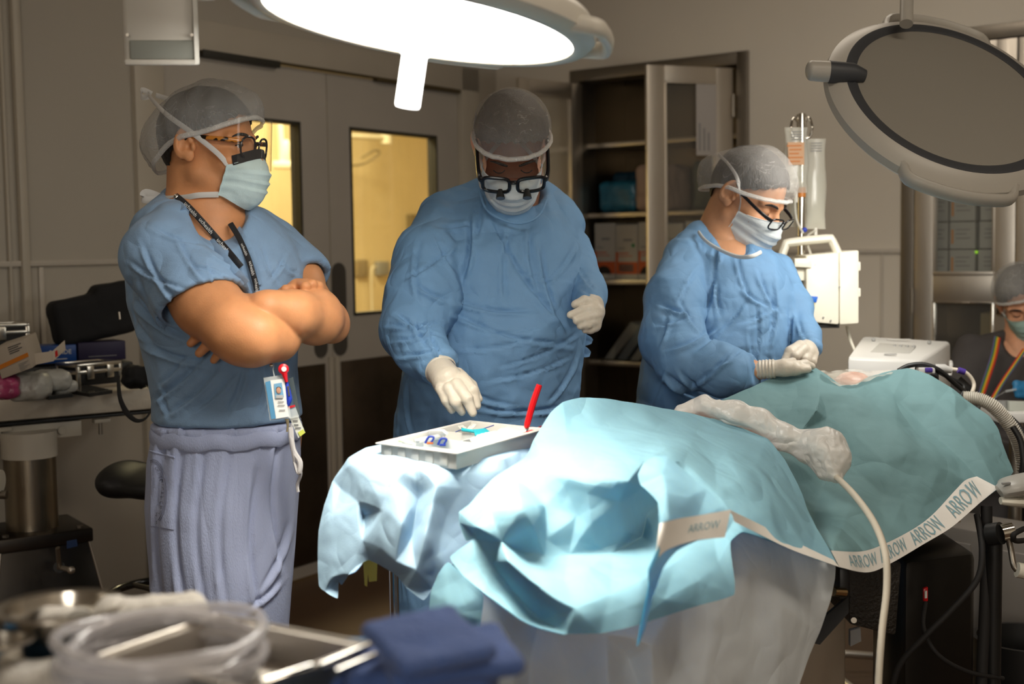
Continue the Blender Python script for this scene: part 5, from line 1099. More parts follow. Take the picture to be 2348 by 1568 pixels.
# far teal drape with its printed border
STB = [(1925, 1300, 2.50), (1990, 1312, 2.58), (2045, 1290, 2.66), (2120, 1246, 2.78), (2180, 1210, 2.86), (2232, 1166, 2.94), (2250, 1150, 2.96), (2290, 1118, 3.0)]
STT = [(1905, 1262, 2.52), (1975, 1264, 2.61), (2030, 1246, 2.69), (2095, 1212, 2.80), (2140, 1178, 2.88), (2192, 1122, 2.97), (2215, 1100, 2.99), (2240, 1092, 3.03)]
out = [(1648, 921, 3.08), (1700, 896, 3.13), (1750, 877, 3.18), (1800, 858, 3.22), (1845, 844, 3.22), (1872, 842, 3.22), (1900, 862, 3.20), (1928, 882, 3.20), (1965, 878, 3.24), (1992, 862, 3.30), (2030, 852, 3.34), (2082, 843, 3.36), (2130, 858, 3.34), (2180, 888, 3.32), (2230, 925, 3.30), (2268, 955, 3.26), (2290, 985, 3.22), (2306, 1030, 3.16), (2326, 1082, 3.10), (2300, 1112, 3.02)] + STB[::-1][0:] + [(1850, 1240, 2.62), (1790, 1120, 2.80), (1740, 1020, 2.90), (1650, 975, 2.98), (1585, 948, 3.02)]
inn = STT + [(1880, 900, 3.10), (1893, 960, 3.06), (1897, 1030, 3.0), (1900, 1085, 2.95), (1960, 905, 3.10), (2010, 946, 3.06), (2060, 985, 3.02), (2110, 1026, 3.0), (2160, 1066, 2.98), (2205, 1100, 2.985), (1960, 1000, 3.00), (2030, 1060, 2.93), (1980, 1095, 2.93), (2020, 1130, 2.90), (2070, 1150, 2.88), (2115, 1165, 2.88), (1800, 905, 3.12), (1775, 940, 3.06), (1850, 935, 3.03), (1875, 938, 3.0), (1840, 985, 2.98), (1780, 965, 3.03), (2110, 972, 3.20), (2190, 962, 3.16), (2230, 1010, 3.10), (2200, 1050, 3.08), (2190, 905, 3.26), (2150, 925, 3.23), (2050, 900, 3.24), (2080, 930, 3.22), (2260, 1060, 3.04), (1950, 1150, 2.80), (1935, 1200, 2.70), (2035, 1235, 2.72), (1870, 1150, 2.84), (1740, 905, 3.12)]
rid = [[(1872, 842), (1880, 900), (1893, 960), (1897, 1030), (1900, 1085)], [(1900, 862), (1960, 905), (2010, 946), (2060, 985), (2110, 1026), (2160, 1066), (2205, 1100)], [(1900, 1085), (1980, 1095), (2020, 1130), (2070, 1150), (2115, 1165)], [(2110, 972), (2190, 962), (2230, 1010)], [(2190, 905), (2190, 962)], [(1800, 905), (1850, 935), (1875, 938)], [(1992, 862), (2050, 900), (2110, 972), (2200, 1050)], [(1850, 935), (1840, 985), (1780, 965)], STT]
rid = [[(p[0], p[1]) for p in r] for r in rid]
fd = sheet('surgical_drape', out, inn, rid, drapef_m, None, 4, .22, .0045, 7, 3, fine=.0008); tag(fd, 'teal surgical drape over the patient torso with printed white border at the right', 'drape')
def border(name, B, Tp, parent, off=.006, k=10):
    b = catmull([P(x, y, d - off) for x, y, d in B], k); t = catmull([P(x, y, d - off) for x, y, d in Tp], k); m = 6; Vt = []
    for i in range(len(b)):
        for j in range(m + 1): Vt.append((b[i].lerp(t[i], j / m))[:])
    Fc = [(i * (m + 1) + j, i * (m + 1) + j + 1, (i + 1) * (m + 1) + j + 1, (i + 1) * (m + 1) + j) for i in range(len(b) - 1) for j in range(m)]
    o = mesh_np(name, Vt, Fc, tape_m, parent)
    L = [0]
    for i in range(1, len(b)): L.append(L[-1] + (b[i] - b[i - 1]).length)
    def at(s, v):
        i = int(np.clip(np.searchsorted(L, s) - 1, 0, len(b) - 2)); f = (s - L[i]) / (L[i + 1] - L[i] + 1e-9)
        p = b[i].lerp(b[i + 1], f).lerp(t[i].lerp(t[i + 1], f), v); n = (p - _C).normalized(); return p - n * .0025
    return o, at, L[-1]
bo, bat, bl_ = border('tape_border', STB, STT, fd, .014)
for s0, wd, sz in ((.10, 'ARROW', .045), (.225, 'ARROW', .052), (.385, 'ARROW', .060), (.555, 'ARROW', .052)):
    sc_ = bl_ / .66
    put_text(wd, sz, lambda x, y, s0=s0: bat((s0 + x * .62) * sc_, .5 + y / .052), aink_m, bo, wfac=1.0)
# bright front drape
o1 = [(1207, 1049, 2.42), (1222, 1010, 2.46), (1262, 945, 2.52), (1290, 920, 2.55), (1330, 911, 2.60), (1380, 913, 2.64), (1470, 927, 2.72), (1560, 944, 2.80), (1640, 962, 2.84), (1700, 980, 2.84), (1763, 1003, 2.80), (1800, 1052, 2.76), (1838, 1130, 2.68), (1870, 1210, 2.58), (1925, 1298, 2.47), (1860, 1278, 2.40), (1780, 1242, 2.32), (1700, 1215, 2.26), (1672, 1240, 2.22), (1680, 1300, 2.20), (1690, 1366, 2.18), (1600, 1388, 2.12), (1540, 1408, 2.08), (1467, 1432, 2.02), (1373, 1454, 1.98), (1296, 1454, 1.98), (1237, 1439, 2.00), (1190, 1418, 2.04), (1109, 1358, 2.10), (1062, 1320, 2.14), (1026, 1277, 2.18), (1094, 1232, 2.16), (1068, 1243, 2.22), (1051, 1198, 2.26), (1049, 1173, 2.28), (1075, 1156, 2.26), (1090, 1139, 2.28), (1126, 1100, 2.32), (1160, 1077, 2.36)]
i1 = [(1180, 1092, 2.28), (1250, 1072, 2.26), (1320, 1084, 2.2), (1390, 1094, 2.18), (1442, 1104, 2.17), (1478, 1060, 2.3), (1525, 1030, 2.4), (1560, 1055, 2.38), (1600, 1090, 2.36), (1640, 1125, 2.34), (1300, 1000, 2.46), (1370, 975, 2.54), (1500, 985, 2.60), (1590, 1010, 2.58), (1660, 1030, 2.58), (1700, 1100, 2.44), (1740, 1060, 2.6), (1760, 1150, 2.42), (1820, 1200, 2.46), (1640, 1070, 2.5), (1120, 1168, 2.12), (1200, 1162, 2.05), (1225, 1200, 2.07), (1250, 1272, 2.15), (1100, 1215, 2.08), (1150, 1245, 2.1), (1200, 1268, 2.14), (1250, 1160, 2.23), (1330, 1180, 2.215), (1300, 1278, 2.205), (1400, 1268, 2.215), (1500, 1250, 2.25), (1290, 1110, 2.225), (1345, 1130, 2.2), (1352, 1200, 2.19), (1362, 1250, 2.2), (1245, 1240, 2.17), (1470, 1120, 2.34), (1480, 1180, 2.38), (1478, 1230, 2.36), (1420, 1150, 2.2), (1440, 1220, 2.235), (1130, 1290, 2.14), (1180, 1360, 2.13), (1235, 1425, 2.06), (1160, 1280, 2.02), (1240, 1350, 1.98), (1320, 1400, 1.96), (1350, 1300, 2.1), (1400, 1360, 2.02), (1470, 1330, 2.05), (1550, 1290, 2.16), (1600, 1330, 2.14), (1650, 1290, 2.20), (1520, 1380, 2.06), (1295, 1330, 2.06), (1590, 1180, 2.34), (1540, 1130, 2.38), (1640, 1200, 2.3)]
r1 = [[(1160, 1077), (1250, 1072), (1320, 1084), (1390, 1094), (1442, 1104)], [(1442, 1104), (1478, 1060), (1525, 1030)], [(1525, 1030), (1560, 1055), (1600, 1090), (1640, 1125)], [(1442, 1104), (1470, 1120), (1480, 1180), (1478, 1230)], [(1075, 1156), (1120, 1168), (1200, 1162)], [(1200, 1162), (1225, 1200), (1250, 1272)], [(1049, 1173), (1100, 1215), (1150, 1245), (1200, 1268), (1250, 1272)], [(1250, 1160), (1245, 1240), (1250, 1272)], [(1250, 1272), (1300, 1278), (1400, 1268), (1500, 1250)], [(1094, 1232), (1130, 1290), (1180, 1360), (1235, 1425)], [(1160, 1280), (1240, 1350), (1320, 1400)], [(1345, 1130), (1352, 1200), (1362, 1250)], [(1290, 920), (1300, 1000)], [(1370, 975), (1500, 985), (1590, 1010), (1660, 1030), (1763, 1003)], [(1590, 1010), (1640, 1070)], [(1640, 1070), (1700, 1100), (1740, 1060)], [(1350, 1300), (1400, 1360)], [(1550, 1290), (1600, 1330)]]
td = sheet('surgical_drape', o1, i1, r1, drape_m, None, 4, .30, .0030, 6, 7, fine=.0005); tag(td, 'brightly lit aqua surgical drape bunched over the near end of the table', 'drape')
# its turned corner with the white border
o2 = [(1462, 1090, 2.080), (1475, 1062, 2.110), (1500, 1048, 2.140), (1530, 1047, 2.160), (1572, 1082, 2.150), (1620, 1122, 2.117), (1664, 1160, 2.092), (1684, 1190, 2.080), (1660, 1232, 2.053), (1600, 1238, 2.011), (1550, 1262, 1.971), (1520, 1300, 1.930), (1498, 1360, 1.910), (1478, 1440, 1.890), (1458, 1490, 1.880), (1472, 1420, 1.870), (1488, 1340, 1.870), (1486, 1305, 1.870), (1508, 1260, 1.922), (1512, 1200, 1.966), (1510, 1150, 2.006), (1490, 1130, 2.044), (1468, 1112, 2.071)]
i2 = [(1520, 1090, 2.070), (1525, 1130, 2.004), (1580, 1140, 2.050), (1600, 1185, 2.042), (1530, 1195, 1.968), (1540, 1240, 1.970)]
fl = sheet('drape_corner', o2, i2, [[(1500, 1048), (1520, 1090), (1525, 1130), (1530, 1195)]], drape_m, td, 4, .3, .0015, 8, 9)
bo2, bat2, bl2 = border('tape_border', [(1500, 1296, 1.905), (1520, 1268, 1.939), (1550, 1252, 1.970), (1600, 1238, 2.011), (1662, 1232, 2.053)], [(1512, 1200, 1.966), (1527, 1196, 1.968), (1560, 1188, 2.001), (1610, 1180, 2.044), (1676, 1168, 2.089)], td, .007)
put_text('ARROW', .020, lambda x, y: bat2(bl2 * .72 + x, .5 + y / .045), aink_m, bo2)
border('tape_border', [(1684, 1196, 2.17), (1740, 1224, 2.28), (1820, 1262, 2.36), (1925, 1300, 2.46)], [(1672, 1168, 2.18), (1730, 1196, 2.31), (1815, 1238, 2.40), (1912, 1284, 2.47)], td, .006)
# lower skirt and the aqua end hanging at the left
o3 = [(1100, 1340, 2.22), (1240, 1400, 2.14), (1400, 1400, 2.14), (1560, 1370, 2.22), (1690, 1195, 2.40), (1800, 1225, 2.50), (1924, 1282, 2.56), (1905, 1375, 2.52), (1880, 1450, 2.52), (1850, 1520, 2.50), (1822, 1600, 2.46), (1800, 1800, 2.44), (1600, 1850, 2.28), (1400, 1860, 2.18), (1200, 1850, 2.14), (1075, 1820, 2.20), (1082, 1600, 2.22), (1092, 1450, 2.23)]
i3 = [(1215, 1500, 2.12), (1210, 1700, 2.12), (1165, 1480, 2.20), (1160, 1700, 2.2), (1393, 1450, 2.12), (1400, 1600, 2.12), (1408, 1750, 2.12), (1440, 1500, 2.20), (1500, 1480, 2.14), (1490, 1650, 2.15), (1560, 1500, 2.24), (1640, 1420, 2.26), (1600, 1600, 2.24), (1730, 1300, 2.36), (1740, 1450, 2.38), (1720, 1650, 2.36), (1790, 1380, 2.38), (1830, 1380, 2.46), (1300, 1520, 2.18), (1310, 1700, 2.18), (1780, 1600, 2.40)]
r3 = [[(1215, 1500), (1210, 1700)], [(1165, 1480), (1160, 1700)], [(1400, 1400), (1393, 1450), (1400, 1600), (1408, 1750)], [(1500, 1480), (1490, 1650)], [(1730, 1300), (1740, 1450), (1720, 1650)], [(1790, 1380), (1780, 1600)], [(1640, 1420), (1600, 1600)]]
sk = sheet('table_skirt', o3, i3, r3, skirt_m, None, 4, .3, .003, 5, 12, fine=.0006); tag(sk, 'grey blue sheet hanging straight below the bright drape', 'drape')
o4 = [(1026, 1285, 2.26), (1068, 1322, 2.22), (1112, 1362, 2.19), (1104, 1420, 2.19), (1092, 1500, 2.20), (1040, 1492, 2.24), (983, 1480, 2.28), (983, 1420, 2.28), (987, 1358, 2.28), (1005, 1315, 2.27)]
he = sheet('hanging_drape', o4, [(1050, 1400, 2.21)], [[(1068, 1322), (1050, 1400), (1040, 1492)]], drape_m, None, 4, .3, .003, 8, 14); tag(he, 'aqua drape end hanging at the lower left of the bunched bright drape', 'drape')
# film over the patient's neck
fo = sheet('clear_film', [(1868, 845, 3.30), (1885, 856, 3.16), (1925, 884, 3.14), (1968, 880, 3.18), (2000, 866, 3.25), (2050, 852, 3.33), (2040, 846, 3.38), (1985, 847, 3.38), (1940, 842, 3.40), (1900, 850, 3.38)], [(1930, 856, 3.26), (1970, 862, 3.26), (1900, 862, 3.24)], [[(1900, 850), (1930, 856), (1970, 862)]], film_m, None, 4, .2, .006, 16, 15, .0005); tag(fo, 'crinkled clear plastic film over the patch of skin', 'plastic film')
# instrument stand with cover and procedure tray
st = thing('instrument_stand', 'chrome wheeled instrument stand under the pale blue cover', 'stand', V(*P(905, 1400, 2.58)[:2], 0))
pc_ = P(905, 1400, 2.58); MB().cyl(tz(pc_, .06), tz(pc_, .918), .0095).build('post', chrome_m, st); MB().cyl(tz(pc_, .06), tz(pc_, .5), .0135).build('sleeve', chrome_m, st)
MB().box(tz(pc_, .925) + V(.13, -.03, 0), (.26, .22, .012), Matrix.Rotation(.5, 3, 'Z'), .006).build('shelf', steel_m, st)
for a in (0, 2.1, 4.2): MB().tube([tz(pc_, .06), tz(pc_, .05) + V(.25 * math.cos(a), .25 * math.sin(a), 0)], .014).sphere(tz(pc_, .03) + V(.25 * math.cos(a), .25 * math.sin(a), 0), .03).build('foot', steel_m, st)
o5 = [(878, 1018, 2.56), (960, 1004, 2.70), (1100, 985, 2.84), (1240, 985, 2.86), (1262, 1000, 2.80), (1235, 1060, 2.50), (1180, 1110, 2.40), (1110, 1180, 2.36), (1080, 1250, 2.34), (1030, 1300, 2.32), (990, 1352, 2.32), (972, 1379, 2.31), (930, 1347, 2.32), (913, 1317, 2.34), (881, 1300, 2.37), (845, 1283, 2.38), (832, 1290, 2.38), (812, 1311, 2.37), (798, 1316, 2.38), (783, 1343, 2.42), (776, 1330, 2.43), (776, 1375, 2.40), (745, 1356, 2.41), (730, 1347, 2.42), (727, 1283, 2.43), (729, 1215, 2.44), (742, 1155, 2.46), (762, 1100, 2.48), (798, 1047, 2.50), (838, 1024, 2.53)]
i5 = [(870, 1050, 2.40), (950, 1062, 2.33), (1050, 1062, 2.35), (1110, 1050, 2.38), (1200, 1030, 2.50), (760, 1180, 2.42), (752, 1320, 2.41), (803, 1060, 2.44), (820, 1150, 2.40), (834, 1240, 2.37), (830, 1180, 2.44), (845, 1100, 2.38), (880, 1170, 2.33), (870, 1260, 2.34), (905, 1100, 2.34), (925, 1200, 2.29), (905, 1290, 2.31), (960, 1140, 2.36), (945, 1230, 2.35), (1000, 1110, 2.30), (1060, 1120, 2.34), (975, 1220, 2.28), (955, 1310, 2.29), (1020, 1180, 2.33), (1000, 1280, 2.31), (780, 1120, 2.47), (1150, 1050, 2.40), (762, 1322, 2.40)]
r5 = [[(838, 1024), (803, 1060), (820, 1150), (834, 1240), (832, 1290)], [(870, 1050), (950, 1062), (1050, 1062), (1110, 1050), (1200, 1030)], [(762, 1100), (760, 1180), (752, 1320)], [(905, 1100), (925, 1200), (905, 1290)], [(960, 1140), (945, 1230)], [(1000, 1110), (975, 1220), (955, 1310)], [(845, 1100), (880, 1170), (870, 1260)], [(1110, 1050), (1060, 1120), (1020, 1180), (1000, 1280)], [(838, 1024), (870, 1050)]]
tc = sheet('table_cover', o5, i5, r5, cloth_m, None, 4, .30, .0030, 8, 20, fine=.0007); tag(tc, 'pale blue disposable cover hanging over the instrument stand', 'table cover')
yt = thing('yellow_tag', 'yellow tab hanging below the hem of the pale blue table cover', 'tag', P(852, 1290, 2.42))
slab([(838, 1270), (866, 1268), (864, 1332), (846, 1334)], 2.43, .001, mat('tag_yellow', (.75, .66, .14), .7), 'tab', yt); slab([(832, 1280), (846, 1275), (842, 1345), (836, 1342)], 2.42, .001, MATS['tag_yellow'], 'strap', yt)
TRZ = 1.012
def ontop(px, py, z): d = P(px, py, 1) - _C; return _C + d * ((z - CAMH) / d.z)
tL, tF, tR = ontop(873, 1014, 1.036), ontop(1046, 1036, 1.036), ontop(1243, 982, 1.036); tu = (tR - tF); tv = (tL - tF); tN = V(0, 0, 1)
tr = thing('procedure_tray', 'white plastic procedure tray with compartments on the pale blue cover', 'tray', (tF + (tu + tv) / 2)[:])
trm = mat('tray_white', (.68, .67, .63), .4, transl=.1); lu, lv = tu.length, tv.length; au, av = tu.normalized(), tv.normalized()
def FR(u, z, v=0.0): return V(tF.x, tF.y, 0) + au * u + av * v + V(0, 0, z)
zb, zt = 1.004, 1.036
m = MB().fbox(FR, .006, lu - .006, .006, lv - .006, zb, zb + .003)
for u0, u1, v0, v1 in ((0, lu, 0, .004), (0, lu, lv - .004, lv), (0, .004, .004, lv - .004), (lu - .004, lu, .004, lv - .004)): m.fbox(FR, u0, u1, v0, v1, zb, zt, .001)
m.build('body', trm, tr)
MB().fbox(FR, -.008, lu + .008, -.008, .001, zt - .003, zt, .001).fbox(FR, -.008, lu + .008, lv - .001, lv + .008, zt - .003, zt, .001).fbox(FR, -.008, .001, 0, lv, zt - .003, zt, .001).fbox(FR, lu - .001, lu + .008, 0, lv, zt - .003, zt, .001).build('rim', trm, tr)
for u0, u1, v0, v1 in ((.14, .143, .004, lv - .004), (.143, lu - .004, .09, .093), (.22, .223, .093, lv - .004), (.05, .053, .004, .10)): MB().fbox(FR, u0, u1, v0, v1, zb + .003, zt - .008).build('divider', trm, tr)
for k in range(5): MB().fbox(FR, -.003, .001, .02 + k * .036, .04 + k * .036, zb + .004, zt - .006, .002).build('rib', trm, tr)
clear2 = mat('clear_blister', (.85, .85, .80), .1, alpha=.35, spec=.9)
def small(name, label, cat, pts, r, material, seg=8, flat=1.0, smooth=4, group=None):
    t = thing(name, label, cat, pts[0]); MB().tube(pts, r, seg=seg, flat=flat, smooth=smooth).build('shaft', material, t)
    if group: t['group'] = group
    return t
red_m = mat('red_plastic_bright', (.60, .008, .012), .3); navy_m = mat('navy_plastic', (.01, .03, .25), .35); teal_p = mat('teal_plastic', (.02, .35, .42), .35)
t = small('scalpel', 'red handled scalpel standing upright in the white tray', 'scalpel', [P(1207, 982, 2.62), P(1209, 972, 2.62), P(1222, 925, 2.62), P(1237, 882, 2.62)], [.003, .0062, .0068, .0060], red_m)
MB().tube([P(1207, 984, 2.62), P(1204, 992, 2.62)], .0015).build('blade', navy_m, t)
t = thing('sharps_card', 'flat red triangular card lying at the right end of the tray', 'card', P(1215, 985, 2.6)); MB().prism([P(1198, 995, 2.58), P(1243, 977, 2.66), P(1222, 996, 2.58)], V(0, 0, .002)).build('card', red_m, t)
MB().prism([P(1215, 1000, 2.57), P(1243, 983, 2.62), P(1243, 990, 2.62), P(1205, 1012, 2.55)], V(0, 0, .002)).build('card_backing', trm, t)
for (x, y, lb) in ((983, 1008, 'blue slide clamp with amber tip in the tray'), (1012, 1012, 'larger blue clamp at the near end of the tray')):
    D = 2.44; t = thing('line_clamp', lb, 'clamp', P(x, y, D))
    MB().tube([P(x - 8, y + 8, D), P(x, y - 6, D), P(x + 12, y - 5, D), P(x + 6, y + 6, D)], .0022, seg=6, smooth=3).build('loop', navy_m, t)
    MB().box(P(x + 3, y + 8, D), (.012, .006, .004), None, .001).build('jaw', navy_m if x > 1000 else mat('amber', (.4, .1, .02), .4), t)
t = small('introducer_needle', 'teal winged needle lying across the middle of the tray', 'needle', [P(1060, 985, 2.60), P(1090, 990, 2.58), P(1120, 996, 2.56)], .0035, teal_p); MB().prism([P(1085, 988, 2.575), P(1112, 985, 2.60), P(1128, 995, 2.57), P(1090, 1002, 2.54)], V(0, 0, .003)).build('wing', teal_p, t)
MB().tube([P(1058, 985, 2.6), P(1045, 990, 2.56)], .001).tube([P(1105, 984, 2.6), P(1132, 975, 2.62)], .001).build('cannula', navy_m, t)
t = small('guide_wire', 'thin dark guide wire lying at the back of the tray', 'wire', [P(1058, 981, 2.62), P(1078, 987, 2.60), P(1095, 990, 2.58)], .0012, black_m)
t = small('syringe', 'clear syringe lying along the near edge of the tray', 'syringe', [P(960, 1010, 2.46), P(1010, 1000, 2.52)], .005, clear2, smooth=0); MB().cyl(P(950, 1011, 2.455), P(960, 1010, 2.46), .003).build('plunger', trm, t)
t = small('syringe', 'clear syringe with pale green tip at the left corner of the tray', 'syringe', [P(925, 1012, 2.46), P(950, 1018, 2.42)], .004, clear2, smooth=0); MB().cyl(P(915, 1010, 2.465), P(926, 1012, 2.46), .002).build('tip', mat('pale_green', (.4, .6, .3), .4), t)
t = thing('gauze_pad', 'folded white gauze square standing in the middle of the tray', 'gauze', P(1000, 995, 2.5)); MB().hexa([P(982, 1000, 2.54), P(1025, 998, 2.5), P(1030, 992, 2.56), P(988, 996, 2.6), P(982, 986, 2.54), P(1014, 988, 2.5), P(1018, 984, 2.56), P(988, 984, 2.6)], .001).build('gauze', tie_m, t)
t = thing('blister_pack', 'crinkled clear blister pack across the right half of the tray', 'packaging', P(1150, 990, 2.6))
bs = sheet('blister', [(1075, 1005, 2.46), (1120, 988, 2.56), (1180, 972, 2.68), (1215, 978, 2.66), (1195, 1000, 2.54), (1150, 1012, 2.47), (1090, 1028, 2.38)], [(1130, 1000, 2.5), (1165, 990, 2.57)], [], trm, t, 4, .2, .006, 26, 5, .0006)
t = thing('clear_package', 'curled clear wrapper at the back edge of the tray', 'packaging', P(1060, 980, 2.7)); MB().tube([P(1050, 972, 2.70), P(1070, 985, 2.66), P(1085, 975, 2.68)], .008, flat=.3, smooth=4).build('wrapper', clear2, t)
# probe cover and its cable
pc2 = thing('probe_cover', 'crumpled translucent white plastic probe sleeve lying along the teal drape', 'plastic sleeve', P(1750, 960, 2.9))
pcf = union(pxchain([(1565, 942, 2.86, 12), (1610, 934, 2.86, 17), (1680, 946, 2.84, 19), (1740, 968, 2.84, 21), (1800, 1000, 2.83, 26), (1850, 1022, 2.82, 30), (1888, 1030, 2.80, 46), (1908, 1062, 2.78, 34), (1918, 1094, 2.76, 10)]), .02)
def pcp(Vt, Fc, N): Vt = crumple(Vt, N, .010, 13, seed=2, oct=3); return Vt
lo, hi = bbox_px([(1540, 900, 2.86), (1960, 1120, 2.78)], .08)
sdf_obj('sleeve', pcf, lo, hi, .004, mat('sleeve_plastic', (.90, .88, .84), .3, wrinkle=.03, wscale=11, bump=.1, bscale=60, transl=.3, spec=.7), pc2, pcp)
cbm = mat('cable_white', (.62, .56, .46), .5)
cb_ = MB().tube([P(1916, 1092, 2.755), P(1960, 1136, 2.62), P(2005, 1200, 2.52), P(2030, 1270, 2.46), P(2033, 1350, 2.44), P(2022, 1450, 2.42), P(2014, 1568, 2.40), P(2010, 1700, 2.38), tz(P(2010, 1800, 2.36), .012), tz(P(1900, 1800, 2.0), .012)], .0068, seg=12, smooth=8).build('probe_cable', cbm); tag(cb_, 'white cable hanging from the probe sleeve down past the drape border', 'cable')
# ------------------------------------------------------------------ operating lamps and boom
LR = frame_to(-LAMP_AX); k_ = 2.1 / 3000
def lampgeo(root, C_, ax_up, R0, face_m, tilt_rails, ringm, depth=.05):
    # C_: centre of the face; ax_up points away from the face
    W = R0
    MB().lathe([(0, .001), (W, .001)], C_, ax_up, 72).build('light_face', face_m, root, angle=80)
    MB().lathe([(W, -.001), (W + .010, -.002), (W + .035, .004), (W + .052, .022), (W + .050, .045), (W + .02, .070), (W * .6, .095), (0, .105), (0, .09), (W, .02)], C_, ax_up, 72).build('housing', lampw_m, root)
ol = thing('operating_lamp', 'lit round operating lamp with glowing central handle above the instrument tray', 'operating lamp', LAMP_C)
lface_m = mat('lamp_face_lit', (.9, .88, .82), .3, emit=(1, .97, .90), estr=14)
RF = 358 * k_
MB().lathe([(.046, 0), (RF, 0)], LAMP_C, -LAMP_AX, 80).build('light_face', lface_m, ol)
MB().lathe([(RF, -.002), (RF + .008, -.004), (RF + .022, -.001), (RF + .034, .012), (RF + .034, .030), (RF + .020, .050), (RF * .75, .075), (.05, .09), (0, .09), (0, .07), (RF, .012)], LAMP_C, -LAMP_AX, 80).build('housing', lampw_m, ol)
def ringpt(a, r, h): return LAMP_C + LR @ V(r * math.cos(a), r * math.sin(a), h)
best = max(range(360), key=lambda i: ringpt(math.radians(i), 1, 0).x)
for a0 in (best - 8, best + 172, best + 82, best - 98):
    pts = [ringpt(math.radians(a0 + d), RF + (.020 if abs(d) > 20 else .054), .014) for d in (-26, -21, -16, -8, 0, 8, 16, 21, 26)]
    MB().tube(pts, .0095, seg=10, smooth=4, flat=1.5, up=-LAMP_AX).build('rail', lampw_m, ol)
MB().lathe([(.046, .002), (.044, -.004), (.030, -.006), (.028, 0)], LAMP_C, -LAMP_AX, 40).build('hub', lampw_m, ol)
hd = LAMP_AX
MB().lathe([(.026, 0), (.026, .012), (.017, .020)], LAMP_C, hd, 32).build('handle_neck', mat('handle_glow', (.9, .88, .84), .3, emit=(1, .97, .92), estr=3.0), ol)
hA = LAMP_C + hd * (.055 / 1); PA = P(945, 120, 2.1); 
MB().lathe([(.034, .000), (.031, .004), (.022, .010), (.0205, .012), (.0205, .090), (.019, .094), (.0, .095)], LAMP_C + hd * .036, hd, 36).build('handle', MATS['handle_glow'], ol)
MB().tube([ringpt(math.radians(best + 100), RF * .3, .10), ringpt(math.radians(best + 95), RF * .4, .18), ringpt(math.radians(best + 90), RF * 1.2, .30), V(LAMP_C.x + .1, LAMP_C.y + .4, 2.6), V(LAMP_C.x + .3, LAMP_C.y + .5, 3.0)], .022, smooth=6).build('arm', lampw_m, ol)
# second lamp, seen from the back of its face, turned away
ol2 = thing('operating_lamp', 'unlit grey operating lamp head at the upper right, turned towards the far wall', 'operating lamp', L2C)
L2R = frame_to(N2_)
MB().lathe([(0, 0), (R2 - .02, 0)], L2C - N2_ * .072, -N2_, 64).build('light_face', lface_m, ol2)
fm2 = mat('lamp_cover_grey', (.27, .25, .215), .55)
lwd_m = mat('lamp_shell_grey', (.46, .43, .38), .4)
sg = -1 if True else 1
MB().lathe([(0, .004), (R2 * .5, .003), (R2 - .012, .0)], L2C, N2_, 96).build('back_cover', fm2, ol2)
MB().lathe([(R2 - .014, .001), (R2 - .006, .004), (R2 + .012, .002), (R2 + .016, -.004)], L2C, N2_, 96).build('gasket_ring', dark_m, ol2)
MB().lathe([(R2 + .010, .002), (R2 + .030, -.004), (R2 + .050, -.022), (R2 + .052, -.040), (R2 + .03, -.060), (R2 - .02, -.07), (0, -.07), (0, -.05), (R2, -.01)], L2C, N2_, 96).build('housing', lwd_m, ol2)
def r2(a, r, h): return L2C + L2R @ V(r * math.cos(a), r * math.sin(a), h)
def nearest(px, py): return min((math.radians(i) for i in range(360)), key=lambda a: (lambda q: (q[0] - px) ** 2 + (q[1] - py) ** 2)([float(t[0]) for t in proj_np(np.array([r2(a, R2, 0)[:]]))]))
aL = nearest(1930, 180); aB = nearest(2200, 430)
for a0 in (aB, aB + PI):
    pts = [r2(a0 + math.radians(d), R2 + (.035 if abs(d) > 24 else .066), -.028) for d in (-34, -28, -22, -10, 0, 10, 22, 28, 34)]
    MB().tube(pts, .012, seg=10, smooth=4, flat=1.5, up=N2_).build('rail', lwd_m, ol2)
ca = r2(aL, R2 + .0, .012); cb2 = r2(aL, R2 + .055, .004); cc2 = r2(aL, R2 + .095, -.002)
MB().tube([r2(aL, R2 - .03, .010), ca, cb2], [.014, .022, .024], seg=16, flat=1.1).build('clamp', dark_m, ol2)
MB().tube([cb2, cc2], [.025, .024], seg=20).sphere(cc2, .024, (.6, 1, 1)).build('side_handle', lwd_m, ol2)
MB().cyl(P(2078, 55, 3.16), P(2082, -130, 3.3), .016).build('stem', lwd_m, ol2)
MB().tube([P(2082, -130, 3.3), P(2100, -200, 3.3), tz(P(2300, -200, 3.4), 2.99)], .02).build('arm', lwd_m, ol2)
# ceiling boom end at the upper left
bm_ = thing('ceiling_boom', 'white box-shaped end of a ceiling boom hanging at the upper left', 'equipment boom', P(370, 0, 2.3))
q0 = [P(x, y, 2.3) for x, y in ((282, 150), (452, 155), (452, -300), (270, -300))]
wb_m = mat('boom_white', (.62, .59, .53), .4)
dv = V(-.02, .16, .01)
MB().hexa([P(284, 148, 2.3), P(446, 150, 2.3), P(458, 140, 2.46), P(300, 140, 2.46), P(272, -300, 2.3), P(436, -300, 2.3), P(444, -300, 2.46), P(290, -300, 2.46)], .008).build('housing', wb_m, bm_)
MB().hexa([P(298, 136, 2.296), P(446, 136, 2.296), P(446, 136, 2.31), P(298, 136, 2.31), P(296, 92, 2.296), P(444, 92, 2.296), P(444, 92, 2.31), P(296, 92, 2.31)], .003).build('grey_panel', mat('panel_sage_grey', (.26, .27, .24), .5), bm_)
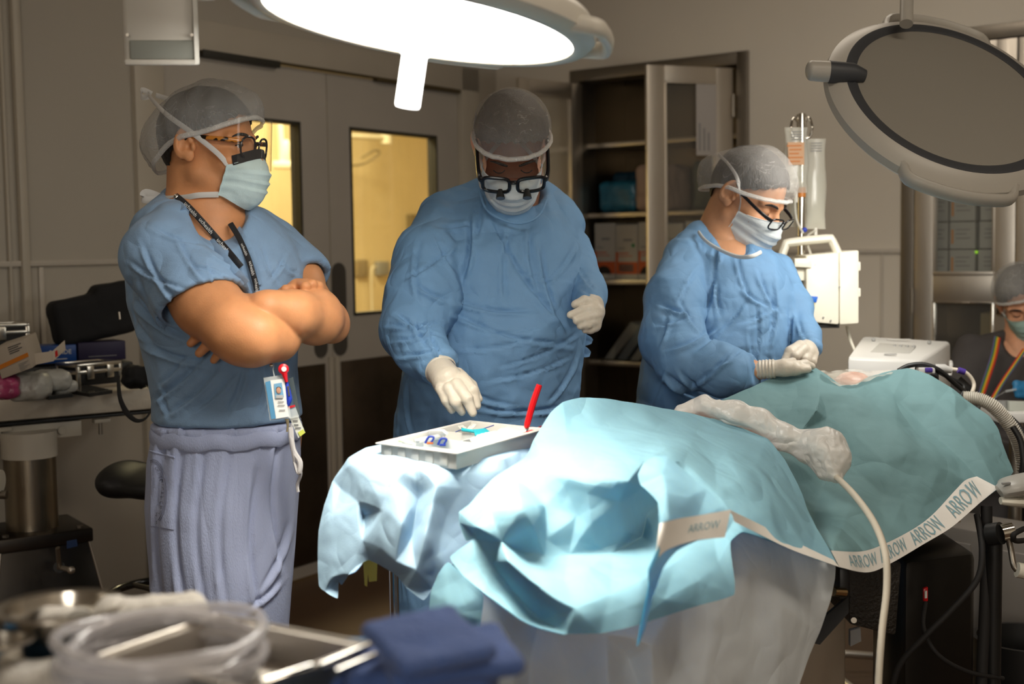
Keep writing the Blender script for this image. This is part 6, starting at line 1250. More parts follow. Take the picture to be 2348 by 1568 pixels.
MB().hexa([P(284, 150, 2.292), P(450, 150, 2.292), P(450, 150, 2.31), P(284, 150, 2.31), P(284, 136, 2.292), P(450, 136, 2.292), P(450, 136, 2.31), P(284, 136, 2.31)], .004).hexa([P(446, 150, 2.292), P(458, 148, 2.30), P(458, 148, 2.33), P(446, 150, 2.31), P(430, -300, 2.292), P(442, -300, 2.30), P(442, -300, 2.33), P(430, -300, 2.31)], .003).build('edge_rim', wb_m, bm_)
for x in (292, 440): MB().cyl(P(x, 80, 2.297), P(x, 80, 2.29), .0028, seg=10).build('screw', steel_m, bm_)
MB().hexa([P(440, 3, 2.35), P(495, 2, 2.35), P(495, 2, 2.42), P(440, 3, 2.42), P(440, -40, 2.35), P(495, -40, 2.35), P(495, -40, 2.42), P(440, -40, 2.42)], .004).build('side_arm', wb_m, bm_)
MB().cyl(P(360, -290, 2.4), tz(P(360, -290, 2.4), 3.0), .05).build('ceiling_column', wb_m, bm_)
# ------------------------------------------------------------------ infusion stand, bags, monitor
iv = thing('infusion_stand', 'chrome infusion pole with ram-horn hooks behind the right surgeon', 'infusion stand', tz(P(1838, 700, 4.1), 0))
ip = P(1838, 500, 4.1)
MB().cyl(tz(ip, .08), tz(ip, P(1838, 262, 4.1).z), .0115).build('pole', chrome_m, iv)
MB().cyl(P(1838, 264, 4.1), P(1838, 298, 4.1), .016).build('pole_cap', chrome_m, iv)
for s, c in ((-1, (1826, 284)), (1, (1852, 306))):
    MB().tube([P(1838 + s * 2, 290, 4.1), P(1838 + s * 16, 270, 4.09), P(1838 + s * 24, 290, 4.08), P(1838 + s * 20, 312, 4.08), P(1838 + s * 8, 316, 4.08), P(1838 + s * 4, 300, 4.08)], .0045, smooth=5).build('hook', chrome_m, iv)
for k in range(5): a = 2 * PI * k / 5; b_ = tz(ip, .09); e_ = tz(ip, .06) + V(.30 * math.cos(a), .30 * math.sin(a), 0); MB().tube([b_, e_], .013).sphere(tz(e_, .03), .03).build('leg', steel_m, iv)
bag_m = mat('clear_bag_vinyl', (.82, .80, .70), .12, alpha=.42, spec=.9); fluid_m = mat('saline', (.75, .76, .66), .05, alpha=.35, spec=.8)
def ivbag(label, x0, x1, y0, y1, D, lev, tab):
    t = thing('infusion_bag', label, 'infusion bag', P((x0 + x1) / 2, y1, D), 'infusion bags on the pole')
    cx, w_ = (x0 + x1) / 2, (x1 - x0) / 2
    def shell(ya, yb, thk, grow):
        m = MB(); rings = []
        for j in range(13):
            v = j / 12; y = ya + (yb - ya) * v; th_ = thk * math.sin(PI * min(1, .08 + v * .9)) ** .6; ww = (w_ - grow) * (1 - .08 * math.sin(v * 9))
            rings.append([m.bm.verts.new(P(cx + ww * math.cos(a), y, D - th_ * math.sin(a))) for a in [2 * PI * i / 20 for i in range(20)]])
        for A, B in zip(rings[:-1], rings[1:]):
            for i in range(20): m.bm.faces.new((A[i], A[(i + 1) % 20], B[(i + 1) % 20], B[i]))
        m.bm.faces.new(rings[0]); m.bm.faces.new(rings[-1][::-1]); return m
    shell(y0, y1, .022, 0).build('bag', bag_m, t); shell(lev, y1 - 12, .018, 4).build('fluid', fluid_m, t)
    MB().cyl(P(cx, y1 - 2, D), P(cx, y1 + 22, D), .006).build('port', whitep_m, t)
    if tab:
        lb, _ = slab([(x0 + 8, y0 + 34), (x1 - 8, y0 + 34), (x1 - 8, y0 + 86), (x0 + 10, y0 + 86)], D - .028, .001, mat('label_peach', (.62, .36, .20), .6), 'label', t)
        for k in range(5): MB().box(P(cx - 4 + 3 * (k % 2), y0 + 42 + k * 9, D - .030), (.045 - .008 * (k % 3), .0005, .004)).build('printed_line', mat('label_orange', (.6, .2, .04), .6) if 'label_orange' not in MATS else MATS['label_orange'], lb)
    for k in range(4): MB().box(P(cx + 2, y0 + 10 + k * 6 + (y1 - y0) * .0, D - .026), (.035, .0005, .0025)).build('printed_line', inkgrey_m, t)
    return t
ivbag('clear infusion bag with peach printed label on the pole', 1798, 1852, 292, 442, 4.07, 380, True)
ivbag('longer clear infusion bag hanging right of the pole', 1846, 1894, 318, 525, 4.12, 400, False)
ivbag('clear bag with twisted lower end hanging close behind the surgeon cap', 1810, 1848, 395, 520, 4.16, 450, False)
dl = MB().tube([P(1870, 528, 4.1), P(1850, 545, 4.06), P(1858, 580, 4.0), P(1870, 610, 3.98)], .004, smooth=5).tube([P(1822, 442, 4.06), P(1826, 500, 4.05), P(1842, 535, 4.05)], .004, smooth=5).build('infusion_tubing', bag_m); tag(dl, 'clear tubing looping from the infusion bags past the pole', 'tubing')
MB().cyl(P(1838, 430, 4.08), P(1838, 452, 4.08), .013).build('orange_collar', mat('orange_plastic', (.62, .22, .04), .4), iv)
MB().sphere(P(1845, 527, 4.06), .008).build('blue_clip', bl, iv)
mw = mat('monitor_cream', (.80, .77, .66), .35)
mn = thing('portable_monitor', 'white portable monitor clamped to the infusion pole, brightly lit from the right', 'monitor', P(1900, 745, 4.05))
def pxb(q, D0, D1, bev=.004):                       # block: front quad (bl, br, tr, tl) at D0, same pixels scaled to D1 behind
    dvec = (P(1174, 560, D1) - P(1174, 560, D0)); f = [P(x, y, D0) for x, y in q]; return [f[0], f[1], f[1] + dvec, f[0] + dvec, f[3], f[2], f[2] + dvec, f[3] + dvec]
MB().hexa(pxb([(1848, 738), (1925, 745), (1925, 578), (1848, 585)], 3.98, 4.16), .008).build('body', mw, mn)
MB().hexa(pxb([(1925, 745), (1970, 742), (1970, 573), (1925, 578)], 3.99, 4.20), .006).build('side_module', mw, mn)
for y in (600, 660): MB().hexa(pxb([(1966, y + 22), (1974, y + 20), (1974, y), (1966, y)], 4.02, 4.12), .003).build('side_tab', mw, mn)
MB().tube([P(1784, 612, 4.02), P(1800, 565, 4.02), P(1812, 556, 4.02), P(1895, 547, 4.02), P(1908, 552, 4.02), P(1925, 590, 4.02)], .017, seg=10, flat=.8, smooth=2).build('handle', mw, mn)
MB().hexa(pxb([(1780, 640), (1850, 645), (1850, 600), (1785, 604)], 4.0, 4.12), .006).build('clamp_body', mw, mn)
MB().hexa(pxb([(1800, 700), (1850, 738), (1850, 640), (1800, 640)], 4.02, 4.1), .004).build('bracket', greyp_m, mn)
MB().cyl(P(1790, 606, 3.99), P(1838, 606, 3.99), .008).build('clamp_screw', steel_m, mn); MB().sphere(P(1776, 591, 4.0), .018, (1, .6, 1)).build('knob', black_m, mn)
MB().hexa(pxb([(1822, 612), (1862, 614), (1862, 592), (1822, 592)], 3.97, 4.0), .003).build('clamp_plate', mw, mn)
MB().hexa(pxb([(1846, 692), (1872, 694), (1876, 680), (1846, 678)], 3.965, 3.98), .001).build('blue_label', mat('label_blue', (.01, .12, .55), .5), mn); MB().hexa(pxb([(1846, 707), (1868, 709), (1868, 694), (1846, 692)], 3.965, 3.98), .001).build('yellow_label', mat('label_yellow', (.55, .5, .15), .5), mn)
for x, y in ((1888, 728), (1905, 735), (1925, 658)): MB().cyl(P(x, y, 3.975), P(x, y, 3.985), .003, seg=10).build('screw', greyp_m, mn)
MB().hexa(pxb([(1880, 752), (1925, 752), (1925, 742), (1880, 742)], 4.0, 4.08), .002).build('foot', black_m, mn)
cw_ = MB().tube([P(1942, 748, 4.1), P(1950, 780, 4.08), P(1962, 810, 4.06), P(1970, 840, 4.02), P(1975, 880, 3.98)], .005, smooth=4).build('power_cable', mw); tag(cw_, 'thin white cable dropping from the monitor behind the white machine', 'cable')
# ------------------------------------------------------------------ machine, hoses and cables beyond the patient's head
wm = thing('warming_unit', 'white machine with sloped recessed panel standing beyond the draped patient', 'medical machine', P(2060, 900, 4.0))
mwh = mat('machine_white', (.70, .69, .66), .35)
def hq(b, t_, bev): return MB().hexa(b + t_, bev)
F_ = [P(1943, 850, 3.75), P(2112, 862, 3.75), P(2182, 862, 4.05), P(1965, 850, 4.05)]
MB().hexa([P(1943, 1050, 3.75), P(2112, 1060, 3.75), P(2182, 1040, 4.05), P(1965, 1030, 4.05), P(1943, 818, 3.75), P(2112, 826, 3.75), P(2180, 782, 4.05), P(1978, 770, 4.05)], .010).build('body', mwh, wm)
MB().hexa([P(1993, 812, 3.83), P(2085, 817, 3.83), P(2100, 796, 3.93), P(2016, 790, 3.93)] + [p + V(0, -.004, .006) for p in [P(1993, 812, 3.83), P(2085, 817, 3.83), P(2100, 796, 3.93), P(2016, 790, 3.93)]], .002).build('recess', mat('recess_grey', (.46, .45, .42), .4), wm)
for i, x in enumerate((2051, 2065, 2080, 2095)): MB().sphere(P(x, 793.5 + i * .4, 3.905), .0052, (1, .8, 1)).build('port', greyp_m, wm)
for x, y in ((2003, 779), (2131, 785)): MB().sphere(P(x, y, 3.98), .006, (1, .6, 1)).build('screw', greyp_m, wm)
MB().box(P(2060, 778, 4.0), (.07, .006, .002), None, 0).build('slot', MATS['recess_grey'], wm)
MB().box(P(2042, 812, 3.79), (.035, .008, .002)).build('printed_mark', inkgrey_m, wm)
MB().tube([P(2180, 830, 4.0), P(2181, 835, 3.98), P(2178, 860, 3.98)], .006).build('hook', mwh, wm)
def cab(name, label, pts, r, m_, s=6, seg=10): o = MB().tube([P(*p) for p in pts], r, seg=seg, smooth=s).build(name, m_); return tag(o, label, 'cable')
cab('monitor_cable', 'thick black cable arching over the drape in front of the white machine', [(2060, 850, 3.42), (2085, 838, 3.42), (2120, 836, 3.42), (2155, 850, 3.42), (2190, 880, 3.44), (2215, 900, 3.46)], .0065, black_m)
cab('monitor_cable', 'second black cable ending in a connector beside the white machine', [(2100, 845, 3.44), (2140, 848, 3.45), (2180, 868, 3.46), (2210, 885, 3.46), (2200, 915, 3.44)], .006, black_m)
cab('sensor_cable', 'white sensor cable with purple sleeve curving down beside the nurse', [(2135, 843, 3.46), (2180, 846, 3.46), (2215, 855, 3.46), (2233, 880, 3.46), (2226, 905, 3.44), (2213, 920, 3.42)], .0055, cbm)
pl = MB().cyl(P(2197, 848, 3.45), P(2212, 853, 3.45), .008).build('cable_sleeve', mat('purple_sleeve', (.06, .03, .25), .5)); tag(pl, 'short purple sleeve on the white sensor cable', 'cable sleeve')
pl = MB().tube([P(2143, 843, 3.44), P(2165, 845, 3.44), P(2182, 850, 3.44)], [.010, .012, .007]).build('cable_plug', mat('plug_grey', (.45, .44, .42), .4)); tag(pl, 'grey moulded plug on the white sensor cable', 'plug')
cn = thing('cable_connector', 'clear and purple connector block at the crest of the drape', 'connector', P(2125, 860, 3.42))
MB().box(P(2122, 855, 3.42), (.045, .03, .03), None, .006).build('block', MATS['plug_grey'], cn); MB().cyl(P(2138, 872, 3.40), P(2138, 862, 3.43), .016).build('socket', black_m, cn); MB().box(P(2128, 848, 3.41), (.02, .02, .012), None, .003).build('clip', MATS['purple_sleeve'], cn)
cl2 = thing('cable_connector', 'dark cable connector lying right of the white machine', 'connector', P(2210, 890, 3.5))
MB().tube([P(2195, 868, 3.48), P(2215, 890, 3.48), P(2240, 915, 3.48)], [.012, .016, .010]).build('body', black_m, cl2)
# corrugated breathing hose
hs = [P(*p) for p in [(2208, 912, 3.34), (2240, 914, 3.33), (2272, 928, 3.32), (2300, 955, 3.32), (2325, 990, 3.32), (2340, 1030, 3.33), (2348, 1080, 3.34), (2352, 1160, 3.36)]]; hp = catmull(hs, 26); hr = [.0165 + (.0022 if (i % 3) == 0 else -.0006) for i in range(len(hp))]
hz = MB().tube(hp, hr, seg=14).build('breathing_hose', mat('hose_white', (.60, .57, .50), .4, transl=.2)); tag(hz, 'corrugated white breathing hose curving over the drape edge at the right', 'hose')
cab('black_hose', 'glossy black hose curving beside the breathing hose at the right edge', [(2322, 978, 3.28), (2340, 1010, 3.27), (2346, 1050, 3.26), (2343, 1085, 3.26), (2338, 1100, 3.26)], .008, black_m)
cab('black_hose', 'second black hose near the right edge above the grey handset', [(2315, 955, 3.36), (2345, 990, 3.34), (2362, 1050, 3.32)], .007, black_m)
rl = thing('equipment_rail', 'white equipment rail with a grey clamp at the right edge', 'rail', P(2320, 940, 3.9))
MB().box(P(2330, 950, 3.9), (.16, .16, .03), None, .005).build('tray', mwh, rl); MB().cyl(P(2270, 928, 3.9), P(2380, 934, 3.9), .011).build('rod', chrome_m, rl)
MB().cyl(P(2298, 918, 3.9), P(2298, 946, 3.9), .019).build('clamp', greyp_m, rl)
MB().hexa(pxb([(2315, 942), (2400, 946), (2400, 922), (2315, 920)], 3.86, 3.88), .001).build('display_strip', mat('strip_pale', (.45, .47, .42), .4), rl)
MB().cyl(P(2330, 960, 3.95), tz(P(2330, 960, 3.95), 0.0), .02).build('support_post', steeld_m, rl)
hn = thing('table_handset', 'grey and cream handset hanging at the right edge below the drape', 'control handset', P(2330, 1130, 2.95))
def rr(pts, r0): return MB().tube([P(*p) for p in pts], r0, seg=16, flat=.5, up=V(0, 0, 1), smooth=4)
rr([(2292, 1128, 2.93), (2315, 1118, 2.93), (2350, 1108, 2.95), (2400, 1100, 2.97)], [.030, .042, .044, .044]).build('shell', mat('handset_grey', (.40, .39, .36), .35), hn)
rr([(2294, 1148, 2.92), (2320, 1150, 2.92), (2360, 1154, 2.94), (2400, 1158, 2.95)], [.016, .022, .024, .024]).build('lower_shell', mw, hn)
MB().hexa(pxb([(2300, 1112), (2318, 1110), (2318, 1106), (2300, 1108)], 2.90, 2.91), 0).build('button_strip', greyp_m, hn)
# ------------------------------------------------------------------ dark table mechanics and trailing cables
mc = thing('table_actuator', 'dark hammered metal actuator box under the draped table', 'actuator box', P(2000, 1380, 2.75))
ham = mat('hammered_black', (.03, .026, .022), .45, .3, bump=.6, bscale=160)
MB().hexa(pxb([(1948, 1432), (2055, 1458), (2068, 1290), (1945, 1270)], 2.72, 2.92), .006).build('box', ham, mc); MB().hexa(pxb([(1950, 1482), (1975, 1470), (1973, 1440), (1950, 1446)], 2.715, 2.73), 0).build('data_label', inkgrey_m, mc)
MB().cyl(P(1958, 1422, 2.715), P(1958, 1422, 2.725), .006).build('bolt', steeld_m, mc)
sw = thing('rocker_switch', 'small red rocker switch on the dark panel under the table', 'switch', P(2122, 1362, 2.98)); MB().hexa(pxb([(2118, 1380), (2128, 1378), (2128, 1346), (2118, 1350)], 2.98, 2.99), .001).build('red_lens', red_m, sw); MB().hexa(pxb([(2121, 1372), (2126, 1371), (2126, 1354), (2121, 1356)], 2.975, 2.98), .0).build('marking', inkwhite_m, sw)
pn = thing('machine_cabinet', 'large black equipment cabinet standing behind the draped table', 'equipment cabinet', tz(P(2150, 1300, 3.15), 0))
bp0 = P(2075, 1300, 3.02); bp1 = P(2240, 1300, 3.10); MB().hexa([tz(bp0, .12), tz(bp1, .12), tz(bp1 + V(0, .28, 0), .12), tz(bp0 + V(0, .28, 0), .12), tz(bp0, .66), tz(bp1, .66), tz(bp1 + V(0, .28, 0), .66), tz(bp0 + V(0, .28, 0), .66)], .02).build('case', mat('cabinet_black', (.010, .009, .008), .35), pn)
for q in (bp0, bp1, bp0 + V(0, .25, 0), bp1 + V(0, .25, 0)): MB().sphere(tz(q, .06), .06, (.5, 1, 1)).build('caster', rubber_m, pn)
gs = thing('supply_cart', 'grey panelled supply cart in shadow at the lower right', 'cart', tz(P(2250, 1400, 4.2), 0)); gcm = mat('cart_grey', (.22, .20, .18), .5)
c0, c1 = P(2080, 1200, 3.85), P(2420, 1200, 3.50); bk = V(.10, .22, 0)
MB().hexa([tz(c0, .1), tz(c1, .1), tz(c1 + bk, .1), tz(c0 + bk, .1), tz(c0, .58), tz(c1, .58), tz(c1 + bk, .58), tz(c0 + bk, .58)], .008).build('body', gcm, gs)
dd = (c1 - c0); nn = V(dd.y, -dd.x, 0).normalized() * 1
if nn.y > 0: nn = -nn
for a, b in ((.06, .46), (.52, .94)):
    e0, e1 = c0 + dd * a + nn * .008, c0 + dd * b + nn * .008; MB().hexa([tz(e0, .14), tz(e1, .14), tz(e1 - nn * .01, .14), tz(e0 - nn * .01, .14), tz(e0, .54), tz(e1, .54), tz(e1 - nn * .01, .54), tz(e0 - nn * .01, .54)], .004).build('door_panel', gcm, gs)
    MB().sphere(c0 + dd * (b - .05) + nn * .015 + V(0, 0, .34 - c0.z), .010).build('knob', black_m, gs)
for q in (c0, c1, c0 + bk, c1 + bk): MB().sphere(tz(q, .05) + (dd * .04 if q == c0 else V(0, 0, 0)), .05, (.5, 1, 1)).build('caster', rubber_m, gs)
cab('power_cable', 'thick black cable bundle hanging straight down at the lower right', [(2262, 1160, 2.96), (2262, 1260, 2.95), (2258, 1400, 2.94), (2250, 1568, 2.93), (2246, 1700, 2.93)], .013, rubber_m)
cab('power_cable', 'thin black cable drooping from the drape edge behind the cabinet', [(2240, 1180, 2.95), (2252, 1260, 2.90), (2240, 1330, 2.88), (2180, 1400, 2.86), (2120, 1460, 2.86), (2060, 1530, 2.88), (2040, 1620, 2.9)], .007, rubber_m)
cab('power_cable', 'pair of thin cables trailing below the red switch', [(2122, 1382, 2.97), (2118, 1440, 2.9), (2150, 1500, 2.88), (2220, 1540, 2.9), (2300, 1555, 2.95)], .005, rubber_m)
cab('power_cable', 'black cable looping at the right edge beside the chrome knob', [(2348, 1212, 2.9), (2325, 1225, 2.88), (2330, 1240, 2.9), (2370, 1235, 2.95)], .006, rubber_m)
kn = thing('clamp_knob', 'chrome clamp knob on a black socket at the lower right', 'clamp', P(2305, 1220, 2.9)); MB().cyl(P(2296, 1222, 2.9), P(2322, 1216, 2.9), .019).build('knob', chrome_m, kn); MB().cyl(P(2268, 1226, 2.92), P(2296, 1222, 2.9), .025).build('socket', black_m, kn)
MB().tube([P(2310, 1225, 2.9), P(2318, 1260, 2.9), P(2326, 1300, 2.88), P(2345, 1312, 2.88)], .007, smooth=4).build('lever', steeld_m, kn); MB().tube([P(2332, 1306, 2.87), P(2370, 1314, 2.87)], .017).build('grip', mw, kn)
MB().cyl(tz(P(2280, 1226, 2.93), .02), tz(P(2280, 1226, 2.93), .72), .018).build('post', black_m, kn)
sp = thing('table_strap', 'wide black strap slanting down from the table edge', 'strap', P(1900, 1420, 2.62)); MB().prism([P(1946, 1368, 2.62), P(1946, 1405, 2.60), P(1880, 1478, 2.58), P(1862, 1474, 2.58), P(1896, 1410, 2.60)], V(.0, .012, 0)).build('strap', rubber_m, sp)
bo_ = thing('rail_bolt', 'brass coloured bolt on a black bracket at the skirt edge', 'bolt', P(1922, 1358, 2.6)); MB().cyl(P(1910, 1356, 2.6), P(1936, 1358, 2.62), .009).build('bolt', mat('brass', (.6, .42, .22), .25, 1.0), bo_)
MB().hexa(pxb([(1925, 1375), (1948, 1375), (1948, 1305), (1925, 1302)], 2.62, 2.70), .004).build('bracket', black_m, bo_)
bc = thing('waste_bin', 'black bin at the bottom right corner', 'bin', tz(P(2345, 1500, 3.3), 0)); q = P(2352, 1460, 3.3); MB().lathe([(0, .0), (.10, .0), (.115, .02), (.13, q.z), (.118, q.z), (.10, .05), (0, .05)], tz(q, 0), seg=32).build('body', black_m, bc)
# ------------------------------------------------------------------ cabinet contents
pkm = mat('wrap_blue_plastic', (.02, .16, .26), .35, var=.2, vscale=20, bump=.5, bscale=30, coat=.4)
def softpack(name, label, cat, F, u0, u1, n0, n1, z0, z1, m_, seed, group=None, amp=.008):
    c = F((u0 + u1) / 2, (z0 + z1) / 2, (n0 + n1) / 2); du_, dn_ = (F(1, 0, 0) - F(0, 0, 0)), (F(0, 0, 1) - F(0, 0, 0)); R = Matrix((du_, dn_, V(0, 0, 1))).transposed()
    f = rbox(c, ((u1 - u0) / 2, (n1 - n0) / 2, (z1 - z0) / 2), min(.03, (z1 - z0) * .3, (n1 - n0) * .4), R); r = max(u1 - u0, n1 - n0, z1 - z0) * .75
    o = sdf_obj(name, f, c - V(r, r, r), c + V(r, r, r), max(.006, r / 24), m_, None, lambda a, b, d: crumple(a, d, amp, 14, seed=seed)); tag(o, label, cat, group); return o
softpack('supply_pack', 'blue plastic wrapped supply pack on the second cabinet shelf', 'supply pack', FB, -.885, -.665, -.34, -.10, 1.555, 1.70, pkm, 3); softpack('supply_pack', 'darker blue wrapped pack behind the blue supply pack', 'supply pack', FB, -.87, -.65, -.36, -.2, 1.66, 1.75, mat('wrap_dark_blue', (.01, .05, .09), .5), 4)
softpack('supply_pack', 'pale pink wrapped supply pack beside the blue pack', 'supply pack', FB, -.655, -.49, -.34, -.08, 1.555, 1.77, mat('wrap_pink', (.42, .30, .24), .5, bump=.3), 5)
softpack('supply_pack', 'dark green wrapped supply pack behind the glass door', 'supply pack', FB, -.36, -.22, -.34, -.12, 1.555, 1.78, mat('wrap_green', (.07, .09, .07), .5), 6)
bxw = mat('carton_white', (.44, .42, .38), .6, var=.03); bxo = mat('carton_orange', (.50, .10, .03), .5); bxk = mat('carton_black', (.012, .008, .006), .6); bxg = mat('carton_green_dot', (.02, .22, .08), .5)
def carton(label, u0, u1, z0, z1, kind):
    t = thing('carton', label, 'box', FB((u0 + u1) / 2, z0, -.06), 'white cartons on the cabinet shelf'); n1 = -.075
    MB().fbox(FB, u0, u1, -.34, n1, z0, z1, .002).build('box', bxw, t, smooth=False)
    L_ = lambda a, b, c, d, m_, nm: MB().fbox(FB, u0 + a * (u1 - u0), u0 + b * (u1 - u0), n1, n1 + .0015, z0 + c * (z1 - z0), z0 + d * (z1 - z0)).build(nm, m_, t, smooth=False)
    L_(0, 1, .10, .32, bxo, 'orange_band'); L_(0, .10, .32, .50, bxo, 'orange_edge'); L_(.35, .75, .70, .74, inkgrey_m, 'printed_line'); L_(.12, .42, .56, .58, inkgrey_m, 'printed_line'); L_(.12, .60, .47, .49, bxo, 'printed_line'); L_(.12, .75, .42, .435, bxo, 'printed_line')
    pts = []; cx = u0 + .45 * (u1 - u0); r = .36 * (u1 - u0)
    if kind != 2:
        for i in range(13): a = PI * i / 12; pts.append(FB(cx + r * math.cos(a), z0 + .10 * (z1 - z0) + r * .9 * math.sin(a), n1 + .0016))
        MB().prism(pts, nB * .001).build('printed_dome', bxk, t, smooth=False)
    else: L_(.15, .8, .14, .28, inkgrey_m, 'printed_panel')
    if kind >= 1: MB().cyl(FB(u0 + .80 * (u1 - u0), z0 + .62 * (z1 - z0), n1), FB(u0 + .80 * (u1 - u0), z0 + .62 * (z1 - z0), n1 + .002), .009, seg=16).build('green_dot', bxg, t)
    return t
for k, (a, b, kd, lb) in enumerate(((-.885, -.765, 0, 'white carton with orange band, first from the left on the third shelf'), (-.76, -.635, 2, 'white carton with green dot and grey printed panel on the third shelf'), (-.63, -.515, 0, 'white carton with black dome just left of the open door'), (-.50, -.385, 1, 'white carton seen through the glass of the open door'), (-.37, -.25, 1, 'white carton at the right end behind the glass door'))):
    carton(lb, a, b, 1.227, 1.50 - .01 * (k % 2), kd)
wrm = mat('wrap_grey_blue', (.12, .14, .16), .6, bump=.3)
for k in range(5):
    u = -.85 + k * .075; R_ = .0
    pts = [FB(u, .835, -.10), FB(u + .05, .835, -.10), FB(u + .20, 1.0 + .02 * (k % 2), -.11), FB(u + .15, 1.02 + .02 * (k % 2), -.11)]
    o = MB().prism(pts, nB * -.22).build('wrapped_instrument_pack', wrm if k % 2 else mat('wrap_grey', (.20, .20, .19), .6) if k == 0 else (MATS['wrap_grey'] if k % 2 == 0 else wrm)); tag(o, ('first', 'second', 'third', 'fourth', 'fifth')[k] + ' slanting wrapped pack from the left on the lower cabinet shelf', 'sterile pack', 'sterile packs leaning on the lower cabinet shelf')
for k, (u, z1) in enumerate(((-.60, 1.16), (-.50, 1.10))):
    o = MB().prism([FB(u, .835, -.28), FB(u + .10, .835, -.28), FB(u + .09, z1, -.30), FB(u - .01, z1, -.30)], nB * -.04).build('peel_pouch', MATS['wrap_grey']); tag(o, ['tall pale peel pouch standing at the back of the lower shelf', 'shorter pale peel pouch standing at the back of the lower shelf'][k], 'sterile pouch')
nt_ = MB().fbox(Fd1, .33 - .24, .33 - .14, .006, .008, 1.78, 2.09).build('notice', mat('notice_paper', (.40, .37, .35), .7)); 
nt_ = tag(nt_, 'tall printed paper notice taped inside the open cabinet door glass', 'notice')
for k in range(3):
    a0 = .155 + (k - 1) * .022; MB().fbox(Fd1, a0 - .008 + .07 * 0, a0, .008, .0085, 1.80, 1.88 + .02 * k).build('printed_line', inkgrey_m, nt_)
bxp = mat('carton_pale', (.40, .41, .39), .6, var=.03)
def pbox2(label, u0, u1, z0, z1, orange, grp):
    t = thing('carton', label, 'box', FB((u0 + u1) / 2, z0, -.06), grp); MB().fbox(FB, u0, u1, -.34, -.09, z0, z1, .002).build('box', bxp, t, smooth=False)
    for k in range(3): MB().fbox(FB, u0 + (u1 - u0) * .25, u0 + (u1 - u0) * (.80 - .15 * (k % 2)), -.09, -.0885, z1 - (z1 - z0) * (.30 + .16 * k), z1 - (z1 - z0) * (.26 + .16 * k)).build('printed_line', inkgrey_m, t, smooth=False)
    if orange: MB().fbox(FB, u0 + .008, u0 + .016, -.09, -.088, z0 + .02, z1 - .03).build('orange_mark', mat('mark_orange', (.6, .24, .04), .5) if 'mark_orange' not in MATS else MATS['mark_orange'], t, smooth=False)
hh = .112
for c, (a, b) in enumerate(((.79, .86), (.868, .972), (.985, 1.075))):
    for r in range(3):
        pbox2(('plain narrow white carton, column beside the frame, ', 'white carton with orange mark, middle column, ', 'off-white carton, column beside the nurse side door edge, ')[c] + ('bottom', 'middle', 'top')[r] + ' row', a + .003 * r * (c == 2), b, 1.247 + r * hh, 1.247 + (r + 1) * hh - .004, c == 1, 'cartons stacked in the right cabinet')
softpack('supply_bin', 'black supply bin on the top shelf of the right cabinet', 'bin', FB, .79, .93, -.34, -.1, 1.62, 1.72, black_m, 8, None, .001); softpack('supply_bin', 'grey supply bin right of the black bin on the top shelf', 'bin', FB, .95, 1.07, -.34, -.1, 1.62, 1.71, greyp_m, 9, None, .001)
tb2 = MB().fbox(FB, .985, 1.08, -.3, -.12, .98, 1.10, .006).build('storage_box', mat('storage_tan', (.35, .28, .14), .5)); tag(tb2, 'tan storage box behind the lower glass of the right cabinet', 'box')
gl_ = MB().sphere(FB(.978, 1.345, -.09), .006).build('status_light', mat('status_green', (.3, .6, .02), .4, emit=(.35, .8, .02), estr=.7)); tag(gl_, 'tiny green status light between the carton columns', 'indicator light')
# ------------------------------------------------------------------ padded side table at the left with its load
TZ = .98
def ty(px, py, z=TZ): return ontop(px, py, z)
La, Lb = ty(0, 912), ty(350, 886); lt = (Lb - La).normalized(); lnb = V(-lt.y, lt.x, 0)
def FL(u, z, n=0.0): return V(La.x, La.y, 0) + lt * u + lnb * n + V(0, 0, z)
sd = thing('side_table', 'old operating table with grey pad and steel column used as a side table', 'table', tz(FL(.12, 0, .2), 0))
pdm = mat('pad_grey_vinyl', (.60, .54, .45), .6, var=.1, vscale=8, bump=.2, bscale=70); bgm = mat('table_frame_beige', (.45, .41, .34), .45)
MB().fbox(FL, -.7, .62, 0, .40, TZ - .075, TZ, .022).build('pad', pdm, sd); MB().fbox(FL, -.7, .62, .01, .39, TZ - .085, TZ - .076, .002).build('pad_board', black_m, sd)
MB().fbox(FL, -.7, .235, .015, .045, TZ - .135, TZ - .088, .003).build('side_rail', bgm, sd); MB().fbox(FL, -.6, .2, .05, .36, TZ - .125, TZ - .09, .003).build('top_frame', bgm, sd)
for u in (-.02, .27): MB().fbox(FL, u, u + .05, .0, .03, TZ - .10, TZ - .088, .002).build('rail_bracket', bgm, sd); 
for u in (0, .29): MB().cyl(FL(u, TZ - .10, .012), FL(u, TZ - .135, .012), .006, seg=10).build('bracket_bolt', steeld_m, sd)
MB().cyl(FL(.175, TZ - .112, .014), FL(.175, TZ - .112, .010), .012, seg=20).build('rail_button', bgm, sd)
cc = P(70, 1100, 3.86); cc.z = 0
MB().cyl(tz(cc, .58), tz(cc, .82), .074, seg=40).build('column', brushed('column_steel', (.34, .29, .22), .3, (60, 60, 1)), sd); MB().cyl(tz(cc, .80), tz(cc, .875), .079, seg=40).build('column_collar', mat('collar_white', (.5, .46, .39), .45), sd)
ub, nb_ = FL(0, 0).xy, 0
cu_, cn_ = (cc - FL(0, 0)).dot(lt), (cc - FL(0, 0)).dot(lnb)
bw = [FL(cu_ - .19, .04, cn_ - .16), FL(cu_ + .23, .04, cn_ - .16), FL(cu_ + .23, .04, cn_ + .16), FL(cu_ - .19, .04, cn_ + .16)]; tw = [FL(cu_ - .12, .55, cn_ - .12), FL(cu_ + .13, .55, cn_ - .12), FL(cu_ + .13, .55, cn_ + .12), FL(cu_ - .12, .55, cn_ + .12)]
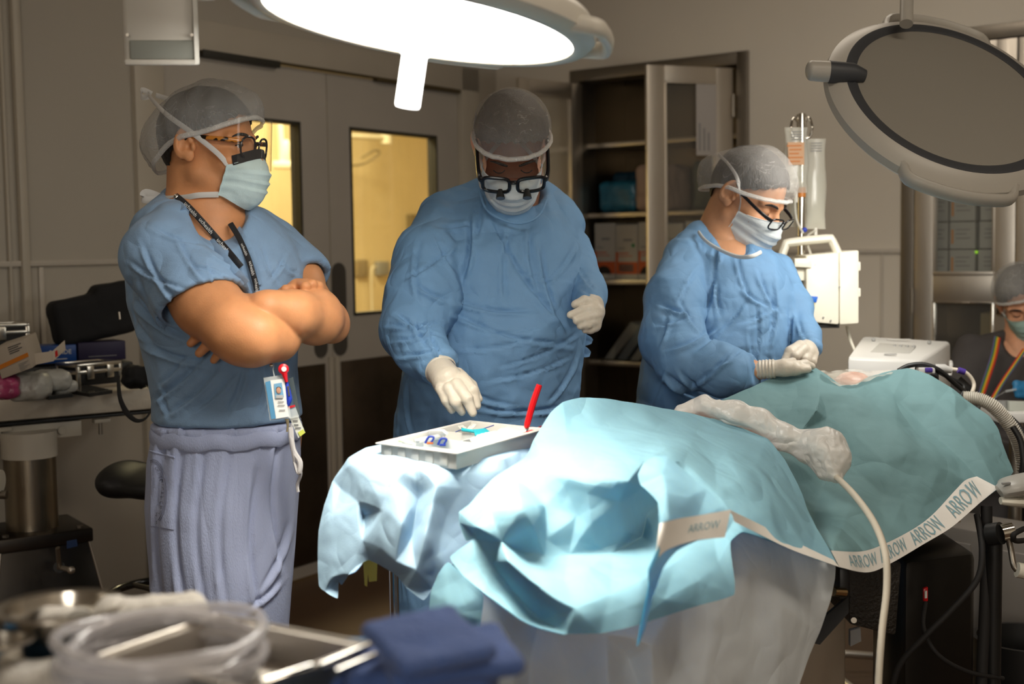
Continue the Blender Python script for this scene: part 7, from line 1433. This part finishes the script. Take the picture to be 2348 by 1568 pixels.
dks = brushed('base_dark_steel', (.09, .08, .07), .35, (40, 40, 1))
MB().hexa(bw + tw, .004).build('base', dks, sd); MB().fbox(FL, cu_ - .13, cu_ + .14, cn_ - .13, cn_ + .13, .55, .59, .005).build('base_cap', dks, sd)
MB().tube([bw[1] + V(0, 0, .01), tw[1]], .004).tube([bw[0] + V(0, 0, .01), tw[0]], .004).build('edge_strip', steel_m, sd)
for u in (-.10, .11): MB().cyl(FL(cu_ + u, .59, cn_ - .1), FL(cu_ + u, .596, cn_ - .1), .010, seg=6).build('cap_bolt', steeld_m, sd)
fz = lambda px, py, o=.0: P(px, py, 3.70 - o)
MB().cyl(fz(136, 1300), fz(136, 1300, .02), .016).build('lever_boss', black_m, sd); MB().tube([fz(136, 1302, .03), fz(132, 1256, .05)], .010, flat=.6).build('lever', steeld_m, sd); MB().tube([fz(135, 1300, .02), fz(160, 1306, .06)], .007).sphere(fz(163, 1307, .06), .011).build('pull_pin', steel_m, sd)
MB().hexa([fz(153, 1258), fz(178, 1252), fz(178, 1252, -.01), fz(153, 1258, -.01), fz(153, 1240), fz(176, 1236), fz(176, 1236, -.01), fz(153, 1240, -.01)], 0).build('blue_label', mat('label_navy', (.01, .04, .14), .5), sd)
MB().cyl(P(-30, 1102, 3.6), P(4, 1102, 3.6), .03).build('end_cap', mw, sd); MB().cyl(P(-30, 1134, 3.6), P(16, 1134, 3.6), .012).build('end_rod', steeld_m, sd)
for (u, n) in ((-.17, -.14), (.20, -.14), (.20, .14), (-.17, .14)): MB().cyl(FL(cu_ + u, .0, cn_ + n), FL(cu_ + u, .045, cn_ + n), .02).build('foot', rubber_m, sd)
# things on it; u runs along the table front edge, n towards the wall
def lu_(px, py, z=TZ): q = ty(px, py, z) - V(La.x, La.y, 0); return q.dot(lt), q.dot(lnb)
alm = mat('aluminium_edge', (.62, .58, .50), .28, 1.0); golm = mat('aluminium_warm', (.55, .45, .22), .3, 1.0); csb = mat('case_black_panel', (.010, .010, .010), .5)
def alcase(label, u0, u1, n0, n1, z0, z1, rot=0.0):
    t = thing('aluminium_case', label, 'case', FL((u0 + u1) / 2, z0, (n0 + n1) / 2)); c = FL((u0 + u1) / 2, 0, (n0 + n1) / 2); cr, sr = math.cos(rot), math.sin(rot)
    def F(u, z, n=0.0): du, dn = u - (u0 + u1) / 2, n - (n0 + n1) / 2; return c + lt * (du * cr - dn * sr) + lnb * (du * sr + dn * cr) + V(0, 0, z)
    zs = z0 + (z1 - z0) * .66; MB().fbox(F, u0 + .004, u1 - .004, n0 + .004, n1 - .004, z0 + .004, zs - .002).fbox(F, u0 + .004, u1 - .004, n0 + .004, n1 - .004, zs + .002, z1 - .004).build('panels', csb, t, smooth=False)
    e = .013
    for a in (u0, u1 - e):
        for b in (n0, n1 - e): MB().fbox(F, a, a + e, b, b + e, z0, z1, .004).build('corner_post', alm, t)
    m = MB()
    for z in (z0, zs - .006, z1 - .012):
        h_ = .012
        m.fbox(F, u0, u1, n0, n0 + e, z, z + h_, .003).fbox(F, u0, u1, n1 - e, n1, z, z + h_, .003).fbox(F, u0, u0 + e, n0, n1, z, z + h_, .003).fbox(F, u1 - e, u1, n0, n1, z, z + h_, .003)
    m.build('edge_frame', alm, t)
    for f_ in (.28, .72): MB().fbox(F, u0 + (u1 - u0) * f_ - .012, u0 + (u1 - u0) * f_ + .012, n0 - .004, n0 + .002, zs - .022, zs + .018, .002).build('latch', alm, t)
    MB().fbox(F, u1 - .001, u1 + .004, n0 + .03, n1 - .03, zs - .02, zs + .015, .002).build('side_plate', alm, t)
    return t, F
strapm = mat('strap_black', (.010, .010, .011), .8)
alcase('black aluminium-edged case stacked on the blue glove box at the left edge', -.16, .135, .17, .31, TZ + .125, TZ + .205, .0)
cB, FBc = alcase('black aluminium-edged case lying at the front of the pad beside the man', .215, .375, .065, .185, TZ, TZ + .080, .30)
blb = mat('box_royal_blue', (.004, .05, .24), .4, var=.05); prb = mat('box_dark_purple', (.012, .007, .04), .5)
def gbox(label, u0, u1, n0, n1, z0, z1, m_, txt, sz):
    t = thing('glove_box', label, 'box', FL((u0 + u1) / 2, z0, (n0 + n1) / 2)); MB().fbox(FL, u0, u1, n0, n1, z0, z1, .002).build('box', m_, t)
    if txt: flat_text(txt, sz, FL((u0 + u1) / 2 + .01, (z0 + z1) / 2 + .006, n0 - .001), lt, V(0, 0, 1), inkwhite_m if m_ is blb else inkgrey_m, t)
    MB().fbox(FL, u0 + .03, u1 - .03, n0 - .001, n0, (z0 + z1) / 2 - .016, (z0 + z1) / 2 - .014).build('printed_line', inkwhite_m if m_ is blb else inkgrey_m, t)
    return t
gbox('blue RIPTIDE box under the black bag on the side table', .165, .285, .215, .32, TZ + .072, TZ + .128, blb, 'RIPTIDE', .020)
gbox('blue RIPTIDE box under the aluminium case at the left', -.05, .145, .20, .32, TZ + .066, TZ + .124, blb, 'RIPTIDE', .017)
gbox('dark purple box at the back right of the side table', .29, .44, .21, .33, TZ + .072, TZ + .132, prb, '', .018)
bs1 = MB().fbox(FL, -.10, .46, .20, .335, TZ, TZ + .065, .006).build('storage_case', csb); tag(bs1, 'long flat black case lying under the blue boxes', 'case')
bgq = thing('carry_bag', 'black nylon carry bag standing tilted against the wall behind the boxes', 'bag', FL(.30, TZ + .06, .27))
def bagf():
    c = FL(.355, TZ + .210, .270); R = Matrix((lt, lnb, V(0, 0, 1))).transposed() @ Matrix.Rotation(math.radians(-10), 3, 'Y'); R2_ = R
    return union([rbox(c, (.130, .05, .072), .025, R2_), rbox(c + R2_ @ V(.075, 0, .05), (.06, .045, .045), .02, R2_)], .02), c
bf, bc_ = bagf(); bgo = sdf_obj('bag_body', bf, bc_ - V(.25, .25, .2), bc_ + V(.25, .25, .2), .006, blackcloth_m, bgq, lambda a, b, d: crumple(a, d, .003, 12, seed=6))
MB().cyl(P(273, 715, 3.82), P(275, 732, 3.82), .003).build('zip_pull', steel_m, bgq)
# open carton with orange stripe
ct = thing('carton', 'tilted white carton with orange stripe and open flap at the far left', 'box', FL(.0, TZ + .05, .04)); cwm = mat('carton_offwhite', (.46, .40, .33), .6, var=.03)
f4 = [P(4, 869, 3.62), P(74, 843, 3.60), P(54, 778, 3.60), P(-16, 800, 3.62)]; bk2 = V(-.02, .15, .01)
MB().hexa([f4[0], f4[1], f4[1] + bk2, f4[0] + bk2, f4[3], f4[2], f4[2] + bk2, f4[3] + bk2], .001).build('box', cwm, ct)
def onf(a, b): return (f4[0].lerp(f4[1], a)).lerp(f4[3].lerp(f4[2], a), b) + (_C - f4[0]).normalized() * .0015
MB().prism([onf(0, .44), onf(1, .54), onf(1, .40), onf(0, .30)], V(0, -.0005, 0)).build('orange_stripe', mat('stripe_orange', (.62, .20, .02), .5), ct)
for k in range(4): a = .45; MB().prism([onf(a, .90 - k * .07), onf(.88 - .1 * (k % 2), .92 - k * .07), onf(.88 - .1 * (k % 2), .895 - k * .07), onf(a, .875 - k * .07)], V(0, -.0005, 0)).build('printed_line', ink_m, ct)
for k in range(6): MB().prism([onf(.62, .27 - k * .045), onf(.95 - .08 * (k % 3), .28 - k * .045), onf(.95 - .08 * (k % 3), .265 - k * .045), onf(.62, .255 - k * .045)], V(0, -.0005, 0)).build('printed_line', inkgrey_m, ct)
MB().prism([P(66, 812, 3.66), P(120, 805, 3.68), P(148, 780, 3.72), P(150, 802, 3.70), P(122, 828, 3.66), P(72, 838, 3.64)], V(0, .002, 0)).build('flap', cwm, ct); MB().prism([P(126, 806, 3.655), P(131, 802, 3.655), P(133, 815, 3.645), P(127, 820, 3.645)], V(0, .001, 0)).build('red_mark', red_m, ct)
pkw = mat('poly_packet_white', (.42, .42, .39), .35, var=.08, bump=.4, bscale=40, spec=.7)
def pkt(label, name, c, h, m_, seed, rot=0.0, amp=.006):
    R = Matrix.Rotation(rot, 3, 'Z'); q = c; r = max(h) * 1.5; o = sdf_obj(name, rbox(q, h, min(h) * .8, R), q - V(r, r, r), q + V(r, r, r), max(.004, r / 30), m_, None, lambda a, b, d: crumple(a, d, amp, 18, seed=seed)); tag(o, label, 'packet'); return o
pkt('flat white plastic packet beneath the carton flap', 'plastic_packet', P(118, 872, 3.80), (.05, .05, .026), pkw, 1, .5)
pkt('white plastic packet with folded corner beside the front case', 'plastic_packet', P(140, 886, 3.84), (.035, .05, .016), pkw, 2, .7)
pkt('rounded white plastic bag between the pink packet and the phone', 'plastic_bag', P(68, 886, 3.72), (.055, .05, .035), pkw, 3, .2, .009)
pkt('pink wrapped packet at the left edge of the side table', 'pink_packet', P(10, 888, 3.66), (.04, .045, .026), mat('packet_pink', (.36, .05, .14), .3, var=.3, vscale=25, bump=.4), 4, .2, .009)
def phone(label, q, D, th):
    a = [ty(*p, TZ + .001) for p in q]; t = thing('phone', label, 'phone', a[0]); MB().prism(a, V(0, 0, th)).build('case', black_m, t)
    c = sum(a, V(0, 0, 0)) / 4; MB().prism([c + (p - c) * .9 + V(0, 0, th) for p in a], V(0, 0, .0008)).build('screen', mat('phone_glass', (.06, .06, .055), .08, spec=1) if 'phone_glass' not in MATS else MATS['phone_glass'], t)
phone('black phone lying face up at the front edge of the side table', [(68, 905), (112, 917), (167, 910), (118, 898)], 0, .010)
phone('larger black phone lying between the white packet and the front case', [(136, 898), (205, 910), (258, 902), (205, 890)], 0, .010)
sb = thing('camera_strap', 'black strap looping down from the front case over the table edge', 'strap', FL(.30, TZ, 0))
MB().tube([P(272, 862, 3.62), P(272, 885, 3.58), P(276, 915, 3.56), P(290, 945, 3.56), P(312, 964, 3.56), P(335, 958, 3.58), P(350, 930, 3.62), P(350, 900, 3.64), P(335, 884, 3.70)], [.004, .005, .006, .008, .006, .003, .003, .003, .003], seg=8, smooth=5, flat=.35).build('strap', strapm, sb)
pkt('crumpled black cloth bag behind the strap beside the man', 'cloth_bag', P(322, 862, 3.95), (.05, .06, .028), blackcloth_m, 9, .3, .01)
# stool with saddle seat and foot ring
so = thing('stool', 'black saddle stool with chrome foot ring standing behind the man', 'stool', tz(P(385, 1300, 3.75), 0)); s0 = tz(P(385, 1300, 3.75), 0)
sz_ = P(300, 1100, 3.75).z
sf = union([ell(tz(s0, sz_) + V(.02, 0, 0), (.17, .19, .045)), ell(tz(s0, sz_ + .01) + V(-.13, 0, 0), (.05, .15, .04))], .05)
sdf_obj('seat', sf, tz(s0, sz_) - V(.3, .3, .15), tz(s0, sz_) + V(.3, .3, .15), .008, mat('seat_black_vinyl', (.012, .012, .013), .5), so)
MB().cyl(tz(s0, .08), tz(s0, sz_ - .03), .024).build('gas_post', chrome_m, so)
rz = P(310, 1362, 3.75).z; MB().tube([tz(s0, rz) + V(.17 * math.cos(a), .17 * math.sin(a), 0) for a in np.linspace(0, 2 * PI, 40, endpoint=False)], .012, closed=True, seg=12).build('foot_ring', mat('ring_black_gloss', (.02, .018, .016), .15, .3), so)
for k in range(3): a = 2 * PI * k / 3 + .4; MB().tube([tz(s0, rz), tz(s0, rz) + V(.16 * math.cos(a), .16 * math.sin(a), 0)], .008).build('ring_spoke', steeld_m, so)
for k in range(5): a = 2 * PI * k / 5; MB().tube([tz(s0, .10), tz(s0, .06) + V(.27 * math.cos(a), .27 * math.sin(a), 0)], .014).sphere(tz(s0, .03) + V(.27 * math.cos(a), .27 * math.sin(a), 0), .03).build('leg', black_m, so)
# ------------------------------------------------------------------ foreground back table with blurred instruments
GZ = .945
bt_m = mat('back_table_drape_blue', (.02, .085, .18), .8, var=.1, vscale=10, bump=.15, transl=.1)
gt = thing('back_table', 'instrument back table covered with dark blue drape in the near foreground', 'table', (-.25, 1.2, 0))
g0, g1 = (-.80, .95), (-.03, 1.50)
MB().box(((g0[0] + g1[0]) / 2, (g0[1] + g1[1]) / 2, GZ - .02), (g1[0] - g0[0] - .02, g1[1] - g0[1] - .02, .03), None, .01).build('tabletop', steel_m, gt)
gv = []; NX, NY = 60, 44
for j in range(NY + 1):
    for i in range(NX + 1):
        x = g0[0] - .06 + (g1[0] - g0[0] + .12) * i / NX; y = g0[1] - .06 + (g1[1] - g0[1] + .12) * j / NY; o = max(0, g0[0] - x, x - g1[0], g0[1] - y, y - g1[1]); gv.append((min(max(x, g0[0] - .012 - .02 * (o > .03)), g1[0] + .012 + .02 * (o > .03)), min(max(y, g0[1] - .012 - .02 * (o > .03)), g1[1] + .012 + .02 * (o > .03)), GZ - max(0, o) * 9.0 * (1 if o > 0 else 0)))
gf = [(j * (NX + 1) + i, j * (NX + 1) + i + 1, (j + 1) * (NX + 1) + i + 1, (j + 1) * (NX + 1) + i) for j in range(NY) for i in range(NX)]
gv = np.array(gv); gfa = np.array(gf); gv = crumple(gv, normals(gv, gfa), .004, 12, seed=5, oct=2); mesh_np('table_drape', gv, gf, bt_m, gt)
for (x, y) in ((g0[0] + .05, g0[1] + .05), (g1[0] - .05, g0[1] + .05), (g0[0] + .05, g1[1] - .05), (g1[0] - .05, g1[1] - .05)): MB().cyl((x, y, 0), (x, y, GZ - .03), .014).build('leg', steel_m, gt)
def gp(px, py, z=GZ): return ontop(px, py, z)
def bowl(label, px, py, r, h, name='basin'):
    c = gp(px, py, GZ + h + .008); c.z = GZ + .006; o = MB().lathe([(0, 0), (r * .62, 0), (r * .82, h * .35), (r * .93, h), (r + .006, h + .002), (r + .007, h - .001), (r * .96, h - .004), (r * .86, h * .35), (r * .62, -.004), (0, -.004)], c, seg=64).build(name, MATS.get('bowl_steel') or mat('bowl_steel', (.62, .58, .52), .2, 1.0)); return tag(o, label, 'bowl'), c
bowl('round stainless steel bowl with white items inside at the lower left', 138, 1385, .064, .055); bowl('smaller steel bowl cut off by the left edge', -2, 1462, .030, .045)
wc = thing('specimen_cup', 'small white plastic cup lying in the steel bowl', 'cup', gp(180, 1425, GZ + .04)); cc_ = gp(182, 1432, GZ + .045); ax_ = (_C - cc_).normalized(); ax_.z = .1
MB().cyl(cc_, cc_ - ax_.normalized() * .030, .0165, .014, seg=28).build('body', whitep_m, wc); MB().cyl(cc_ + ax_.normalized() * .004, cc_, .0178, seg=28).build('lid', whitep_m, wc)
def gz(label, name, px, py, z, h, m_, seed, rot, cat, amp=.006, tilt=0.0):
    c = gp(px, py, z); R = Matrix.Rotation(rot, 3, 'Z') @ Matrix.Rotation(tilt, 3, 'X'); r = max(h) * 1.5; o = sdf_obj(name, rbox(c, h, min(h) * .85, R), c - V(r, r, r), c + V(r, r, r), max(.0035, r / 34), m_, None, lambda a, b, d: crumple(a, d, amp, 22, seed=seed)); tag(o, label, cat); return o
gzm = mat('gauze_cream', (.62, .58, .52), .9, bump=.3, bscale=200)
gz('crumpled white gauze inside the steel bowl', 'gauze', 130, 1425, GZ + .035, (.024, .02, .014), gzm, 1, .2, 'gauze')
gz('long rolled white towel lying behind the clear tubing coil', 'towel', 345, 1428, GZ + .035, (.065, .035, .026), gzm, 2, .12, 'towel'); gz('folded white and blue cloth at the bottom left corner', 'cloth', 90, 1560, GZ + .012, (.04, .03, .014), gzm, 3, .3, 'cloth')
tbm = mat('clear_tubing', (.82, .79, .80), .10, alpha=.50, spec=1.0, coat=.5)
tc_ = thing('tubing_coil', 'coil of thick clear plastic tubing in the blurred foreground', 'tubing', gp(367, 1525, GZ + .03)); rnd = random.Random(4)
c0_ = gp(367, 1512, GZ + .035); c0_.z = GZ + .012
for k in range(7):
    R_ = .098 + rnd.uniform(-.012, .008); zz = GZ + .010 + .0085 * k; ph = rnd.uniform(0, 6); ce = tz(c0_, zz) + V(rnd.uniform(-.005, .005), rnd.uniform(-.005, .005), 0)
    MB().tube([ce + V(R_ * math.cos(a), R_ * .96 * math.sin(a), .005 * math.sin(a * 2 + ph)) for a in np.linspace(0, 2 * PI, 56, endpoint=False)], .0068, closed=True, seg=10).build('loop', tbm, tc_)
ty_ = thing('steel_tray', 'rectangular stainless steel instrument tray behind the blue towels', 'tray', gp(680, 1470))
ta = [gp(470, 1432, GZ + .045), gp(560, 1408, GZ + .045), gp(850, 1480, GZ + .045), gp(600, 1590, GZ + .045)]; q_ = [gp(475, 1425, GZ + .045)]; 
cA, cB_, cD_ = gp(500, 1412, GZ + .045), gp(845, 1478, GZ + .045), gp(585, 1590, GZ + .045); eu, ev = (cB_ - cA), (cD_ - cB_); cs = [cA, cB_, cD_, cA + ev]
ctr = sum(cs, V(0, 0, 0)) / 4; inn_ = [ctr + (p - ctr) * .90 for p in cs]; dn_ = V(0, 0, -.035)
m = MB(); vo = [m.bm.verts.new(p) for p in cs]; vi = [m.bm.verts.new(p) for p in inn_]; vd = [m.bm.verts.new(ctr + (p - ctr) * .84 + dn_) for p in cs]; ve = [m.bm.verts.new(ctr + (p - ctr) * .90 + dn_ * 1.1) for p in cs]
for i in range(4): j = (i + 1) % 4; m.bm.faces.new((vo[i], vo[j], vi[j], vi[i])); m.bm.faces.new((vi[i], vi[j], vd[j], vd[i])); m.bm.faces.new((vo[j], vo[i], ve[i], ve[j]))
m.bm.faces.new(vd); m.bm.faces.new(ve[::-1]); m.build('pan', steel_m, ty_)
MB().tube(cs, .0035, closed=True, seg=8).build('rolled_rim', steel_m, ty_)
for k, (a, b, lb) in enumerate((((600, 1566), (712, 1528), 'steel instrument handle reaching out of the bottom edge'), ((733, 1528), (850, 1478), 'upper steel instrument handle resting on the tray corner'), ((770, 1542), (860, 1503), 'lower steel instrument handle just above the blue towels'))):
    o = MB().tube([gp(*a, GZ + .05), gp((a[0] + b[0]) / 2, (a[1] + b[1]) / 2, GZ + .051), gp(*b, GZ + .05)], .0052, seg=12, flat=.8).build('forceps', chrome_m); tag(o, lb, 'surgical instrument')
twm = mat('towel_blue', (.085, .15, .40), .9, var=.08, vscale=30, bump=.5, bscale=260, sheen=.2)


def stack(label, px, py, zz, h, rot, seed, tilt=0.0): return gz(label, 'folded_towel', px, py, zz, h, twm, seed, rot, 'towel', .0035, tilt)
for k, (px, py, z, h, r, t, lb) in enumerate(((985, 1470, .072, (.052, .044, .007), .62, .30, 'top folded blue towel of the pile at the lower centre'), (1030, 1500, .050, (.066, .048, .008), .30, .18, 'blue towel, second from the top of the pile at the lower centre'), (980, 1535, .026, (.074, .052, .014), -.15, .06, 'thick blue towel at the bottom of the pile at the lower centre'))): stack(lb, px, py, GZ + z, h, r, 5 + k, t)
stack('small folded blue towel beside the instrument handles', 735, 1560, GZ + .012, (.026, .03, .014), .2, 7)
